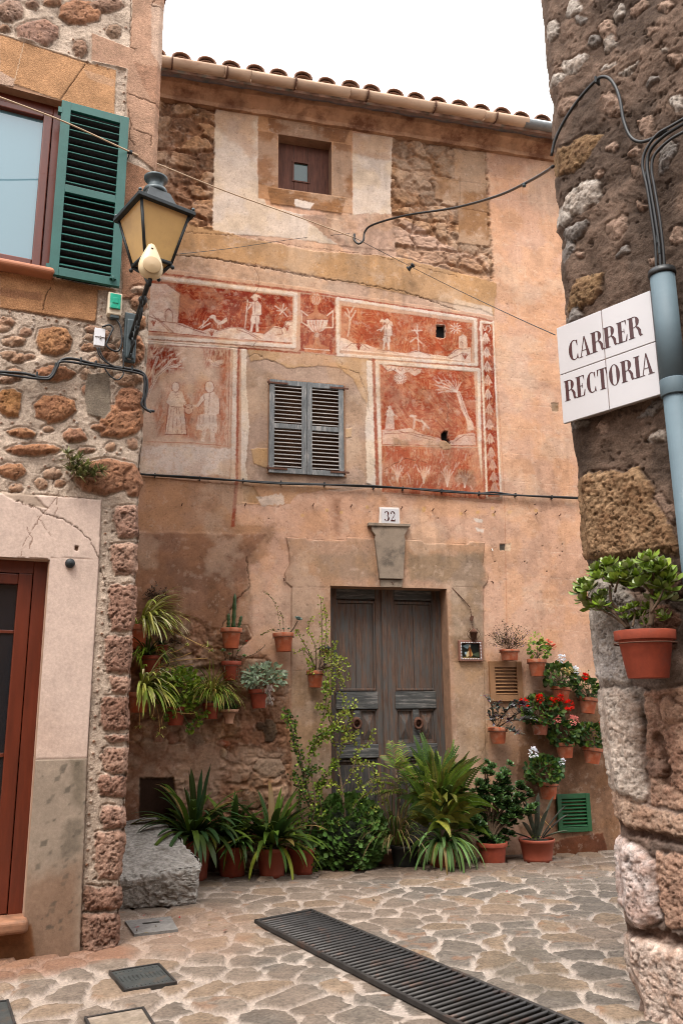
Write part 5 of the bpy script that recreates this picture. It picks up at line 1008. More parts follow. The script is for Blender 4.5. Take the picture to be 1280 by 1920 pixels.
mo = A(218, 202, 188)*(.82+.36*n2)[..., None]*(.9+.2*n3)[..., None]
S.C = mo*(1-s[..., None])+stc*s[..., None]
S.D = -(s*.022*(.7+.6*c3[..., 0])+(n3-.5)*.006*s+(n1-.5)*.02)      # sign: the sheet's D becomes height below
# worn, paler, mortar-smeared zone by the left house and pots; darker strip at the wall foot
wz = smooth(.45, .6, n1+.25*smooth(1.5, -1.5, X)); S.C = S.C*(1-.3*wz[..., None])+A(180, 152, 130)*.3*wz[..., None]*(.8+.4*n3)[..., None]
def gfill(pts, c, **k): return S.fill([tuple(G(a, b)[:2]) for a, b in pts], c, raw=True, **k)
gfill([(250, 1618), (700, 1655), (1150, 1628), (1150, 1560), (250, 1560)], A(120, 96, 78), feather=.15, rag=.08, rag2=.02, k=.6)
gfill([(200, 1730), (400, 1700), (480, 1730), (430, 1800), (300, 1800), (200, 1800)], A(186, 150, 126), feather=.2, rag=.1, rag2=.02, k=.45)
gfill([(-20, 1800), (240, 1775), (250, 1800), (-20, 1850)], A(170, 120, 92), feather=.08, rag=.06, rag2=.02, k=.7)
gfill([(900, 1800), (1000, 1780), (1060, 1830), (1080, 1880), (980, 1870)], A(120, 108, 92), feather=.06, rag=.08, rag2=.02, k=.45)
for q in ([(200, 1826), (300, 1810), (336, 1850), (232, 1868)], [(228, 1728), (325, 1718), (342, 1750), (248, 1762)], [(-80, 1890), (18, 1880), (32, 1934), (-60, 1950)], [(155, 1912), (270, 1893), (297, 1938), (175, 1960)], [(476, 1733), (583, 1710), (1090, 1925), (800, 1955)]):
    W, m = S.mask([tuple(G(a, b)[:2]) for a, b in q], .02, raw=True); S.D[W] *= (1-m)
def flat(s, N):
    N[..., 1] = s.Z; N[..., 2] = -s.D-.0
S.C *= .78
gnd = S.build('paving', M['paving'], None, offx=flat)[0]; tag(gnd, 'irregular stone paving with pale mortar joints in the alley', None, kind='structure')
# faces were wound for a wall: turn them up
gnd.data.flip_normals() if gnd.data.polygons[0].normal.z < 0 else None

ST = MB(); ST.add([(-200, -200, -.03), (200, -200, -.03), (200, 200, -.03), (-200, 200, -.03)], [(0, 1, 2, 3)]); M['earth'] = mat('far_ground', A(170, 150, 130), .95); tag(ST.build('ground', 'earth'), 'plain ground under and beyond the alley', kind='structure')
# the house across the alley, behind the camera: it shades the lane and shows in the window glass
op = thing('opposite_house', 'plastered house across the lane, seen only in the window glass', 'house', (0, -2.2, 0)); M['opp'] = mat('opposite_render', A(196, 150, 118), .95, var=.25, vs=2)
b = MB(); b.box((-1, -3, 3.9), (17, 6, 7.8)); b.build('wall', 'opp', op)
b = MB(); b.add([(-9.8, .4, 7.7), (7.8, .4, 7.7), (7.8, -3, 9.2), (-9.8, -3, 9.2), (7.8, -6.4, 7.7), (-9.8, -6.4, 7.7)], [(0, 1, 2, 3), (3, 2, 4, 5), (0, 3, 5), (1, 4, 2), (0, 5, 4, 1)]); b.build('roof', 'tile', op)
for x in (-7, -4, -.8, 2.4, 5.4):
    for z in (2.0, 5.2):
        f = MB()
        for q in ((x-.55, z, .1, 1.5), (x+.55, z, .1, 1.5), (x, z+.75, 1.2, .1), (x, z-.75, 1.3, .12)): f.box((q[0], .04, q[1]), (q[2], .1, q[3]))
        o = f.build('window', 'greywood', op); f = MB(); f.box((x, .0, z), (1.05, .04, 1.45)); f.build('glass', 'glass', o)
# ---------------------------------------------------------------- lamp, boxes, cables, tiles, drain, stone block
random.seed(41)
def pX(fr, px, py, x0):                                 # point of the vertical plane square to the wall at x0: (y, z)
    d = ray(px, py); t = (x0-(CAM-fr.o)@fr.X)/(d@fr.X); p = CAM+d*t-fr.o; return (p@fr.Y, p@fr.Z)
lx, lz = L.px(243, 635); lamp = framed('street_lamp', 'black wall lantern with amber panes on a scrolled iron bracket', 'lamp', L)
M['amber'] = mat('amber_frosted_pane', (.50, .31, .12), .35, var=.10, vs=3, c2=(.30, .18, .08), t2=(.5, .8), bump=.05); M['device'] = mat('cream_plastic', (.56, .44, .27), .4, var=.05, vs=3, bump=.03)
a0 = L.px(243, 590)[1]; a1 = L.px(243, 683)[1]
b = MB(); b.box((lx, -.03, (a0+a1)/2), (.105, .03, a0-a1)); b.box((lx, -.05, (a0+a1)/2-.02), (.07, .03, (a0-a1)*.8)); pl_ = b.build('wall_plate', 'slate_iron', lamp, .012, 3)
b = MB(); b.lathe([(.001, 0), (.02, 0), (.02, .012), (.001, .014)], (lx, -.045, a1+.035), 12, Matrix.Rotation(R(90), 3, 'X')); b.build('bolt', 'greyslat', pl_)
RL = .86; ly = -RL; lb = pX(L, 287, 493, lx)[1]; zb_ = lb; print('lamp', lx, lb, lz)
arm = MB(); P0 = (lx, -.05, lz+.02); P1 = (lx, -.30, lz+.04); P2 = (lx, -.60, lz+.09); P3 = (lx, ly, zb_-.06)
arm.tube(spline([(lx, -.05, lz-.02), (lx, -.28, lz+.03), (lx, -.56, zb_-.13), (lx, ly, zb_-.07)], 6), .019, 8)
arm.tube([(lx, ly, zb_-.12), (lx, ly, zb_-.07), (lx, ly, zb_-.02), (lx, ly, zb_+.0)], [.012, .035, .03, .05], 10)
arm.ball((lx, -.55, zb_-.135), .035, 10, 8); arm.build('bracket_arm', 'iron', lamp)
sc_ = MB()
def scroll(c, r0, turns, s0, sgn=1, n=26): return [(lx, c[0]+sgn*r0*(1-i/n*.8)*math.cos(s0+turns*2*math.pi*i/n), c[1]+r0*(1-i/n*.8)*math.sin(s0+turns*2*math.pi*i/n)) for i in range(n+1)]
for c, r, t, s_, sg in (((-.16, lz-.10), .09, 1.3, 1.4, 1), ((-.33, lz-.03), .075, 1.3, 1.6, -1), ((-.47, lz+.01), .07, 1.4, 1.2, 1), ((-.62, lz+.06), .06, 1.3, .6, -1)): sc_.tube(scroll(c, r, t, s_, sg), .010, 6)
sc_.tube(spline([(lx, -.05, a1+.06), (lx, -.10, lz-.18), (lx, -.26, lz-.11), (lx, -.40, lz-.06), (lx, -.56, zb_-.15)], 6), .013, 7)
for c, r, sg in (((-.24, lz-.14), .035, 1), ((-.40, lz-.075), .03, -1), ((-.12, lz-.19), .03, -1)): sc_.tube(scroll(c, r, 1.2, .5, sg, 16), .008, 6)
sc_.build('bracket_scroll', 'iron', lamp)
# lantern body: tapered four-sided, seen from below; turned a little to the wall
LR = Matrix.Rotation(R(14), 3, 'Z'); hb, ht, H = .105, .195, .40
def lp(x, y, z): v = LR @ Vector((x, y, 0)); return (lx+v.x, ly+v.y, zb_+z)
fr_ = MB(); cb = [(-hb, -hb), (hb, -hb), (hb, hb), (-hb, hb)]; ct = [(-ht, -ht), (ht, -ht), (ht, ht), (-ht, ht)]
for (a, b_), (c, d) in zip(cb, ct): fr_.tube([lp(a, b_, 0), lp(c, d, H)], .014, 4)
for z, q, r in ((0, cb, .016), (H, ct, .014)):
    for i in range(4): fr_.tube([lp(*q[i], z), lp(*q[(i+1) % 4], z)], r, 4)
for (a, b_) in cb: fr_.ball(lp(a*1.08, b_*1.08, -.03), .016, 8, 6); fr_.tube([lp(a*1.06, b_*1.06, -.03), lp(a, b_, 0)], .008, 6)
for (a, b_) in cb: fr_.tube(spline([lp(a, b_, -.01), lp(a*.55, b_*.55, -.05), (lx, ly, zb_-.03)], 4), .009, 6)
fr_.build('lantern_frame', 'iron', lamp)
for i in range(4):
    (a, b_), (c, d) = cb[i], cb[(i+1) % 4]; (e, f_), (g_, h_) = ct[i], ct[(i+1) % 4]; k = .985; q = MB()
    inn = [lp(a*k, b_*k, .01), lp(c*k, d*k, .01), lp(g_*k, h_*k, H-.01), lp(e*k, f_*k, H-.01)]; k2 = .955; inn2 = [lp(a*k2, b_*k2, .01), lp(c*k2, d*k2, .01), lp(g_*k2, h_*k2, H-.01), lp(e*k2, f_*k2, H-.01)]
    q.add(inn+inn2, [(0, 1, 2, 3), (7, 6, 5, 4), (0, 4, 5, 1), (1, 5, 6, 2), (2, 6, 7, 3), (3, 7, 4, 0)]); q.build('lantern_pane', 'amber', lamp)
q = MB(); q.add([lp(a*.95, b_*.95, .004) for a, b_ in cb]+[lp(a*.95, b_*.95, .012) for a, b_ in cb], [(0, 3, 2, 1), (4, 5, 6, 7), (0, 1, 5, 4), (1, 2, 6, 5), (2, 3, 7, 6), (3, 0, 4, 7)]); q.build('base_pane', 'amber', lamp)
rf = MB(); e = ht+.035
def ring4(h, z): return [lp(-h, -h, z), lp(h, -h, z), lp(h, h, z), lp(-h, h, z)]
rs_ = [ring4(e, H-.012), ring4(e, H+.02), ring4(.145, H+.045), ring4(.13, H+.07), ring4(.085, H+.19), ring4(.08, H+.195)]; vs = sum(rs_, []); fs = [(0, 3, 2, 1), (20, 21, 22, 23)]
for i in range(5):
    for j in range(4): fs.append((i*4+j, i*4+(j+1) % 4, i*4+4+(j+1) % 4, i*4+4+j))
rf.add(vs, fs); rf.build('lantern_roof', 'iron', lamp, .004)
rf = MB(); rf.lathe([(.001, H+.19), (.085, H+.19), (.095, H+.21), (.085, H+.235), (.063, H+.25), (.058, H+.28), (.07, H+.305), (.088, H+.32), (.09, H+.335), (.075, H+.34), (.001, H+.325)], (lx, ly, zb_), 24); rf.build('chimney_cap', 'slate_iron', lamp)
rf = MB()
for (a, b_) in ((-e, -e), (e, -e), (e, e), (-e, e)): rf.ball(lp(a*.93, b_*.93, H+.04), .014, 8, 6)
rf.build('finial', 'slate_iron', lamp)
# teardrop device hanging in front of the lantern
dx_, dz_ = 0, 0; dv = framed('teardrop_sensor', 'cream teardrop shaped plastic device fixed under the wall lantern', 'sensor', L)
yd = ly-.17; qx, qz = L.px(283, 496, yd); s_ = MB(); prof = [(.001, -.115), (.035, -.112), (.07, -.09), (.088, -.05), (.088, -.01), (.076, .04), (.055, .09), (.034, .135), (.022, .158), (.001, .17)]
s_.lathe(prof, (0, 0, 0), 28); 
for i, v in enumerate(s_.v): s_.v[i] = (v[0]+qx, v[1]*.62+yd, v[2]+qz)
s_.build('shell', 'device', dv); s_ = MB(); s_.lathe([(.066, 0), (.066, .004), (.062, .006), (.001, .012)], (qx, yd-.052, qz-.03), 28, Matrix.Rotation(R(90), 3, 'X')); M['device_d'] = mat('tan_plastic', (.36, .25, .13), .5, var=.05, bump=0); s_.build('round_cover', 'device_d', dv)
s_ = MB(); s_.box((qx, yd-.030, qz+.115), (.016, .008, .003)); s_.build('mark', 'iron', dv); s_ = MB(); s_.tube([(qx, yd, qz-.11), (qx, yd+.02, qz-.15), (qx, ly+.02, zb_-.09)], .016, 8); s_.build('mount', 'iron', dv)
# ----- little electrical boxes
bx_ = framed('breaker_box', 'small cream breaker box with green transparent lid under the green shutter', 'electrical box', L); x, z = L.px(215, 572, -.05); M['greenlid'] = mat('green_clear_plastic', (.03, .30, .20), .15, var=.2, vs=20, c2=(.25, .5, .4), t2=(.55, .7), bump=0); M['creamp'] = mat('cream_box', (.55, .46, .34), .5, var=.05, bump=0); M['whitep'] = mat('white_box', (.62, .62, .64), .4, var=.04, bump=0)
b = MB(); b.box((x, -.045, z), (.115, .07, .20)); b.build('case', 'creamp', bx_, .01); b = MB(); b.box((x, -.085, z+.015), (.085, .025, .13)); b.box((x, -.099, z+.02), (.045, .006, .05)); b.build('lid', 'greenlid', bx_, .008); b = MB(); b.box((x+.005, -.05, z-.11), (.07, .05, .035)); b.build('cable_gland', 'slate_iron', bx_, .006)
bw_ = framed('switch_box', 'white plastic switch box beside the lamp bracket', 'electrical box', L); x2, z2_ = L.px(187, 633, -.04); b = MB(); b.box((x2, -.03, z2_), (.085, .05, .155)); b.build('case', 'whitep', bw_, .005); b = MB(); b.box((x2, -.058, z2_), (.078, .004, .003)); b.box((x2+.006, -.06, z2_-.004), (.012, .012, .022)); b.build('switch', 'greyslat', bw_)
M['doorbell'] = M['iron']; kb_ = framed('door_knob_button', 'small black round knob set in the plaster beside the red door', 'bell', L); x, z = L.px(132, 1056, -.04); b = MB(); b.lathe([(.001, -.035), (.034, -.035), (.036, -.02), (.036, 0), (.028, .016), (.012, .02), (.001, .022)], (x, -.045, z), 20, Matrix.Rotation(R(90), 3, 'X')); kb_ = b.build('knob', 'iron', kb_)
# ----- cables
def cable(name, label, fr, pts, r, y=-.05, grp=None, clips=(), m='cable', cat='cable', extra=()):
    o = framed(name, label, cat, fr, grp); b = MB(); b.tube(spline([(fr.px(a, c, (q[0] if q else y))[0], (q[0] if q else y), fr.px(a, c, (q[0] if q else y))[1]) for a, c, *q in pts], 5), r, 7); b.build('strand', m, o)
    for ex in extra: b = MB(); b.tube(spline([(fr.px(a, c, y-.01)[0], y-.012, fr.px(a, c, y-.01)[1]) for a, c in ex], 6), r*.8, 6); b.build('strand', m, o)
    for a, c in clips: x, z = fr.px(a, c, y); b = MB(); b.box((x, y+.012, z), (.014, .05, .05)); b.build('clip', 'iron', o, .003)
    return o
cable('facade_cable', 'black twisted cable running across the painted front above the door', F, [(240, 885), (275, 890), (375, 897), (450, 901), (520, 905), (600, 908), (700, 913), (790, 917), (860, 922), (900, 925), (925, 923), (965, 928), (1030, 932), (1090, 935)], .012, -.035, clips=[(291, 891), (375, 897), (456, 901), (527, 905), (608, 908), (700, 913), (755, 916), (828, 920), (898, 925), (966, 928), (1034, 932)], extra=[[(240, 888), (375, 895), (520, 907), (700, 911), (860, 924), (1090, 933)]])
cable('left_wall_cable', 'black cables clipped along the rubble wall below the lamp bracket', L, [(-60, 695), (0, 697), (45, 700), (80, 708), (96, 704), (106, 686), (118, 674), (140, 673), (180, 683), (230, 690), (262, 696), (274, 708), (276, 730), (271, 752), (275, 768), (290, 771)], .012, -.06, clips=[(70, 703), (105, 686), (152, 676), (180, 682), (248, 692), (270, 745)], extra=[[(0, 701), (80, 711), (98, 706), (108, 688), (120, 678), (190, 688), (260, 700), (271, 712), (270, 740), (266, 760), (284, 774)]])
cable('switch_cable', 'thin black loops of cable between the two electrical boxes', L, [(218, 598), (226, 612), (229, 640), (222, 658), (208, 655), (200, 645), (208, 625), (212, 615), (205, 609), (192, 613)], .008, -.06, extra=[[(186, 652), (190, 664), (200, 678), (214, 688), (225, 690), (232, 700), (222, 712), (208, 706), (196, 690)], [(182, 652), (188, 668), (204, 682), (230, 690), (230, 655)]])
cable('bundle_cable', 'thick black cables bundled above the blue grey pipe on the right wall', K, [(1238, 520), (1236, 470), (1228, 410), (1218, 350), (1212, 310), (1218, 282), (1240, 258), (1270, 238), (1330, 205), (1480, 130), (1750, 10)], .0115, -.10, clips=[(1210, 330), (1232, 450), (1236, 470)], extra=[[(1246, 520), (1243, 470), (1236, 410), (1226, 350), (1221, 318), (1226, 292), (1248, 268), (1276, 250), (1330, 225), (1480, 150), (1750, 30)], [(1230, 520), (1228, 460), (1220, 400), (1212, 350), (1204, 312), (1210, 282), (1232, 252), (1262, 234), (1330, 195), (1480, 115), (1750, -10)]])
for q in ((1206, 342), (1230, 474)): pass
cable('looping_cable', 'single dark cable looping up over the right rubble wall', K, [(1033, 292), (1040, 262), (1058, 225), (1085, 185), (1115, 152), (1128, 144), (1142, 148), (1154, 165), (1162, 190), (1168, 225), (1180, 255), (1198, 266), (1222, 260), (1250, 245)], .011, -.09, clips=[(1117, 150)])
# spans in the air
def span(name, label, pts, r, m='cable', sag=0., cat='cable', th=None):
    o = thing(name, label, cat, pts[0], 0); p0 = Vector(pts[0]); b = MB(); q = spline([Vector(p)-p0 for p in pts], 8); b.tube(q, r, 7); b.build('strand', m, o); return o
an = F.at(665, 446, -.07); an2 = F.at(672, 455, -.12)
sp = span('overhead_cable', 'thick black cable sagging from the front wall to the right house', [F.at(664, 440, -.04), F.at(664, 450, -.10), F.at(672, 457, -.14), F.at(681, 450, -.16), F.at(684, 434, -.18), F.at(700, 421, -.3), F.at(760, 404, -.8), at_depth(850, 390, 8.3), at_depth(930, 368, 7.3), at_depth(985, 343, 6.4), at_depth(1022, 322, 5.7), at_depth(1036, 312, 5.35)], .013)
b = MB(); b.box((0, 0, 0), (.03, .05, .07)); o_ = b.build('anchor_hook', 'iron', sp, .006); o_.location = F.at(664, 444, -.03)-Vector(sp.location)
b = MB(); b.box((0, 0, 0), (.03, .03, .03)); o_ = b.build('clamp', 'slate_iron', sp, .004); o_.location = Vector(at_depth(982, 347, 6.4))-Vector(sp.location)
j0 = L.at(245, 285, -.10)
M['cord'] = mat('pale_cord', (.42, .30, .20), .8, var=.1)
span('pale_cord', 'pale cord strung past the green shutter to the front wall', [L.at(-60, 158, -.5), L.at(0, 182, -.45), L.at(120, 228, -.30), j0, Vector(at_depth(310, 313, 7.1)), Vector(at_depth(430, 361, 7.9)), Vector(at_depth(560, 407, 8.8)), an], .007, 'cord')
b = MB(); jc = framed('cord_clamp', 'small black clamp holding the pale cord by the green shutter', 'clamp', L); x, z = L.px(244, 285, -.10); b.tube([(x, 0, z), (x, -.12, z)], .006, 6); b.box((x, -.10, z), (.04, .03, .025)); b.build('clamp_body', 'iron', jc, .004)
span('thin_wire', 'thin wire running from the front wall down to the street sign', [an, F.at(770, 500, -.16), Vector(at_depth(850, 540, 8.2)), Vector(at_depth(960, 592, 6.4)), Vector(at_depth(1040, 628, 5.2))], .0035, 'iron')
span('fine_wire', 'fine dark wire crossing below the attic window', [Vector(at_depth(318, 478, 7.0)), Vector(at_depth(430, 466, 7.8)), F.at(560, 447, -.08), F.at(655, 438, -.05)], .0028, 'iron')
iw = framed('cable_insulator', 'small dark spool insulator on the ochre band of the wall', 'insulator', F); x, z = F.px(772, 500, -.1); b = MB(); b.tube([(x, .02, z), (x, -.12, z)], .008, 6); b.lathe([(.001, -.05), (.034, -.05), (.036, -.035), (.02, -.02), (.018, .01), (.034, .03), (.034, .045), (.001, .05)], (x-.02, -.11, z-.01), 14, Matrix.Rotation(R(55), 3, 'Y') @ Matrix.Rotation(R(35), 3, 'X')); b.build('spool', 'iron', iw)
# ----- downpipe on the right wall
pp = framed('drain_pipe', 'blue grey cylindrical pipe fixed to the right rubble wall', 'pipe', K); M['pipe'] = mat('blue_grey_pvc', (.085, .125, .148), .65, var=.12, vs=4, c2=(.24, .27, .28), t2=(.6, .75), bump=.1)
tp = K.px(1240, 512, -.09); md = K.px(1264, 740, -.09); px_ = tp[0]
b = MB(); b.tube([(px_, -.09, tp[1]), (px_, -.09, md[1])], .071, 24); b.tube([(px_, -.09, md[1]), (px_+.01, -.085, 1.2), (px_+.01, -.08, 0)], .066, 24); b.build('pipe', 'pipe', pp)
b = MB(); b.tube([(px_, -.09, md[1]+.09), (px_, -.09, md[1]-.01)], .077, 24); b.build('collar', 'pipe', pp, .004); b = MB(); b.lathe([(.055, .01), (.078, .01), (.08, -.02), (.074, -.03), (.05, -.01)], (px_, -.09, tp[1]+.005), 24); b.build('rubber_ring', 'cable', pp)
# ----- street name: four glazed tiles
sg = framed('street_sign', 'white glazed tiles reading CARRER RECTORIA on the right corner', 'sign', K)
YT = -.085; tl = K.px(1040, 617, YT); tr = K.px(1220, 545, YT); br = K.px(1240, 740, YT); bl = K.px(1060, 795, YT); sx0, sx1 = (tl[0]+bl[0])/2, (tr[0]+br[0])/2; sz1, sz0 = (tl[1]+tr[1])/2, (bl[1]+br[1])/2; sw_, sh_ = (sx1-sx0)/2, (sz1-sz0)/2; print('sign', sw_, sh_)
b = MB(); b.box(((sx0+sx1)/2, YT+.045, (sz0+sz1)/2), (2*sw_-.05, .098, 2*sh_-.05)); M['bed'] = mat('pinkish_grout', A(196, 168, 158), .9, var=.1); b.build('mortar_bed', 'bed', sg)
for i in (0, 1):
    for j in (0, 1): b = MB(); b.box((sx0+sw_*(i+.5), YT, sz0+sh_*(j+.5)), (sw_-.005, .022, sh_-.005)); b.build('sign_tile', 'white_tile', sg, .003)
def letters(txt, h, cx, cz, wt, gap, nm):
    sx = 1.
    for _ in range(5): wd, ps = word(txt, h, sx, [g_*sx for g_ in gap]); sx *= wt/wd
    b = MB()
    for p in ps: b.prism([(cx-wd/2+x, cz+z) for x, z in p], YT-.0126, YT-.0112)
    b.build(nm, 'letter', sg)
letters('CARRER', .138, sx0+sw_*1.0, sz1-sh_*.80, sw_*2*.76, [.05, .04, .04, .05, .03, 0], 'lettering'); letters('RECTORIA', .138, sx0+sw_*1.0, sz0+sh_*.43, sw_*2*.91, [.04, .06, .07, .09, .05, .06, .02, 0], 'lettering')
# ----- devotional picture with its little lantern
dp = framed('devotional_picture', 'small framed dark painting edged with white studs beside the door', 'picture', F); M['frame'] = mat('brown_picture_frame', (.17, .075, .05), .7, var=.2); M['stud'] = M['whitep']
fx0, fz0, fx1, fz1 = rect(859, 1201, 903, 1240, F, -.03); fx1 -= .0; fcx, fcz = (fx0+fx1)/2, (fz0+fz1)/2; b = MB(); t = .034
for q in (((fx0+t/2, fcz), (t, fz1-fz0)), ((fx1-t/2, fcz), (t, fz1-fz0)), ((fcx, fz1-t/2), (fx1-fx0-2*t, t)), ((fcx, fz0+t/2), (fx1-fx0-2*t, t))): b.box((q[0][0], -.03, q[0][1]), (q[1][0], .05, q[1][1]))
b.build('frame', 'frame', dp, .004); b = MB(); n = 12
for i in range(n+1):
    a = i/n
    for z in (fz0+t*.75, fz1-t*.75): b.ball((fx0+t*.75+(fx1-fx0-1.5*t)*a, -.057, z), .0065, 6, 4)
    if 0 < i < n-1:
        for x in (fx0+t*.75, fx1-t*.75): b.ball((x, -.057, fz0+t*.75+(fz1-fz0-1.5*t)*i/(n-1)), .0065, 6, 4)
b.build('stud_border', 'stud', dp)
pq = np.linspace(0, 1, 60); PS = Sheet(fx0+t*.9+(fx1-fx0-1.8*t)*pq, fz0+t*.9+(fz1-fz0-1.8*t)*pq, F, lin(30, 32, 26, .7)); PS.U = PS.U*.1; PS.V = PS.V*.1
w_, h_ = fx1-fx0-1.8*t, fz1-fz0-1.8*t; uv = lambda *p: [(fx0+t*.9+a*w_, fz0+t*.9+c*h_) for a, c in p]
for q, c in ((((.1, .8), (.45, 1), (.55, .9), (.35, .62)), (120, 140, 145)), (((.6, .3), (1, .45), (1, .1), (.8, .15)), (70, 80, 60)), (((.45, .85), (.35, .2), (.5, .12), (.62, .2), (.55, .6)), (120, 66, 30)), (((.35, .45), (.25, .3), (.3, .1), (.42, .2), (.42, .5)), (190, 170, 130)), (((.42, .82), (.48, .9), (.54, .82), (.5, .74)), (220, 190, 160)), (((.55, .5), (.62, .25), (.55, .15)), (200, 160, 100)), (((.1, .12), (.9, .05), (.5, 0), (.1, .02)), (130, 110, 70)), (((.2, .42), (.3, .44), (.3, .3), (.22, .28)), (150, 170, 180))):
    PS.fill(uv(*q), lin(*c, .8), .006, .004, .004, raw=True)
PS.D += .03; PS.build('painting', mat_vc('varnished_painting', .3, .1, 60, 0), dp)
hl = framed('hanging_votive_lantern', 'tiny brown lantern with wire curls hanging on a chain above the picture', 'lantern', F); x, z = F.px(887, 1190, -.05); ch = MB(); ct_ = F.px(880, 1138, -.03)
ch.tube([(*[F.px(846, 1102, -.0)[0]], -.01, F.px(846, 1102, 0)[1]), (F.px(862, 1118, -.02)[0], -.02, F.px(862, 1118)[1]), (ct_[0], -.03, ct_[1])], .005, 5)
for i in range(9): t = i/8; ch.lathe([(.010, -.003), (.013, 0), (.010, .003), (.010, -.003)], (ct_[0]+(x-ct_[0])*t, -.04, ct_[1]+(z+.09-ct_[1])*t), 8, Matrix.Rotation(R(90), 3, 'X') @ Matrix.Rotation(R(90*(i % 2)), 3, 'Y'))
ch.box((F.px(881, 1156)[0], -.04, F.px(881, 1160)[1]), (.035, .02, .06), Matrix.Rotation(R(20), 3, 'Y')); ch.build('chain', 'rust', hl)
b = MB(); b.lathe([(.02, -.075), (.028, -.07), (.048, .02), (.058, .022), (.03, .055), (.008, .07), (.004, .09)], (x, -.06, z), 6); b.build('body', 'rust', hl)
for s_ in (-1, 1): b = MB(); b.tube([(x+s_*(.03+.05*math.sin(t)), -.06, z-.06+.13*t/3.1) for t in [i*3.1/12 for i in range(13)]]+[(x+s_*.05, -.06, z+.075), (x+s_*.045, -.06, z+.055)], .0035, 5); b.build('wire_curl', 'rust', hl)
# ----- ground ironwork
def slab(name, label, cat, quad, h, m, inset=None):
    P = [G(a, b_) for a, b_ in quad]; c = sum(P)/4; o = thing(name, label, cat, Vector((c[0], c[1], 0)), 0); return o, [Vector((p[0]-c[0], p[1]-c[1], 0)) for p in P]
gr, q = slab('drain_grate', 'long black iron drain grate set diagonally in the paving', 'drain grate', [(481, 1734), (583, 1714), (1062, 1922), (800, 1948)], 0, 'iron')
A_, B_, C_, D_ = q; ln = (C_-B_).length; dr = (C_-B_).normalized(); ac = (A_-B_); D_ = A_+dr*(ln+.1); C_ = B_+dr*(ln+.1); nrm = Vector((-dr.y, dr.x, 0)); wdt = ac.length; ux = dr; 
M['grate'] = mat('worn_cast_iron', (.045, .042, .04), .55, .5, var=.35, vs=8, c2=(.10, .06, .045), t2=(.55, .7), bump=.3)
M['pit'] = mat('drain_pit', (.02, .016, .013), 1, var=.3, vs=20)
b = MB(); z = .028
for p0, p1 in ((A_, D_), (B_, C_), (A_, B_), (D_, C_)): d = (p1-p0); b.box((p0+p1)*.5+Vector((0, 0, z-.004)), (d.length+.03, .028, .03), Matrix.Rotation(math.atan2(d.y, d.x), 3, 'Z'))
b.build('frame', 'grate', gr, .003); b = MB(); n = 52
for i in range(1, n):
    p0 = A_+dr*(ln+.1)*i/n; p1 = B_+dr*(ln+.1)*i/n; b.tube([p0+Vector((0, 0, z)), p1+Vector((0, 0, z))], .0125, 6)
b.build('bars', 'grate', gr); b = MB(); b.add([p+Vector((0, 0, .013)) for p in (A_, B_, C_, D_)]+[p+Vector((0, 0, -.02)) for p in (A_, B_, C_, D_)], [(3, 2, 1, 0), (4, 5, 6, 7), (0, 1, 5, 4), (1, 2, 6, 5), (2, 3, 7, 6), (3, 0, 4, 7)]); b.build('pit', 'pit', gr)
def cover(name, label, quad, m, z=.022, rim=True):
    o, q = slab(name, label, 'manhole cover', quad, 0, m); b = MB(); b.add([p*.94+Vector((0, 0, z)) for p in q]+[p*.94+Vector((0, 0, -.01)) for p in q], [(3, 2, 1, 0), (4, 5, 6, 7), (0, 1, 5, 4), (1, 2, 6, 5), (2, 3, 7, 6), (3, 0, 4, 7)])
    bo = b.build('plate', m, o)
    bm = bo.data; bm.flip_normals() if bm.polygons[0].normal.z < 0 else None
    if rim:
        b = MB()
        for i in range(4): d = q[(i+1) % 4]-q[i]; b.box((q[i]+q[(i+1) % 4])*.5+Vector((0, 0, z-.006)), (d.length+.012, .014, .024), Matrix.Rotation(math.atan2(d.y, d.x), 3, 'Z'))
        b.build('rim', 'grate', o, .002)
    return o, q
M['castiron'] = mat('blue_cast_iron', (.055, .06, .058), .6, .4, var=.3, vs=20, c2=(.10, .07, .05), t2=(.56, .7), bump=.4)
o, q = cover('water_cover', 'small rectangular cast iron cover with raised ribs in the paving', [(206, 1829), (297, 1814), (330, 1849), (235, 1864)], 'castiron')
a, b_, c, d = q; U_ = (b_-a); V_ = (d-a); bb = MB()
for i in range(1, 12):
    for k0, k1 in ((.10, .16), (.38, .62), (.88, .93)): p0 = a+U_*(i/12)+V_*k0; p1 = a+U_*(i/12)+V_*k1; bb.tube([p0+Vector((0, 0, .024)), p1+Vector((0, 0, .024))], .0035, 4)
bb.build('ribs', 'castiron', o)
def gword(txt, u0, v0, hgt, parent, flip):             # raised block letters lying on the plate
    bb = MB(); w_, ps = word(txt, 1., 1.1, .14); L_ = .62
    for p in ps:
        pts = [a+U_*(u0+x/w_*L_)+V_*(v0+(-y)*hgt*(1)) for x, y in p]; k = len(pts); bb.add([v+Vector((0, 0, .0235)) for v in pts]+[v+Vector((0, 0, .0285)) for v in pts], [list(range(k, 2*k))]+[(i, (i+1) % k, k+(i+1) % k, k+i) for i in range(k)])
    bb.build('raised_lettering', 'castiron', parent)
M['lidstone'] = mat('lid_paving_stone', A(150, 134, 116), .9, var=.35, vs=30, c2=A(180, 162, 146), t2=(.5, .62), s2=5, bump=.7)
M['greystone'] = mat('grey_stone_lid', (.155, .145, .135), .9, var=.4, vs=24, bump=.6)
o, q = cover('stone_inspection_cover', 'grey stone inspection lid with a slot beside the big stone block', [(231, 1731), (322, 1722), (337, 1748), (250, 1758)], 'greystone', rim=False, z=.02)
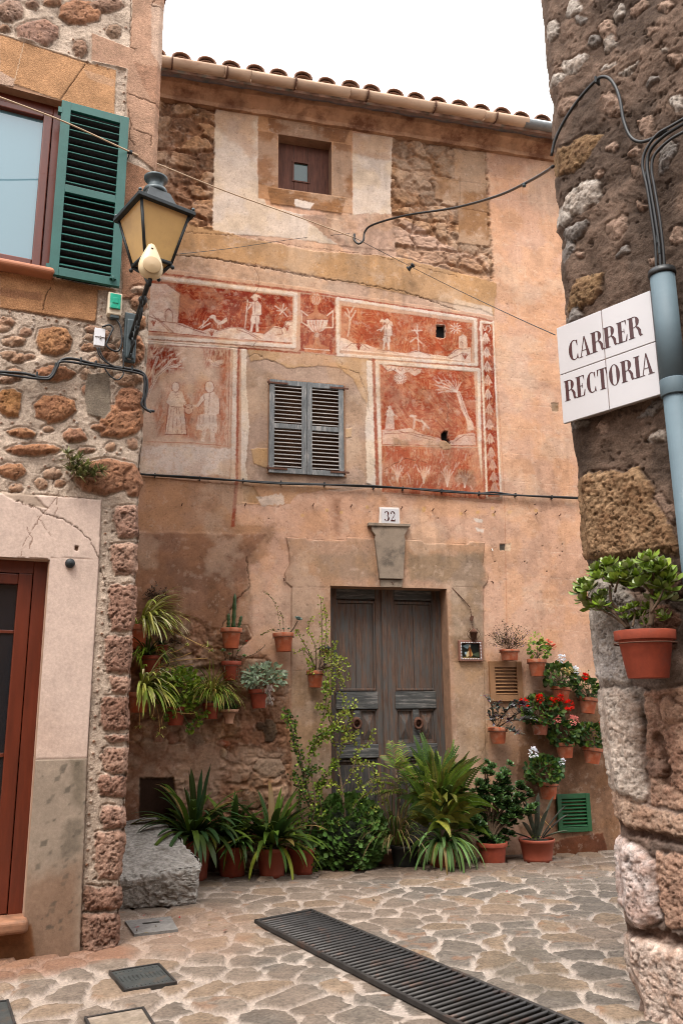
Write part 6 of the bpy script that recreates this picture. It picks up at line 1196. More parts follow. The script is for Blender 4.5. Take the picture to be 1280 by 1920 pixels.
m_ = (q[0]+q[1]+q[2]+q[3])*.25; d = (q[1]-q[0]).normalized(); b = MB(); b.box(m_+Vector((-.02, .06, .021)), (.13, .03, .006), Matrix.Rotation(math.atan2(d.y, d.x), 3, 'Z')); b.build('slot', 'pit', o)
cover('small_cover', 'dark metal cover cut by the bottom left edge beside the left house', [(-60, 1895), (14, 1884), (28, 1930), (-50, 1945)], 'castiron')
cover('paved_lid', 'stone filled lid with a dark metal rim at the lower left', [(160, 1916), (268, 1897), (292, 1935), (180, 1955)], 'lidstone', z=.02)
# ----- big granite block
gb = framed('stone_block', 'big rough granite block resting on the paving by the left corner', 'stone block', F); gb.location = (0, 0, 0); gb.rotation_euler = (0, 0, 0)
cb8 = [at_depth(205, 1716, 7.62), at_depth(372, 1700, 7.80), at_depth(336, 1640, 9.3), at_depth(200, 1640, 9.3), at_depth(205, 1652, 7.50), at_depth(384, 1622, 7.78), at_depth(296, 1526, 9.2), at_depth(190, 1534, 9.25)]
cb8[2][2] = cb8[3][2] = .03; cb8 = [np.array(c) for c in cb8]; n = 72; vs = []; fs = []; gv = []
lin_ = np.linspace(-1, 1, n+1); a_, b2 = np.meshgrid(lin_, lin_)
for ax in range(3):
    for sg_ in (-1, 1):
        c = [None]*3; c[ax] = np.full(a_.shape, float(sg_)); o2 = [i for i in range(3) if i != ax]; c[o2[0]] = a_; c[o2[1]] = b2; p = 14.
        nrm_ = (np.abs(c[0])**p+np.abs(c[1])**p+np.abs(c[2])**p)**(1/p)*1.0; c = [q/nrm_ for q in c]; k = len(vs)*0+sum(len(g) for g in gv)
        u, v, w_ = [(q+1)/2 for q in c]; P = 0
        for i, cc in enumerate(cb8):
            s = [(0, 0, 0), (1, 0, 0), (1, 1, 0), (0, 1, 0), (0, 0, 1), (1, 0, 1), (1, 1, 1), (0, 1, 1)][i]; wt = (u if s[0] else 1-u)*(v if s[1] else 1-v)*(w_ if s[2] else 1-w_); P = P+wt[..., None]*cc
        x, y, z = P[..., 0], P[..., 1], P[..., 2]; amp = .035 if ax != 2 else .02
        nn = (fbm(x*1.0+y*.7, z*1.3+y*.5, 9, 5, 401, .6)-.5); n4 = (fbm(x+z, y+z*.3, 34, 3, 405)-.5); d = np.stack(c, -1); g1_, g2_, gi_ = worley(x*7+nn*2, y*3+z*9+nn*2, 411); P = P+d*(nn[..., None]*amp*1.25+n4[..., None]*.012+((gi_-.5)*.012*(0 if ax == 2 else 1)+(smooth(0, .3, g2_-g1_)-.5)*(.0 if ax == 2 else .010))[..., None]); P[..., 2] = np.maximum(P[..., 2], .02)
        gv.append(P.reshape(-1, 3)); idx = np.arange((n+1)**2).reshape(n+1, n+1)+k
        q = np.stack([idx[:-1, :-1], idx[:-1, 1:], idx[1:, 1:], idx[1:, :-1]], -1).reshape(-1, 4); flip = (sg_ > 0) != (ax == 1); fs += (q if flip else q[:, ::-1]).tolist()
me = bpy.data.meshes.new('stone'); me.from_pydata(np.concatenate(gv).tolist(), [], fs)
import bmesh
bm = bmesh.new(); bm.from_mesh(me); bmesh.ops.remove_doubles(bm, verts=bm.verts, dist=.0015); bmesh.ops.recalc_face_normals(bm, faces=bm.faces); bm.to_mesh(me); bm.free()
me.polygons.foreach_set('use_smooth', [True]*len(me.polygons)); M['granite'] = mat('granite', A(180, 174, 166), .9, var=.5, vs=30, c2=A(120, 112, 100), t2=(.5, .68), s2=9, bump=.9, bs=45, dist=.008); me.materials.append(M['granite']); o = bpy.data.objects.new('stone', me); col.objects.link(o); o.parent = gb
for a, c in ((250, 1706), (352, 1700), (300, 1708)): b = MB(); g_ = G(a, c-6); b.ball((g_[0], g_[1]+.06, .03), .05, 9, 6, (1.3, 1, .7)); b.build('wedge_stone', 'granite', gb)
# ---------------------------------------------------------------- plants
random.seed(51)
GD = (.030, .052, .010); GM = (.068, .115, .014); GL = (.17, .24, .025); GY = (.28, .31, .05); GG = (.16, .21, .13); YL = (.34, .30, .06)
def pot(parent, r, rb, h, m, style='clay'):
    b = MB(); rh = h*.2; th = .009
    if style == 'clay': prof = [(.001, -h), (rb, -h), (rb+(r*.88-rb)*.97, -rh), (r, -rh), (r*1.01, 0), (r-th, .001), (r-th-.003, -.03), (rb, -h*.6)]
    elif style == 'plastic': prof = [(.001, -h), (rb, -h), (rb*1.01, -h*.85), (r*.93, -h*.16), (r*.98, -h*.15), (r*1.0, -h*.02), (r*.985, 0), (r*.95, 0), (r*.93, -.03), (rb, -h*.6)]
    else: prof = [(.001, -h), (rb*1.2, -h), (rb, -h*.9), (rb*1.05, -h*.7), (r*.7, -h*.25), (r*.95, -.03), (r*1.02, 0), (r*.96, .0), (r*.8, -.03), (rb*.6, -h*.5)]
    b.lathe(prof, (0, 0, 0), 32, wob=(lambda a, i: 1+(.04*math.sin(a*9) if 4 < i < 8 else .02*math.sin(a*9) if i == 4 else 0)) if style == 'flute' else None)
    o = b.build('pot', m, parent, .002 if style == 'clay' else 0); s_ = MB(); s_.lathe([(.001, -.018), (r*.5, -.016), (r-.012, -.024)], (0, 0, 0), 20); s_.build('soil', 'soil', parent); return o
def blades(mb, n, Ln, W, droop, cols, spread=.9, c=(0, 0, 0), r0=.03, seg=6, front=.3, shape='strap', up=(.5, 1.0), fold=.0, arc=(0, 6.283)):
    for i in range(int(n*1.25)):
        a = rnd(*arc); u = rnd(*up); h = math.sqrt(max(0, 1-u*u))*spread+.02
        d = (math.cos(a)*h, math.sin(a)*h*(.6 if math.sin(a) > 0 else 1)-front*.3, u); cc = random.choice(cols) if random.random() > .07 else (.17, .11, .035)
        mb.leaf((c[0]+math.cos(a)*r0*rnd(0, 1), c[1]+math.sin(a)*r0*rnd(0, 1), c[2]), d, Ln*rnd(.65, 1.1), W*rnd(.7, 1.15), droop*rnd(.6, 1.3), jit(cc), shape, seg, fold=fold, curl=rnd(-.2, .2))
def dome(mb, n, R_, leaf, cols, c=(0, 0, 0), sq=(1, .8, .8), shape='round', zmin=-.15, thick=.35, tilt=.6, droop=.3, seg=3, fold=.12):
    for i in range(n):
        while True:
            v = Vector((rnd(-1, 1), rnd(-1, 1), rnd(zmin, 1)))
            if .15 < v.length <= 1 and v.y < .6: break
        v = v.normalized()*(1-thick*random.random()**1.5); p = Vector((c[0]+v.x*R_*sq[0], c[1]+v.y*R_*sq[1], c[2]+v.z*R_*sq[2]))
        d = (v+Vector((rnd(-tilt, tilt), rnd(-tilt, tilt)-.2, rnd(-tilt, tilt)+.1))).normalized(); s_ = d.cross(Vector((rnd(-.3, .3), -1, rnd(.2, .8))))
        mb.leaf(p, d, leaf*rnd(.7, 1.2), leaf*rnd(.75, 1.0)*(1 if shape == 'round' else .45), droop, jit(random.choice(cols)), shape, seg, side=s_, fold=fold)
def stems(parent, n, R_, c=(0, 0, 0), r=.0035, up=.9, m='bark'):
    b = MB()
    for i in range(n):
        a = rnd(0, 6.28); k = rnd(.3, .9); e = (c[0]+math.cos(a)*R_*k, c[1]+math.sin(a)*R_*k*.6, c[2]+R_*up*rnd(.3, 1)); b.tube(spline([(0, 0, -.02), (e[0]*.3, e[1]*.3, e[2]*.5), e], 3), [r]*7, 5)
    return b.build('stems', m, parent)
def flower(parent, x, y, z, c, r=.034, n=46):
    b = MB(); r *= 1.25; y -= .05; n = int(n*1.3)
    for i in range(n):
        v = Vector((rnd(-1, 1), rnd(-1, .4), rnd(-.7, 1))).normalized(); b.leaf(Vector((x, y, z))+v*r*rnd(.5, .95), (v+Vector((rnd(-.6, .6), rnd(-.6, .6), rnd(-.6, .6)))), .028, .026, .2, jit(c, .18), 'round', 2)
    o = b.build('flower_head', 'petal', parent); b = MB(); b.tube([(x*.5, y*.4+.02, z-.10), (x, y, z-.01)], .0022, 5); b.build('stalk', 'leafstem', o); return o
M['leafstem'] = mat('green_stem', (.06, .09, .025), .6, var=.2, bump=0)
RR = (.62, .012, .006); PK = (.75, .28, .24); WH = (.72, .74, .78)
def wallpot(name, label, cat, px, rim, wpx, bot, m='terracotta', style='clay', tilt=0, off=None, taper=.68):
    x0 = F.px(px-wpx/2, rim, -.14)[0]; x1 = F.px(px+wpx/2, rim, -.14)[0]; r = (x1-x0)/2; y = -(r+.025) if off is None else off
    x, z = F.px(px, rim, y); zb = F.px(px, bot, y)[1]; h = z-zb; t = thing(name, label, cat, F.w(x, y, z), F.rz, 'flowerpots fixed to the painted house wall'); t.rotation_euler[1] = R(tilt); pot(t, r, r*taper, h, m, style)
    b = MB(); b.tube([(r*1.03*math.cos(a), r*1.03*math.sin(a), -h*.24) for a in [i*math.pi/8 for i in range(17)]], .003, 5, False); b.tube([(0, r, -h*.24), (0, -y, -h*.24)], .003, 5); b.build('wire_hanger', 'rust', t); return t, r, h
def geranium(t, r, R_, fl, n=130, cz=.09, cx=0, cols=(GD, GM, (.03, .075, .02))):
    b = MB(); R_ *= 1.1; dome(b, int(n*1.7), R_, .058, cols, (cx, -.02, cz), (1.05, .8, .75), zmin=-.7); b.build('foliage', 'leaf', t); stems(t, 9, R_, (cx, 0, .02))
    for x, z, c, *q in fl: flower(t, x, -.07, z, c, *(q or (.034,)))
def off(t, px, py, y=0):                                # photo offset -> the thing's local x, z
    p = F.px(px, py, F.loc(t.location)[1]+y); q = F.loc(t.location); return p[0]-q[0], p[1]-q[2]
# --- right group
t, r, h = wallpot('potted_plant', 'wall pot with airy brownish purple flowering herb above the brown vent shutter', 'potted plant', 954, 1218, 34, 1238, 'terracotta', taper=.8)
b = MB(); s_ = MB()
for i in range(46):
    a = rnd(-1.35, 1.35); L_ = rnd(.12, .36); d = Vector((math.sin(a), rnd(-.5, .05), math.cos(a)*.95)); e = d*L_; e.x -= .0; s_.tube(spline([(0, 0, -.01), tuple(e*.5+Vector((rnd(-.03, .03), 0, 0))), tuple(e)], 3), .0018, 4)
    for k in range(22): p = e*rnd(.45, 1.05)+Vector((rnd(-.03, .03), rnd(-.03, .03), rnd(-.03, .03))); b.leaf(p, (rnd(-1, 1), rnd(-1, .3), rnd(-.3, 1)), .018, .014, .3, jit(random.choice([(.085, .05, .035), (.07, .075, .03), (.11, .06, .045), (.05, .07, .025)])), 'round', 2)
for k in range(46): b.leaf((rnd(-.28, .3), rnd(-.15, -.02), rnd(-.02, .26)), (rnd(-1, 1), -1, rnd(-.3, 1)), .014, .012, 0, (.16, .14, .50), 'round', 2)
b.build('foliage', 'leaf', t); s_.build('stems', 'bark', t)
t, r, h = wallpot('potted_geranium', 'wall pot with green leaves and coral buds right of the purple herb', 'potted plant', 1005, 1236, 33, 1268)
b = MB(); dome(b, 90, .13, .045, [GM, GL, GM], (.03, -.02, .10), (1, .8, .8), zmin=-.5); dome(b, 60, .10, .035, [GL, GY], (0, -.02, .20), (.8, .7, 1.1), 'obo'); b.build('foliage', 'leaf', t); stems(t, 8, .18); [flower(t, *q, (.62, .16, .10), .022, 18) for q in ((.14, -.06, .17), (.17, -.06, .14), (.08, -.08, .19))]
t, r, h = wallpot('potted_geranium', 'wall pot with two white geranium heads and yellow dried flowers', 'potted plant', 1051, 1288, 34, 1316, 'terracotta', tilt=6)
f = [off(t, 1043, 1236, -.07), off(t, 1071, 1256, -.07)]; geranium(t, r, .175, [(*f[0], WH, .036), (*f[1], WH, .038)], 150, .12, -.03, (GD, GM, (.06, .12, .03))); [flower(t, *q, (.5, .38, .14), .026, 18) for q in ((-.05, -.12, .18), (0, -.12, .15), (.02, -.12, .19))]
t, r, h = wallpot('potted_geranium', 'wall pot with small red geranium bloom and bud, upper right by the rubble corner', 'potted plant', 1102, 1308, 32, 1338, tilt=8)
f = off(t, 1088, 1271, -.07); geranium(t, r, .14, [(*f, RR, .026)], 100, .10, -.03); s_ = MB(); q = off(t, 1094, 1258, 0); s_.tube([(0, 0, 0), (q[0], -.03, q[1])], .002, 4); s_.ball((q[0], -.03, q[1]+.005), .01, 6, 5); s_.build('bud', 'leafstem', t)
t, r, h = wallpot('potted_geranium', 'weathered whitish wall pot with four red geranium heads', 'potted plant', 1011, 1352, 32, 1378, 'terracotta_old')
ff = [off(t, *q, -.08) for q in ((978, 1319), (1007, 1311), (1034, 1317), (1062, 1322), (1046, 1308))]; geranium(t, r, .20, [(*ff[0], RR, .046, 60), (*ff[1], RR, .042, 60), (*ff[2], RR, .042, 56), (*ff[3], RR, .048, 60), (*ff[4], RR, .03, 40)], 190, .12, .03)
t, r, h = wallpot('potted_geranium', 'wall pot with pink geranium heads below the red ones', 'potted plant', 1057, 1392, 34, 1421)
f = [off(t, 1072, 1351, -.09), off(t, 1041, 1349, -.09), off(t, 1032, 1352, -.09)]; geranium(t, r, .165, [(*f[0], PK, .048, 64), (*f[1], PK, .032, 40), (*f[2], PK, .024, 30)], 150, .11, .0)
t, r, h = wallpot('potted_geranium', 'wall pot with dark leaves and one red bloom partly behind the rubble corner', 'potted plant', 1110, 1402, 34, 1432, tilt=8)
f = off(t, 1119, 1357, -.07); geranium(t, r, .16, [(*f, RR, .03)], 130, .13, -.02); b = MB(); [b.leaf((rnd(-.12, .0), -.14, rnd(.1, .24)), (rnd(-1, 1), -1, .5), .016, .014, 0, (.4, .35, .05), 'round', 2) for k in range(16)]; b.build('yellow_buds', 'petal', t)
t, r, h = wallpot('potted_tradescantia', 'wall pot with silver and purple striped trailing leaves under the brown vent shutter', 'potted plant', 932, 1364, 34, 1394)
b = MB(); s_ = MB(); paths = [[(930, 1362), (920, 1345), (912, 1325), (898, 1305)], [(932, 1362), (938, 1340), (950, 1325), (955, 1316)], [(936, 1362), (955, 1345), (966, 1335), (978, 1330)], [(934, 1362), (948, 1352), (970, 1350), (984, 1348)], [(930, 1362), (918, 1352), (908, 1340)], [(932, 1362), (930, 1335), (926, 1318)], [(934, 1362), (945, 1365), (955, 1372), (960, 1376)], [(930, 1362), (942, 1335), (960, 1322), (972, 1322)]]
for q in paths:
    q = [off(t, *p, 0) for p in q]; q = [(p[0]+rnd(-.01, .01), -.02-.05*i, p[1]) for i, p in enumerate(q)]; P_ = spline(q, 5); s_.tube(P_, .004, 5)
    for i, p in enumerate(P_):
        if i < 3: continue
        for k in range(3): b.leaf(p, (rnd(-1, 1), rnd(-.8, .1), rnd(-.1, .9)), .075, .032, .7, jit(random.choice([(.26, .30, .27), (.16, .20, .17), (.10, .045, .07), (.30, .28, .30), (.06, .08, .06)])), 'lance', 4, fold=.2)
b.build('foliage', 'leaf', t); s_.build('stems', 'purple_stem' if 'purple_stem' in M else 'bark', t)
t, r, h = wallpot('potted_geranium', 'lowest wall pot with two white geranium heads above the grey bromeliad', 'potted plant', 1026, 1466, 35, 1498)
f = [off(t, 996, 1411, -.08), off(t, 1048, 1427, -.06)]; geranium(t, r, .185, [(*f[0], WH, .044, 56), (*f[1], WH, .024, 24)], 170, .13, -.04); b = MB(); [b.leaf((rnd(-.08, -.03), -.15, rnd(.17, .23)), (rnd(-1, 1), -1, .5), .02, .014, 0, (.3, .35, .05), 'round', 2) for k in range(9)]; b.build('yellow_buds', 'petal', t)
# --- left group
SP = (.46, .46, .12); SP2 = (.34, .38, .07); SP3 = (.55, .54, .28)
def runner(t, pts, y0=-.1, tuft=True, r=.0038):
    s_ = MB(); q = [off(t, *p, 0) for p in pts]; P_ = spline([(a, y0*(.3+.7*i/len(q)), z) for i, (a, z) in enumerate(q)], 6); s_.tube(P_, r, 5); s_.build('runner', 'runner', t)
    if tuft:
        b = MB(); e = P_[-1]; blades(b, 11, .075, .008, 1.6, [SP, SP2, GL], .9, (e.x, e.y, e.z), .004, 4, up=(.1, .9)); b.build('plantlet', 'leaf', t)
M['runner'] = mat('straw_stem', (.42, .25, .08), .6, var=.2, bump=0)
t, r, h = wallpot('potted_spider_plant', 'upper spider plant with arching yellow green leaves, pot half hidden by the left house', 'potted plant', 259, 1172, 42, 1218)
b = MB(); blades(b, 95, .60, .022, 1.5, [SP, SP2, GY, SP3], 1.1, (.03, 0, 0), .03, 8, up=(.35, .95), arc=(-1.5, .9)); blades(b, 14, .3, .014, 1.2, [SP, GL], .9, (0, 0, 0), .03, 7); b.build('foliage', 'leaf', t)
for q in ([(275, 1165), (310, 1178), (350, 1198), (395, 1222)], [(275, 1165), (330, 1188), (372, 1208), (388, 1214)], [(270, 1168), (290, 1210), (300, 1260), (308, 1330)], [(272, 1168), (296, 1220), (300, 1270), (302, 1300)]): runner(t, q)
t, r, h = wallpot('potted_spider_plant', 'lower spider plant with variegated leaves and hanging plantlets by the left house', 'potted plant', 262, 1298, 44, 1336)
b = MB(); blades(b, 100, .56, .023, 1.6, [SP, SP3, SP2, GL], 1.1, (.02, 0, 0), .03, 8, up=(.25, .98), arc=(-1.7, 1.2)); b.build('foliage', 'leaf', t)
for q in ([(285, 1265), (310, 1245), (345, 1238), (388, 1235)], [(285, 1268), (315, 1240), (340, 1232), (358, 1225)], [(285, 1268), (330, 1250), (350, 1248), (362, 1246)]): runner(t, q, -.12, False)
for q in ([(275, 1290), (292, 1320), (298, 1350), (299, 1378)], [(280, 1290), (305, 1330), (303, 1350), (304, 1364)], [(262, 1290), (262, 1330), (262, 1350), (262, 1362)], [(290, 1280), (305, 1315), (330, 1335), (364, 1338)]): runner(t, q, -.14)
for q in ([(280, 1262), (300, 1250), (335, 1262), (350, 1290)], [(284, 1270), (300, 1290), (318, 1300), (330, 1318)], [(270, 1275), (284, 1310), (288, 1330), (284, 1348)], [(278, 1240), (300, 1228), (330, 1222), (352, 1210)]): runner(t, q, -.13)
t, r, h = wallpot('potted_spider_plant', 'dark arching plant in a red pot between the two spider plants', 'potted plant', 286, 1230, 40, 1262, 'terracotta_dark')
b = MB(); blades(b, 60, .42, .019, 1.6, [GM, GL, GD], 1.1, (-.05, 0, 0), .03, 7, up=(.3, .9)); b.build('foliage', 'leaf', t)
t, r, h = wallpot('potted_succulent', 'small dark red pot with a dark rosette and twig behind the spider plant runners', 'potted plant', 303, 1210, 28, 1224, 'terracotta_dark')
b = MB(); blades(b, 26, .07, .02, .3, [GD, (.05, .06, .045)], 1., (0, -.01, .01), .02, 3, shape='lance', up=(.2, .9)); 
for k in range(30): b.leaf((rnd(.08, .2), rnd(-.08, -.02), rnd(-.0, .07)), (rnd(-1, 1), -1, rnd(-.5, 1)), .035, .018, .2, jit((.06, .03, .025)), 'lance', 3)
b.build('foliage', 'succulent', t); s_ = MB(); s_.tube(spline([(0, 0, 0), (.08, -.02, .03), (.14, -.04, .05), (.22, -.05, .0)], 4), .006, 6); s_.build('stems', 'bark', t)
t, r, h = wallpot('potted_herb', 'bushy bright green round leaved herb hiding its wall pot', 'potted plant', 330, 1325, 40, 1360, 'terracotta_dark')
b = MB(); c_ = off(t, 338, 1292, 0); dome(b, 420, .22, .05, [GL, (.12, .20, .02), (.20, .28, .03), (.09, .15, .02)], (c_[0], -.06, c_[1]), (1.1, .6, 1.05), zmin=-1, thick=.6)
for (a, c__, k) in ((356, 1365, 26), (370, 1350, 22), (380, 1338, 14), (318, 1345, 18)):
    q = off(t, a, c__, 0); dome(b, k, .045, .036, [GM, GL], (q[0], -.08, q[1]), (1, .8, 1), zmin=-1, thick=.7)
b.build('foliage', 'leaf', t); s_ = MB(); [s_.tube(spline([(0, 0, 0), (q[0]*.5, -.1, q[1]*.4), (q[0], -.08, q[1])], 4), .003, 5) for q in [off(t, *p) for p in ((356, 1365), (380, 1338), (345, 1270), (320, 1275), (365, 1290))]]; s_.build('stems', 'leafstem', t)
t, r, h = wallpot('potted_grass', 'tufted yellowing grass plant drooping over its wall pot', 'potted plant', 396, 1318, 34, 1348, 'terracotta_dark')
b = MB(); q = off(t, 398, 1285, 0); blades(b, 220, .44, .011, 1.9, [GY, (.20, .18, .04), GL, (.30, .22, .06), GM], .75, (q[0]*.4, -.03, 0.02), .05, 8, up=(.55, 1.)); b.build('foliage', 'leaf', t)
def cactus(mb, x, y, z0, z1, r, lean=0, n=9):
    k = 12; mb.tube([(x+lean*i/k, y, z0+(z1-z0)*i/k) for i in range(k+1)], [r*(.85+.15*math.sin(i*1.9))*(1 if i < k-1 else .6 if i < k else .2) for i in range(k+1)], n)
t, r, h = wallpot('potted_cactus', 'clean orange pot with a tall thin cactus on the left wall', 'potted plant', 434, 1178, 40, 1216, 'terracotta')
b = MB(); b.cur = (.035, .065, .022); zt = off(t, 441, 1113)[1]; cactus(b, .02, -.01, 0, zt, .026, .01); cactus(b, -.035, -.01, 0, zt*.42, .022); cactus(b, .075, -.02, 0, zt*.36, .02, .03)
for i in range(420):
    w_ = rnd(0, 1); a = rnd(0, 6.28); rr = .026; s_ = rnd(0, 1); xx, zz = (.02+.01*w_, w_*zt) if s_ < .6 else ((-.035, w_*zt*.42) if s_ < .8 else (.075+.03*w_, w_*zt*.36)); b.leaf((xx+rr*math.cos(a), -.01+rr*math.sin(a), zz), (math.cos(a), math.sin(a), .4), .013, .004, 0, random.choice([(.05, .09, .03), (.14, .15, .06), (.10, .04, .03)]), 'lance', 1)
b.build('cactus', 'succulent', t); b = MB()
for i in range(40): b.leaf((rnd(.04, .075), rnd(-.04, 0), rnd(.22, .34)), (1, -.5, rnd(0, 1)), .014, .008, 0, (.25, .03, .02), 'lance', 2)
b.build('red_growth', 'petal', t)
def rosette(mb, c, R_, n, cols, up=.35, axis=(0, -.4, 1), shape='obo', wk=.42):
    ax_ = Vector(axis).normalized(); u = ax_.orthogonal().normalized(); v = ax_.cross(u)
    for i in range(n):
        t_ = i/n; a = i*2.399; d = (u*math.cos(a)+v*math.sin(a))*(1-t_*.75)+ax_*(up+t_*1.1); mb.leaf(c, d, R_*(1-.45*t_), R_*wk*(1-.3*t_), -.3, jit(random.choice(cols), .15), shape, 4, side=ax_.cross(d), fold=.25)
t, r, h = wallpot('potted_succulent', 'red pot of mixed succulents with a red tipped stem below the cactus pot', 'potted plant', 434, 1240, 38, 1276, 'terracotta_dark')
b = MB(); s_ = MB()
for (a, c_, R_) in ((418, 1222, .05), (437, 1215, .045), (430, 1228, .035), (457, 1232, .045), (446, 1222, .03)): q = off(t, a, c_); rosette(b, (q[0], -.04, q[1]), R_, 16, [GG, (.12, .17, .08), GL]); s_.tube([(q[0]*.5, 0, 0), (q[0], -.03, q[1])], .004, 5)
for p in ([(436, 1236), (448, 1218), (460, 1206)], [(440, 1236), (462, 1232), (480, 1224), (494, 1212)], [(425, 1236), (420, 1252), (419, 1262)], [(440, 1238), (442, 1255), (440, 1275)], [(444, 1240), (446, 1262), (441, 1278)]):
    q = [off(t, *k) for k in p]; P_ = spline([(k[0], -.06-.02*i, k[1]) for i, k in enumerate(q)], 4); s_.tube(P_, .0035, 5)
    for w_ in P_[2:]: b.leaf(w_, (rnd(-1, 1), -.5, rnd(0, 1)), .022, .012, .2, jit(random.choice([GG, (.10, .13, .05)])), 'obo', 3)
b.build('foliage', 'succulent', t); s_.build('stems', 'bark', t); q = off(t, 458, 1205); b = MB(); [b.leaf((q[0]+rnd(-.01, .02), -.1, q[1]+rnd(-.01, .02)), (rnd(-1, 1), -1, rnd(0, 1)), .016, .010, 0, RR, 'lance', 2) for i in range(9)]; b.build('red_tip', 'petal', t)
t, r, h = wallpot('potted_aloe', 'pale fluted terracotta wall pot with two small dark aloes', 'potted plant', 430, 1330, 36, 1357, 'terracotta_pale', 'flute', taper=.45)
b = MB()
for x in (-.05, .05): blades(b, 26, .10, .022, .1, [GD, (.035, .075, .03)], .8, (x, -.02, -.01), .02, 3, shape='lance', up=(.45, 1.), fold=.4)
b.build('foliage', 'succulent', t)
t, r, h = wallpot('potted_succulent', 'orange wall pot with a blue green echeveria leaning right and a pale climbing sprig', 'potted plant', 531, 1187, 39, 1222, 'terracotta', tilt=-2)
b = MB(); s_ = MB(); q = off(t, 556, 1165); rosette(b, (q[0], -.10, q[1]), .062, 30, [(.10, .17, .16), (.13, .20, .18)], .3, (.3, -.3, 1)); s_.tube(spline([(.05, 0, 0), (.09, -.04, .02), (q[0], -.09, q[1]-.01)], 4), .007, 6)
for (a, c_, R_) in ((530, 1181, .03), (540, 1181, .03), (521, 1182, .025)): q = off(t, a, c_); rosette(b, (q[0], -.04, q[1]), R_, 14, [GG, (.16, .10, .09)])
for p in ([(526, 1184), (524, 1165), (520, 1140), (510, 1120), (497, 1110)], [(520, 1184), (508, 1182), (495, 1187), (489, 1190)], [(532, 1184), (530, 1160), (527, 1148)]):
    P_ = spline([(off(t, *k)[0], -.02, off(t, *k)[1]) for k in p], 6); s_.tube(P_, .0022, 5)
    for w_ in P_[3:]:
        for k in range(2): b.leaf(w_+Vector((rnd(-.01, .01), -.01, rnd(-.01, .01))), (rnd(-1, 1), -1, rnd(-.5, 1)), .022, .018, .2, jit(random.choice([GY, GY, (.14, .13, .04), GL])), 'round', 2)
b.build('foliage', 'succulent', t); s_.build('stems', 'bark', t)
t, r, h = wallpot('potted_sage', 'wall pot overflowing with soft grey green leaves and a few dead ones', 'potted plant', 484, 1292, 36, 1328, 'terracotta_dark', tilt=-3)
b = MB(); q = off(t, 495, 1272); dome(b, 260, .18, .066, [GG, (.22, .28, .18), (.14, .19, .11)], (q[0], -.03, q[1]), (1.25, .8, .85), 'lance', zmin=-.6, thick=.5, tilt=.8, droop=.6)
for k in range(60): b.leaf((rnd(.06, .13), rnd(-.17, -.1), rnd(-.16, .04)), (rnd(-.4, .4), -.4, -1), .045, .016, .3, jit((.22, .16, .13)), 'lance', 3)
b.build('foliage', 'leaf', t); stems(t, 8, .14)
# --- elephant bush and its solar light
def twig(t, leafs, stem, pts, r=.006, dens=3, ls=.020, cols=(GY, GL, GY, (.16, .20, .04)), y=-.1, yj=.04, spread=.03, start=.15):
    q = [off(t, a, c_) for a, c_, *_ in pts]; ys = [k[2] if len(k) > 2 else y for k in pts]; P_ = spline([(k[0], ys[i]+rnd(-yj, yj), k[1]) for i, k in enumerate(q)], 7); n = len(P_); stem.tube(P_, [r*(1-.7*i/n) for i in range(n)], 5)
    for i, w_ in enumerate(P_):
        if i/n < start: continue
        for k in range(int(dens*1.1)): v = Vector((rnd(-1, 1), rnd(-1, .6), rnd(-1, 1))); leafs.leaf(w_+v*spread*rnd(.1, 1), v+Vector((0, -.3, .3)), ls*1.15*rnd(.7, 1.2), ls*1.0, .2, jit(random.choice(cols), .3), 'obo', 3, fold=.2, side=v.cross(Vector((rnd(-.6, .6), -1, rnd(-.6, .6)))))
t, r, h = wallpot('potted_elephant_bush', 'small red wall pot left of the door sprouting twiggy yellow green branches', 'potted plant', 591, 1258, 33, 1289, 'terracotta', tilt=2)
lf, st = MB(), MB()
for p, d in (([(592, 1256), (597, 1215), (598, 1170), (592, 1120)], 3), ([(594, 1256), (604, 1210), (606, 1170), (600, 1140)], 3), ([(590, 1256), (585, 1215), (572, 1180), (579, 1158)], 2), ([(590, 1256), (575, 1225), (555, 1195), (548, 1186)], 1), ([(588, 1256), (578, 1245), (572, 1240)], 3), ([(588, 1250), (568, 1222), (548, 1226)], 1),
             ([(596, 1254), (612, 1232), (632, 1232), (648, 1245)], 4), ([(596, 1254), (620, 1240), (632, 1265), (640, 1285)], 4), ([(596, 1256), (614, 1255), (620, 1280), (615, 1302)], 4), ([(598, 1250), (616, 1225), (622, 1205)], 3), ([(600, 1254), (608, 1275), (605, 1295)], 3), ([(598, 1252), (636, 1250), (652, 1275)], 2), ([(586, 1258), (576, 1262)], 3)): twig(t, lf, st, p, .007, d+1)
lf.build('foliage', 'leaf', t); st.build('stems', 'bark', t)
so2 = thing('solar_light', 'little black square solar garden lantern stuck in the twiggy wall pot', 'light', F.at(608, 1240, -.14), F.rz); b = MB(); b.tube([(0, 0, -.10), (0, 0, .04)], .012, 8); b.build('spike', 'black_plastic', so2)
b = MB(); b.box((0, 0, .14), (.125, .125, .014)); b.add([(-.06, -.06, .147), (.06, -.06, .147), (.06, .06, .147), (-.06, .06, .147), (-.03, -.03, .175), (.03, -.03, .175), (.03, .03, .175), (-.03, .03, .175)], [(0, 1, 5, 4), (1, 2, 6, 5), (2, 3, 7, 6), (3, 0, 4, 7), (4, 5, 6, 7)]); b.build('cap', 'black_plastic', so2)
b = MB()
for x in (-.045, -.015, .015, .045):
    for y in (-.045, .045): b.box((x, y, .095), (.006, .006, .08)); b.box((y, x, .095), (.0065, .0055, .08))
b.box((0, 0, .055), (.10, .10, .01)); b.box((0, 0, .095), (.095, .095, .005)); b.build('cage', 'black_plastic', so2); b = MB(); b.box((0, 0, .095), (.07, .07, .07)); b.build('diffuser', 'amber', so2)
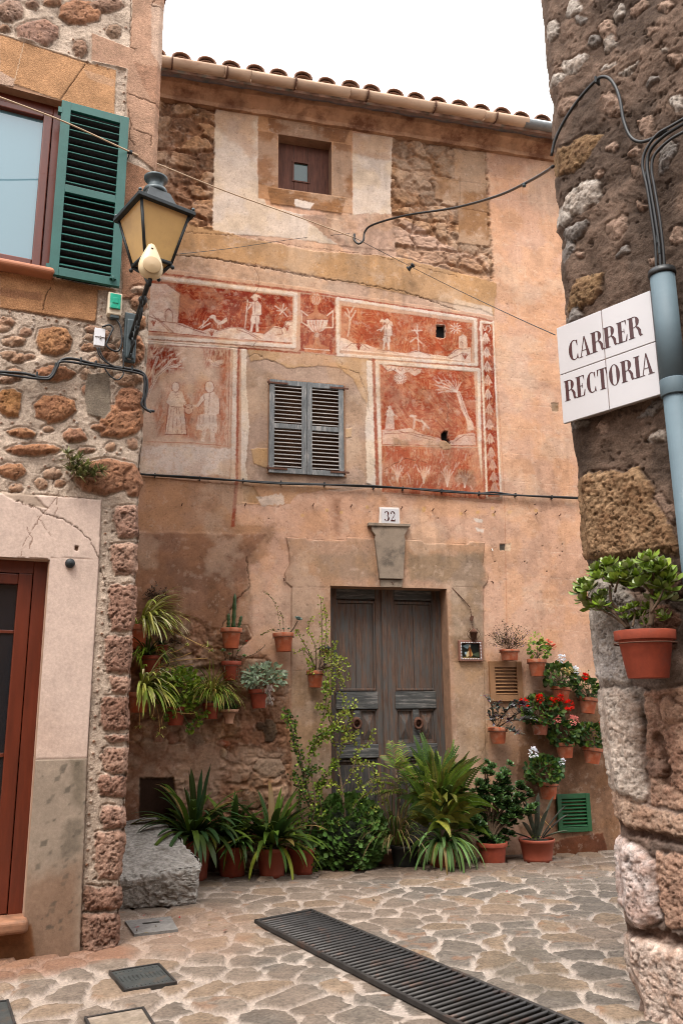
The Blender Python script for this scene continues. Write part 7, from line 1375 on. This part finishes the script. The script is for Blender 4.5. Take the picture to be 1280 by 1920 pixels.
# --- ground pots
def floorpot(name, label, cat, px, rim, wpx, bot, m='plastic_terra', style='plastic', y=None, taper=.78):
    if y is None: g_ = G(px, bot); y = F.loc(g_)[1]+wpx*.0030
    x, z = F.px(px, rim, y); r = (F.px(px+wpx/2, rim, y)[0]-F.px(px-wpx/2, rim, y)[0])/2; t = thing(name, label, cat, F.w(x, y, z), F.rz, 'plant pots standing along the foot of the wall'); pot(t, r, r*taper, z-.005, m, style); return t, r
t, r = floorpot('potted_clivia', 'large dark strap leaved plant in a red pot behind the granite block', 'potted plant', 366, 1572, 62, 1640, y=-.34)
b = MB(); blades(b, 70, .74, .056, 1.25, [GD, GD, (.03, .065, .02), GM], 1.0, (-.03, 0, 0), .05, 9, up=(.35, .98), fold=.25); blades(b, 6, .80, .05, .2, [GD, (.02, .045, .016)], .3, (0, .0, 0), .04, 8, up=(.9, 1.), fold=.25)
for q in ((-.5, 1.3), (.35, 1.4), (.7, 1.0)): b.leaf((0, -.03, 0), (q[0], -.5, .6), .42, .045, q[1]*1.5, (.20, .21, .03), 'strap', 9, fold=.2)
b.build('foliage', 'leaf', t)
t, r = floorpot('potted_foliage_plant', 'mixed leafy plant with trailing grass in a dark red pot beside the clivia', 'potted plant', 436, 1585, 60, 1640, 'terracotta_dark', y=-.26)
b = MB(); blades(b, 34, .62, .066, 1.1, [GD, GM, (.05, .10, .02)], .8, (0, -.02, 0), .05, 8, shape='lance', up=(.4, .98), fold=.2); blades(b, 30, .45, .010, 2.2, [GY, GM], .9, (0, -.05, 0), .06, 9, up=(.3, .8)); dome(b, 60, .13, .05, [GM, GL], (.02, -.06, .12), (1, .7, 1), 'lance', thick=.8); b.build('foliage', 'leaf', t)
t, r = floorpot('potted_aspidistra', 'broad leaved green plant with yellow leaf edges in an orange pot', 'potted plant', 510, 1588, 58, 1643, y=-.36)
b = MB(); blades(b, 46, .74, .075, 1.0, [GD, GM, (.03, .07, .015)], .9, (0, 0, 0), .06, 9, shape='lance', up=(.45, .98), fold=.25); blades(b, 12, .6, .04, 1.8, [(.07, .14, .025), GM], 1.1, (0, -.03, 0), .05, 10, up=(.3, .7), fold=.2)
for q, dr_ in (((.8, -.5, .45), 1.3), ((-.6, -.6, .35), 2.2), ((.35, -.7, .3), 2.6), ((-.15, -.6, .9), 1.), ((1, -.2, .8), 1.1)): b.leaf((0, -.03, 0), q, .55, .042, dr_, (.22, .25, .03), 'strap', 10, fold=.2)
dome(b, 26, .09, .06, [GL, (.13, .2, .04)], (.10, -.13, .12), (1, .7, 1.3), 'round', thick=.8); b.build('foliage', 'leaf', t)
t, r = floorpot('potted_trailing_shrub', 'brownish pot almost hidden by a fine trailing shrub left of the round bush', 'potted plant', 566, 1590, 50, 1640, 'terracotta_dark', y=-.30)
lf, st = MB(), MB(); DK = (GM, (.06, .11, .03), GL, GD)
for p, d, c_ in (([(572, 1590), (585, 1530), (572, 1460), (556, 1400), (540, 1350), (534, 1335)], 7, DK), ([(575, 1590), (588, 1500), (580, 1420), (600, 1370), (610, 1310), (608, 1275)], 6, (GM, GL, GL)), ([(575, 1480), (560, 1420), (548, 1380), (550, 1350)], 6, DK), ([(578, 1500), (600, 1470), (620, 1440), (625, 1425)], 6, (GL, GM)),
                 ([(580, 1440), (590, 1400), (602, 1385), (630, 1362)], 6, (GL, GM)), ([(575, 1560), (560, 1500), (575, 1450), (598, 1440)], 7, DK), ([(570, 1585), (545, 1600), (535, 1640)], 6, DK), ([(572, 1585), (575, 1610), (568, 1640)], 8, DK), ([(575, 1580), (590, 1600), (588, 1635)], 7, DK), ([(560, 1590), (552, 1560), (570, 1540)], 7, DK), ([(590, 1380), (610, 1370), (634, 1368)], 5, (GL, GM)), ([(582, 1560), (600, 1520), (596, 1480), (612, 1462)], 7, DK), ([(585, 1540), (603, 1550), (600, 1500)], 7, DK), ([(584, 1520), (560, 1475), (548, 1450)], 6, DK)): twig(t, lf, st, p, .010, d, .026, c_, -.02, .05, .045)
lf.build('foliage', 'leaf', t); st.build('stems', 'bark', t)
# climbing elephant bush before the left door leaf
t, r = floorpot('elephant_bush', 'tall bare stemmed yellow green shrub climbing in front of the left door leaf', 'shrub', 665, 1600, 36, 1630, 'terracotta_dark', y=-.25)
lf, st = MB(), MB(); YG = (GY, GL, GY, (.20, .22, .04), (.10, .13, .03))
for p, r_, d in (([(650, 1590), (640, 1500), (632, 1430), (622, 1370), (612, 1330)], .016, 1), ([(632, 1430), (640, 1395), (655, 1350), (662, 1315)], .008, 4), ([(624, 1375), (618, 1340), (600, 1325), (592, 1330)], .007, 4), ([(622, 1370), (636, 1340), (648, 1335)], .007, 4), ([(638, 1480), (660, 1440), (668, 1400), (650, 1372), (640, 1365)], .009, 4), ([(660, 1440), (690, 1430), (702, 1460), (715, 1475)], .006, 3), ([(668, 1405), (690, 1395), (700, 1370)], .006, 3),
                 ([(645, 1540), (670, 1500), (690, 1480), (700, 1450)], .008, 3), ([(650, 1560), (690, 1520), (720, 1500)], .007, 3), ([(630, 1400), (610, 1380), (596, 1378)], .006, 4), ([(640, 1500), (625, 1470), (612, 1466)], .006, 4), ([(660, 1420), (672, 1432), (668, 1462), (676, 1480)], .005, 4), ([(650, 1560), (630, 1540), (614, 1545)], .006, 4), ([(636, 1390), (652, 1384), (672, 1372)], .005, 4), ([(640, 1365), (645, 1320), (636, 1302)], .005, 3)): twig(t, lf, st, p, r_, d, .024, YG, -.05, .05, .038, .3 if r_ > .01 else .1)
lf.build('foliage', 'leaf', t); st.build('stems', 'bark', t)
# round bush
g_ = G(650, 1640); y = F.loc(g_)[1]+.33; x, z = F.px(650, 1590, y); t = thing('round_bush', 'dense round dark green bush of small round leaves at the doorstep', 'bush', F.w(x, y, 0), F.rz); b = MB()
dome(b, 1700, .41, .058, [(.07, .13, .025), (.05, .11, .02), (.09, .16, .035), (.04, .08, .015), (.06, .12, .025)], (0, 0, .34), (1.02, .85, .98), 'round', zmin=-.85, thick=.22, tilt=.55, droop=.3, fold=.15)
b.build('foliage', 'leaf', t); b = MB(); b.lathe([(.001, 0), (.22, .01), (.28, .15), (.30, .32), (.22, .5), (.1, .58), (.001, .6)], (0, 0, 0), 14); M['deep'] = mat('shade_core', (.012, .018, .008), 1, var=.4, bump=.5); b.build('shade_core', 'deep', t); stems(t, 14, .3, (0, 0, .1))  # solid near-black core: the shade between the leaves put into colour
def palm(b, s_, p, L_, d, n=16, pl=.11, cols=(GM, GL, GY), droop=1.):
    p = Vector(p); d = Vector(d).normalized(); side = d.cross(Vector((0, 0, 1))).normalized(); P_ = [p.copy()]
    for i in range(n):
        p = p+d*L_/n; d = (d+Vector((0, 0, -1))*droop/n*1.2).normalized(); P_.append(p.copy())
        if i > 2:
            t_ = i/n; w_ = pl*math.sin(math.pi*(t_*.8+.12))
            for s in (-1, 1): b.leaf(p, side*s+d*.9, w_, .014, .6, jit(random.choice(cols)), 'lance', 3, side=d+Vector((0, -.2, .3)))
    s_.tube(P_, .003, 4)
t, r = floorpot('potted_palm', 'small palm with thin trunks in a black plastic pot by the door', 'potted plant', 758, 1584, 52, 1632, 'black_plastic')
b, s_ = MB(), MB()
for x0, x1, h_ in ((-.03, -.07, .72), (.02, .04, .62), (.05, .02, .5)):
    s_.tube(spline([(x0, 0, -.02), ((x0+x1)/2, .01, h_*.5), (x1, 0, h_)], 5), .011, 7)
    for i in range(8): a = rnd(0, 6.28); palm(b, s_, (x1, 0, h_-rnd(0, .12)), rnd(.34, .52), (math.cos(a), math.sin(a)*.6-.25, rnd(.6, 1.4)), cols=(GM, GL, (.13, .10, .03)))
blades(b, 120, .66, .012, 1.4, [GM, (.10, .07, .025), GD, (.13, .10, .04)], .7, (-.08, .05, 0), .12, 7, up=(.5, .98)); b.build('foliage', 'leaf', t); s_.build('stems', 'bark', t)
def frond(b, s_, p, L_, d, droop=.5, w_=.05, cols=(GM, GL)):
    p = Vector(p); d = Vector(d).normalized(); n = 30; side = d.cross(Vector((rnd(-.3, .3), -1, 0))).normalized(); P_ = [p.copy()]; cc = random.choice(cols)
    for i in range(n):
        p = p+d*L_/n; d = (d+Vector((0, 0, -1))*droop/n*(i/n)*2.5).normalized(); P_.append(p.copy()); t_ = i/n
        if i > 3:
            k = w_*min(1, (1-t_)*2.2+.12)
            for s in (-1, 1): b.leaf(p, side*s+d*.25, k*1.15, .030, .2, jit(cc, .2), 'lance', 2, side=d)
    s_.tube(P_[::3], .002, 4)
t, r = floorpot('potted_fern', 'tall bright sword fern over strap leaves in a terracotta plastic pot', 'potted plant', 828, 1584, 58, 1632)
b, s_ = MB(), MB(); FC = ((.06, .11, .012), (.09, .155, .015), (.15, .21, .025), (.04, .08, .012), (.035, .07, .012), (.12, .12, .02))
for i in range(100): a = rnd(0, 6.28); u = rnd(.75, 2.6); frond(b, s_, (rnd(-.08, .10), rnd(-.05, .1), rnd(.18, .42)), rnd(.42, .82)*(1 if u > 1.2 else .75), (math.cos(a)*.75+.07, math.sin(a)*.45-.15, u), rnd(.3, 1.1), rnd(.035, .05), FC)
for i in range(80): a = rnd(0, 6.28); frond(b, s_, (rnd(-.15, .2), rnd(-.12, .1), rnd(.15, .5)), rnd(.25, .5), (math.cos(a), math.sin(a)*.5-.3, rnd(.1, 1.)), 1., .04, FC+((.20, .20, .03), (.05, .08, .02)))
b.build('fern_fronds', 'leaf', t); s_.build('stems', 'leafstem', t); b = MB(); blades(b, 60, .56, .032, 2.0, [GM, (.06, .13, .03), GD, (.09, .16, .05)], 1.2, (0, -.02, .02), .05, 10, up=(.3, .85), fold=.25); blades(b, 10, .50, .034, 2.8, [(.10, .18, .05), (.08, .15, .04)], 1., (.02, -.08, .03), .05, 10, up=(.2, .5), fold=.25, arc=(-2.2, -.5)); b.build('strap_leaves', 'leaf', t)
t, r = floorpot('potted_jade_shrub', 'dark green jade shrub reaching up the wall in a dusty clay pot', 'potted plant', 921, 1578, 54, 1626, 'terracotta_dark', 'clay')
b, s_ = MB(), MB(); dk = ((.028, .065, .02), (.04, .09, .025), (.07, .13, .035), GD)
ends = [(905, 1430), (920, 1422), (942, 1428), (890, 1450), (955, 1450), (972, 1455), (982, 1478), (965, 1480), (930, 1470), (905, 1480), (985, 1500), (975, 1520), (945, 1510), (915, 1520), (895, 1500), (890, 1540), (935, 1545), (912, 1560), (950, 1555), (880, 1520), (925, 1445), (962, 1500), (940, 1490), (900, 1460), (935, 1575), (948, 1570), (958, 1462), (902, 1545), (970, 1505)]
for (a, c_) in ends:
    q = off(t, a+rnd(-3, 3), c_+12); y = rnd(-.12, .12); P_ = spline([(0, 0, 0), (q[0]*.3, y*.4, q[1]*.45), (q[0]*.85, y, q[1]*.85), (q[0], y-.03, q[1])], 4); s_.tube(P_, [.014*(1-.7*i/len(P_)) for i in range(len(P_))], 6)
    for k in range(7): c0 = P_[-1-k]; rosette(b, c0+Vector((rnd(-.05, .05), rnd(-.07, .03), rnd(-.04, .04))), .075, 16, dk, .2, (rnd(-.6, .6), rnd(-.9, 0), 1), 'obo', .48)
b.build('foliage', 'succulent', t); s_.build('stems', 'bark', t)
t, r = floorpot('potted_bromeliad', 'grey banded upright bromeliad in a wide terracotta plastic pot', 'potted plant', 1005, 1572, 62, 1622)
b = MB()
for (dx, dz, L_, W_) in ((-.13, .48, .42, .075), (-.02, .55, .52, .06), (.12, .42, .50, .08), (.20, .36, .46, .05), (.26, .30, .40, .045), (-.2, .25, .32, .06), (.05, .4, .38, .06), (-.10, .35, .45, .05), (.02, .6, .30, .07), (.28, .14, .3, .05), (-.3, .12, .24, .05)): b.leaf((dx*.25, -.02, 0), (dx*1.1, rnd(-.2, .05), dz), L_, W_, .25 if dx > 0 else .05, jit((.085, .095, .075), .2), 'strap', 9, fold=.55)
for k in range(30): b.leaf((rnd(-.12, 0), rnd(-.14, -.05), rnd(0, .05)), (rnd(-1, 1), -1, rnd(0, 1)), .03, .012, .3, jit(GL), 'lance', 2)
M['banded'] = mat_vc('banded_leaf', .6, .3, 12, .1); b.build('foliage', 'banded', t); b = MB(); b.tube(spline([(0, 0, .1), (.0, -.05, .25), (.06, -.08, .2), (.16, -.06, .1)], 4), .004, 5); b.build('dry_stem', 'runner', t)
# --- jade plant on the right wall
YJ = -.22; x, z = K.px(1207, 1183, YJ); zb2 = K.px(1207, 1272, YJ)[1]; r = (K.px(1260, 1183, YJ)[0]-K.px(1154, 1183, YJ)[0])/2*.96
t = thing('potted_jade_plant', 'big red clay pot with a branching jade plant hung on the right rubble wall', 'potted plant', K.w(x, YJ, z), K.rz); pot(t, r, r*.66, z-zb2, 'terracotta_dark'); print('jade', r, z-zb2)
b = MB(); b.tube([(r*1.03*math.cos(a), r*1.03*math.sin(a), -.07) for a in [i*math.pi/8 for i in range(17)]], .004, 5, False); b.tube([(0, r, -.07), (0, -YJ+.02, -.07)], .006, 5); b.build('wire_hanger', 'rust', t)
def offK(a, c_): p = K.px(a, c_, YJ); q = K.loc(t.location); return p[0]-q[0], p[1]-q[2]
b, s_ = MB(), MB(); jc = ((.15, .23, .02), (.20, .27, .035), (.09, .14, .02), (.26, .29, .13), (.14, .20, .035))
for pts, R_ in (([(1180, 1178), (1150, 1145), (1120, 1130), (1095, 1115)], .02), ([(1180, 1178), (1165, 1150), (1150, 1130), (1146, 1098)], .024), ([(1222, 1175), (1225, 1140), (1220, 1105), (1228, 1075)], .028), ([(1180, 1178), (1150, 1158), (1130, 1145), (1115, 1142)], .015), ([(1192, 1176), (1190, 1150), (1185, 1138)], .012), ([(1225, 1150), (1240, 1120), (1244, 1095)], .014), ([(1150, 1110), (1165, 1088), (1178, 1078)], .012), ([(1146, 1100), (1136, 1080), (1128, 1070)], .012), ([(1222, 1110), (1205, 1090), (1195, 1080)], .012), ([(1212, 1176), (1208, 1158), (1212, 1145)], .01)):
    q = [offK(*p) for p in pts]; P_ = spline([(k[0], rnd(-.04, .02), k[1]) for k in q], 5); n = len(P_); s_.tube(P_, [R_*.55*(1-.5*i/n) for i in range(n)], 8)
for (a, c_, n, R_) in ((1085, 1112, 16, .075), (1098, 1098, 15, .07), (1100, 1125, 14, .07), (1115, 1110, 14, .07), (1125, 1070, 15, .07), (1140, 1060, 16, .075), (1150, 1078, 16, .08), (1132, 1088, 14, .075), (1160, 1068, 14, .07), (1182, 1066, 16, .075), (1178, 1085, 14, .075), (1195, 1080, 14, .07), (1208, 1068, 15, .07), (1228, 1055, 17, .08), (1238, 1070, 15, .08), (1225, 1082, 14, .08), (1246, 1085, 12, .08), (1235, 1100, 10, .09), (1215, 1100, 12, .08), (1165, 1090, 12, .075), (1128, 1130, 10, .06), (1110, 1138, 10, .07), (1140, 1138, 8, .06), (1172, 1148, 10, .045), (1186, 1142, 11, .045), (1192, 1155, 10, .045), (1178, 1160, 9, .04), (1232, 1150, 9, .045), (1245, 1160, 8, .045), (1210, 1140, 10, .05), (1205, 1165, 8, .035), (1222, 1125, 8, .08), (1240, 1125, 7, .07)):
    q = offK(a, c_); rosette(b, (q[0]+rnd(-.02, .02), rnd(0, .1), q[1]+rnd(-.03, .02)), R_*1.1, n, jc, .35, (rnd(-.9, .9), rnd(-.5, .2), .6), 'obo', .5); rosette(b, (q[0], rnd(-.08, .05), q[1]), R_*1.15, n, jc, .25, (rnd(-.5, .5)+(-.4 if a < 1130 else 0), rnd(-.8, -.2), 1), 'obo', .48)
b.build('foliage', 'succulent', t); s_.build('branches', 'bark', t)
# --- air plant on the left wall
t = framed('air_plant', 'clump of spiky grey green air plants growing on the rubble wall', 'plant', L); b = MB()
for (a, c_, s) in ((128, 850, .8), (135, 865, 1), (150, 858, .7), (140, 880, 1.1), (155, 878, 1), (165, 872, .8), (168, 885, .9), (180, 885, .9), (190, 882, .8), (150, 892, .9), (132, 882, .9), (160, 893, .8), (176, 893, .8), (145, 870, .9)):
    x, z = L.px(a, c_, -.08)
    for i in range(26): v = Vector((rnd(-1, 1), rnd(-1.2, .2), rnd(-.5, 1))); b.leaf((x, -.06+rnd(-.03, 0), z), v, .10*s*rnd(.7, 1.1), .013, .25, jit(random.choice([(.17, .19, .07), (.24, .26, .10), (.12, .13, .06), (.18, .13, .07)])), 'lance', 3)
b.build('foliage', 'leaf', t)
# dry tangle above the upper spider plant
t = framed('dry_twigs', 'dark dry dead twigs on the wall above the upper spider plant', 'plant', F); s_ = MB(); b = MB()
for i in range(16):
    a, c_ = rnd(262, 285), rnd(1115, 1125); e = (rnd(275, 325), rnd(1092, 1130)); p0 = F.px(a, c_, -.05); p1 = F.px(*e, -.05); m_ = ((p0[0]+p1[0])/2, -.08, (p0[1]+p1[1])/2+rnd(-.04, .04)); s_.tube(spline([(p0[0], -.03, p0[1]), m_, (p1[0], -.08, p1[1])], 4), .003, 4)
    for k in range(14): w_ = rnd(.3, 1); b.leaf((p0[0]+(p1[0]-p0[0])*w_+rnd(-.02, .02), -.07, p0[1]+(p1[1]-p0[1])*w_+rnd(-.03, .03)), (rnd(-1, 1), -1, rnd(-1, 1)), .025, .012, .3, jit((.035, .025, .02)), 'lance', 2)
s_.build('twigs', 'bark', t); b.build('dead_leaves', 'leaf', t)

b = MB()
for i in range(70):
    a, c_ = random.choice(((rnd(950, 1130), rnd(1618, 1660)), (rnd(400, 1100), rnd(1640, 1700)), (rnd(240, 420), rnd(1700, 1760)))); g_ = G(a, c_, .03); b.leaf((g_[0], g_[1], .032), (rnd(-1, 1), rnd(-1, 1), .1), rnd(.015, .04), rnd(.01, .02), 0, jit(random.choice([(.3, .02, .02), (.12, .08, .03), (.16, .12, .04), (.06, .05, .03)])), 'lance', 2)
tag(b.build('leaf_litter', 'leaf'), 'fallen petals and dry leaves scattered on the paving below the pots', 'leaf litter', kind='stuff')
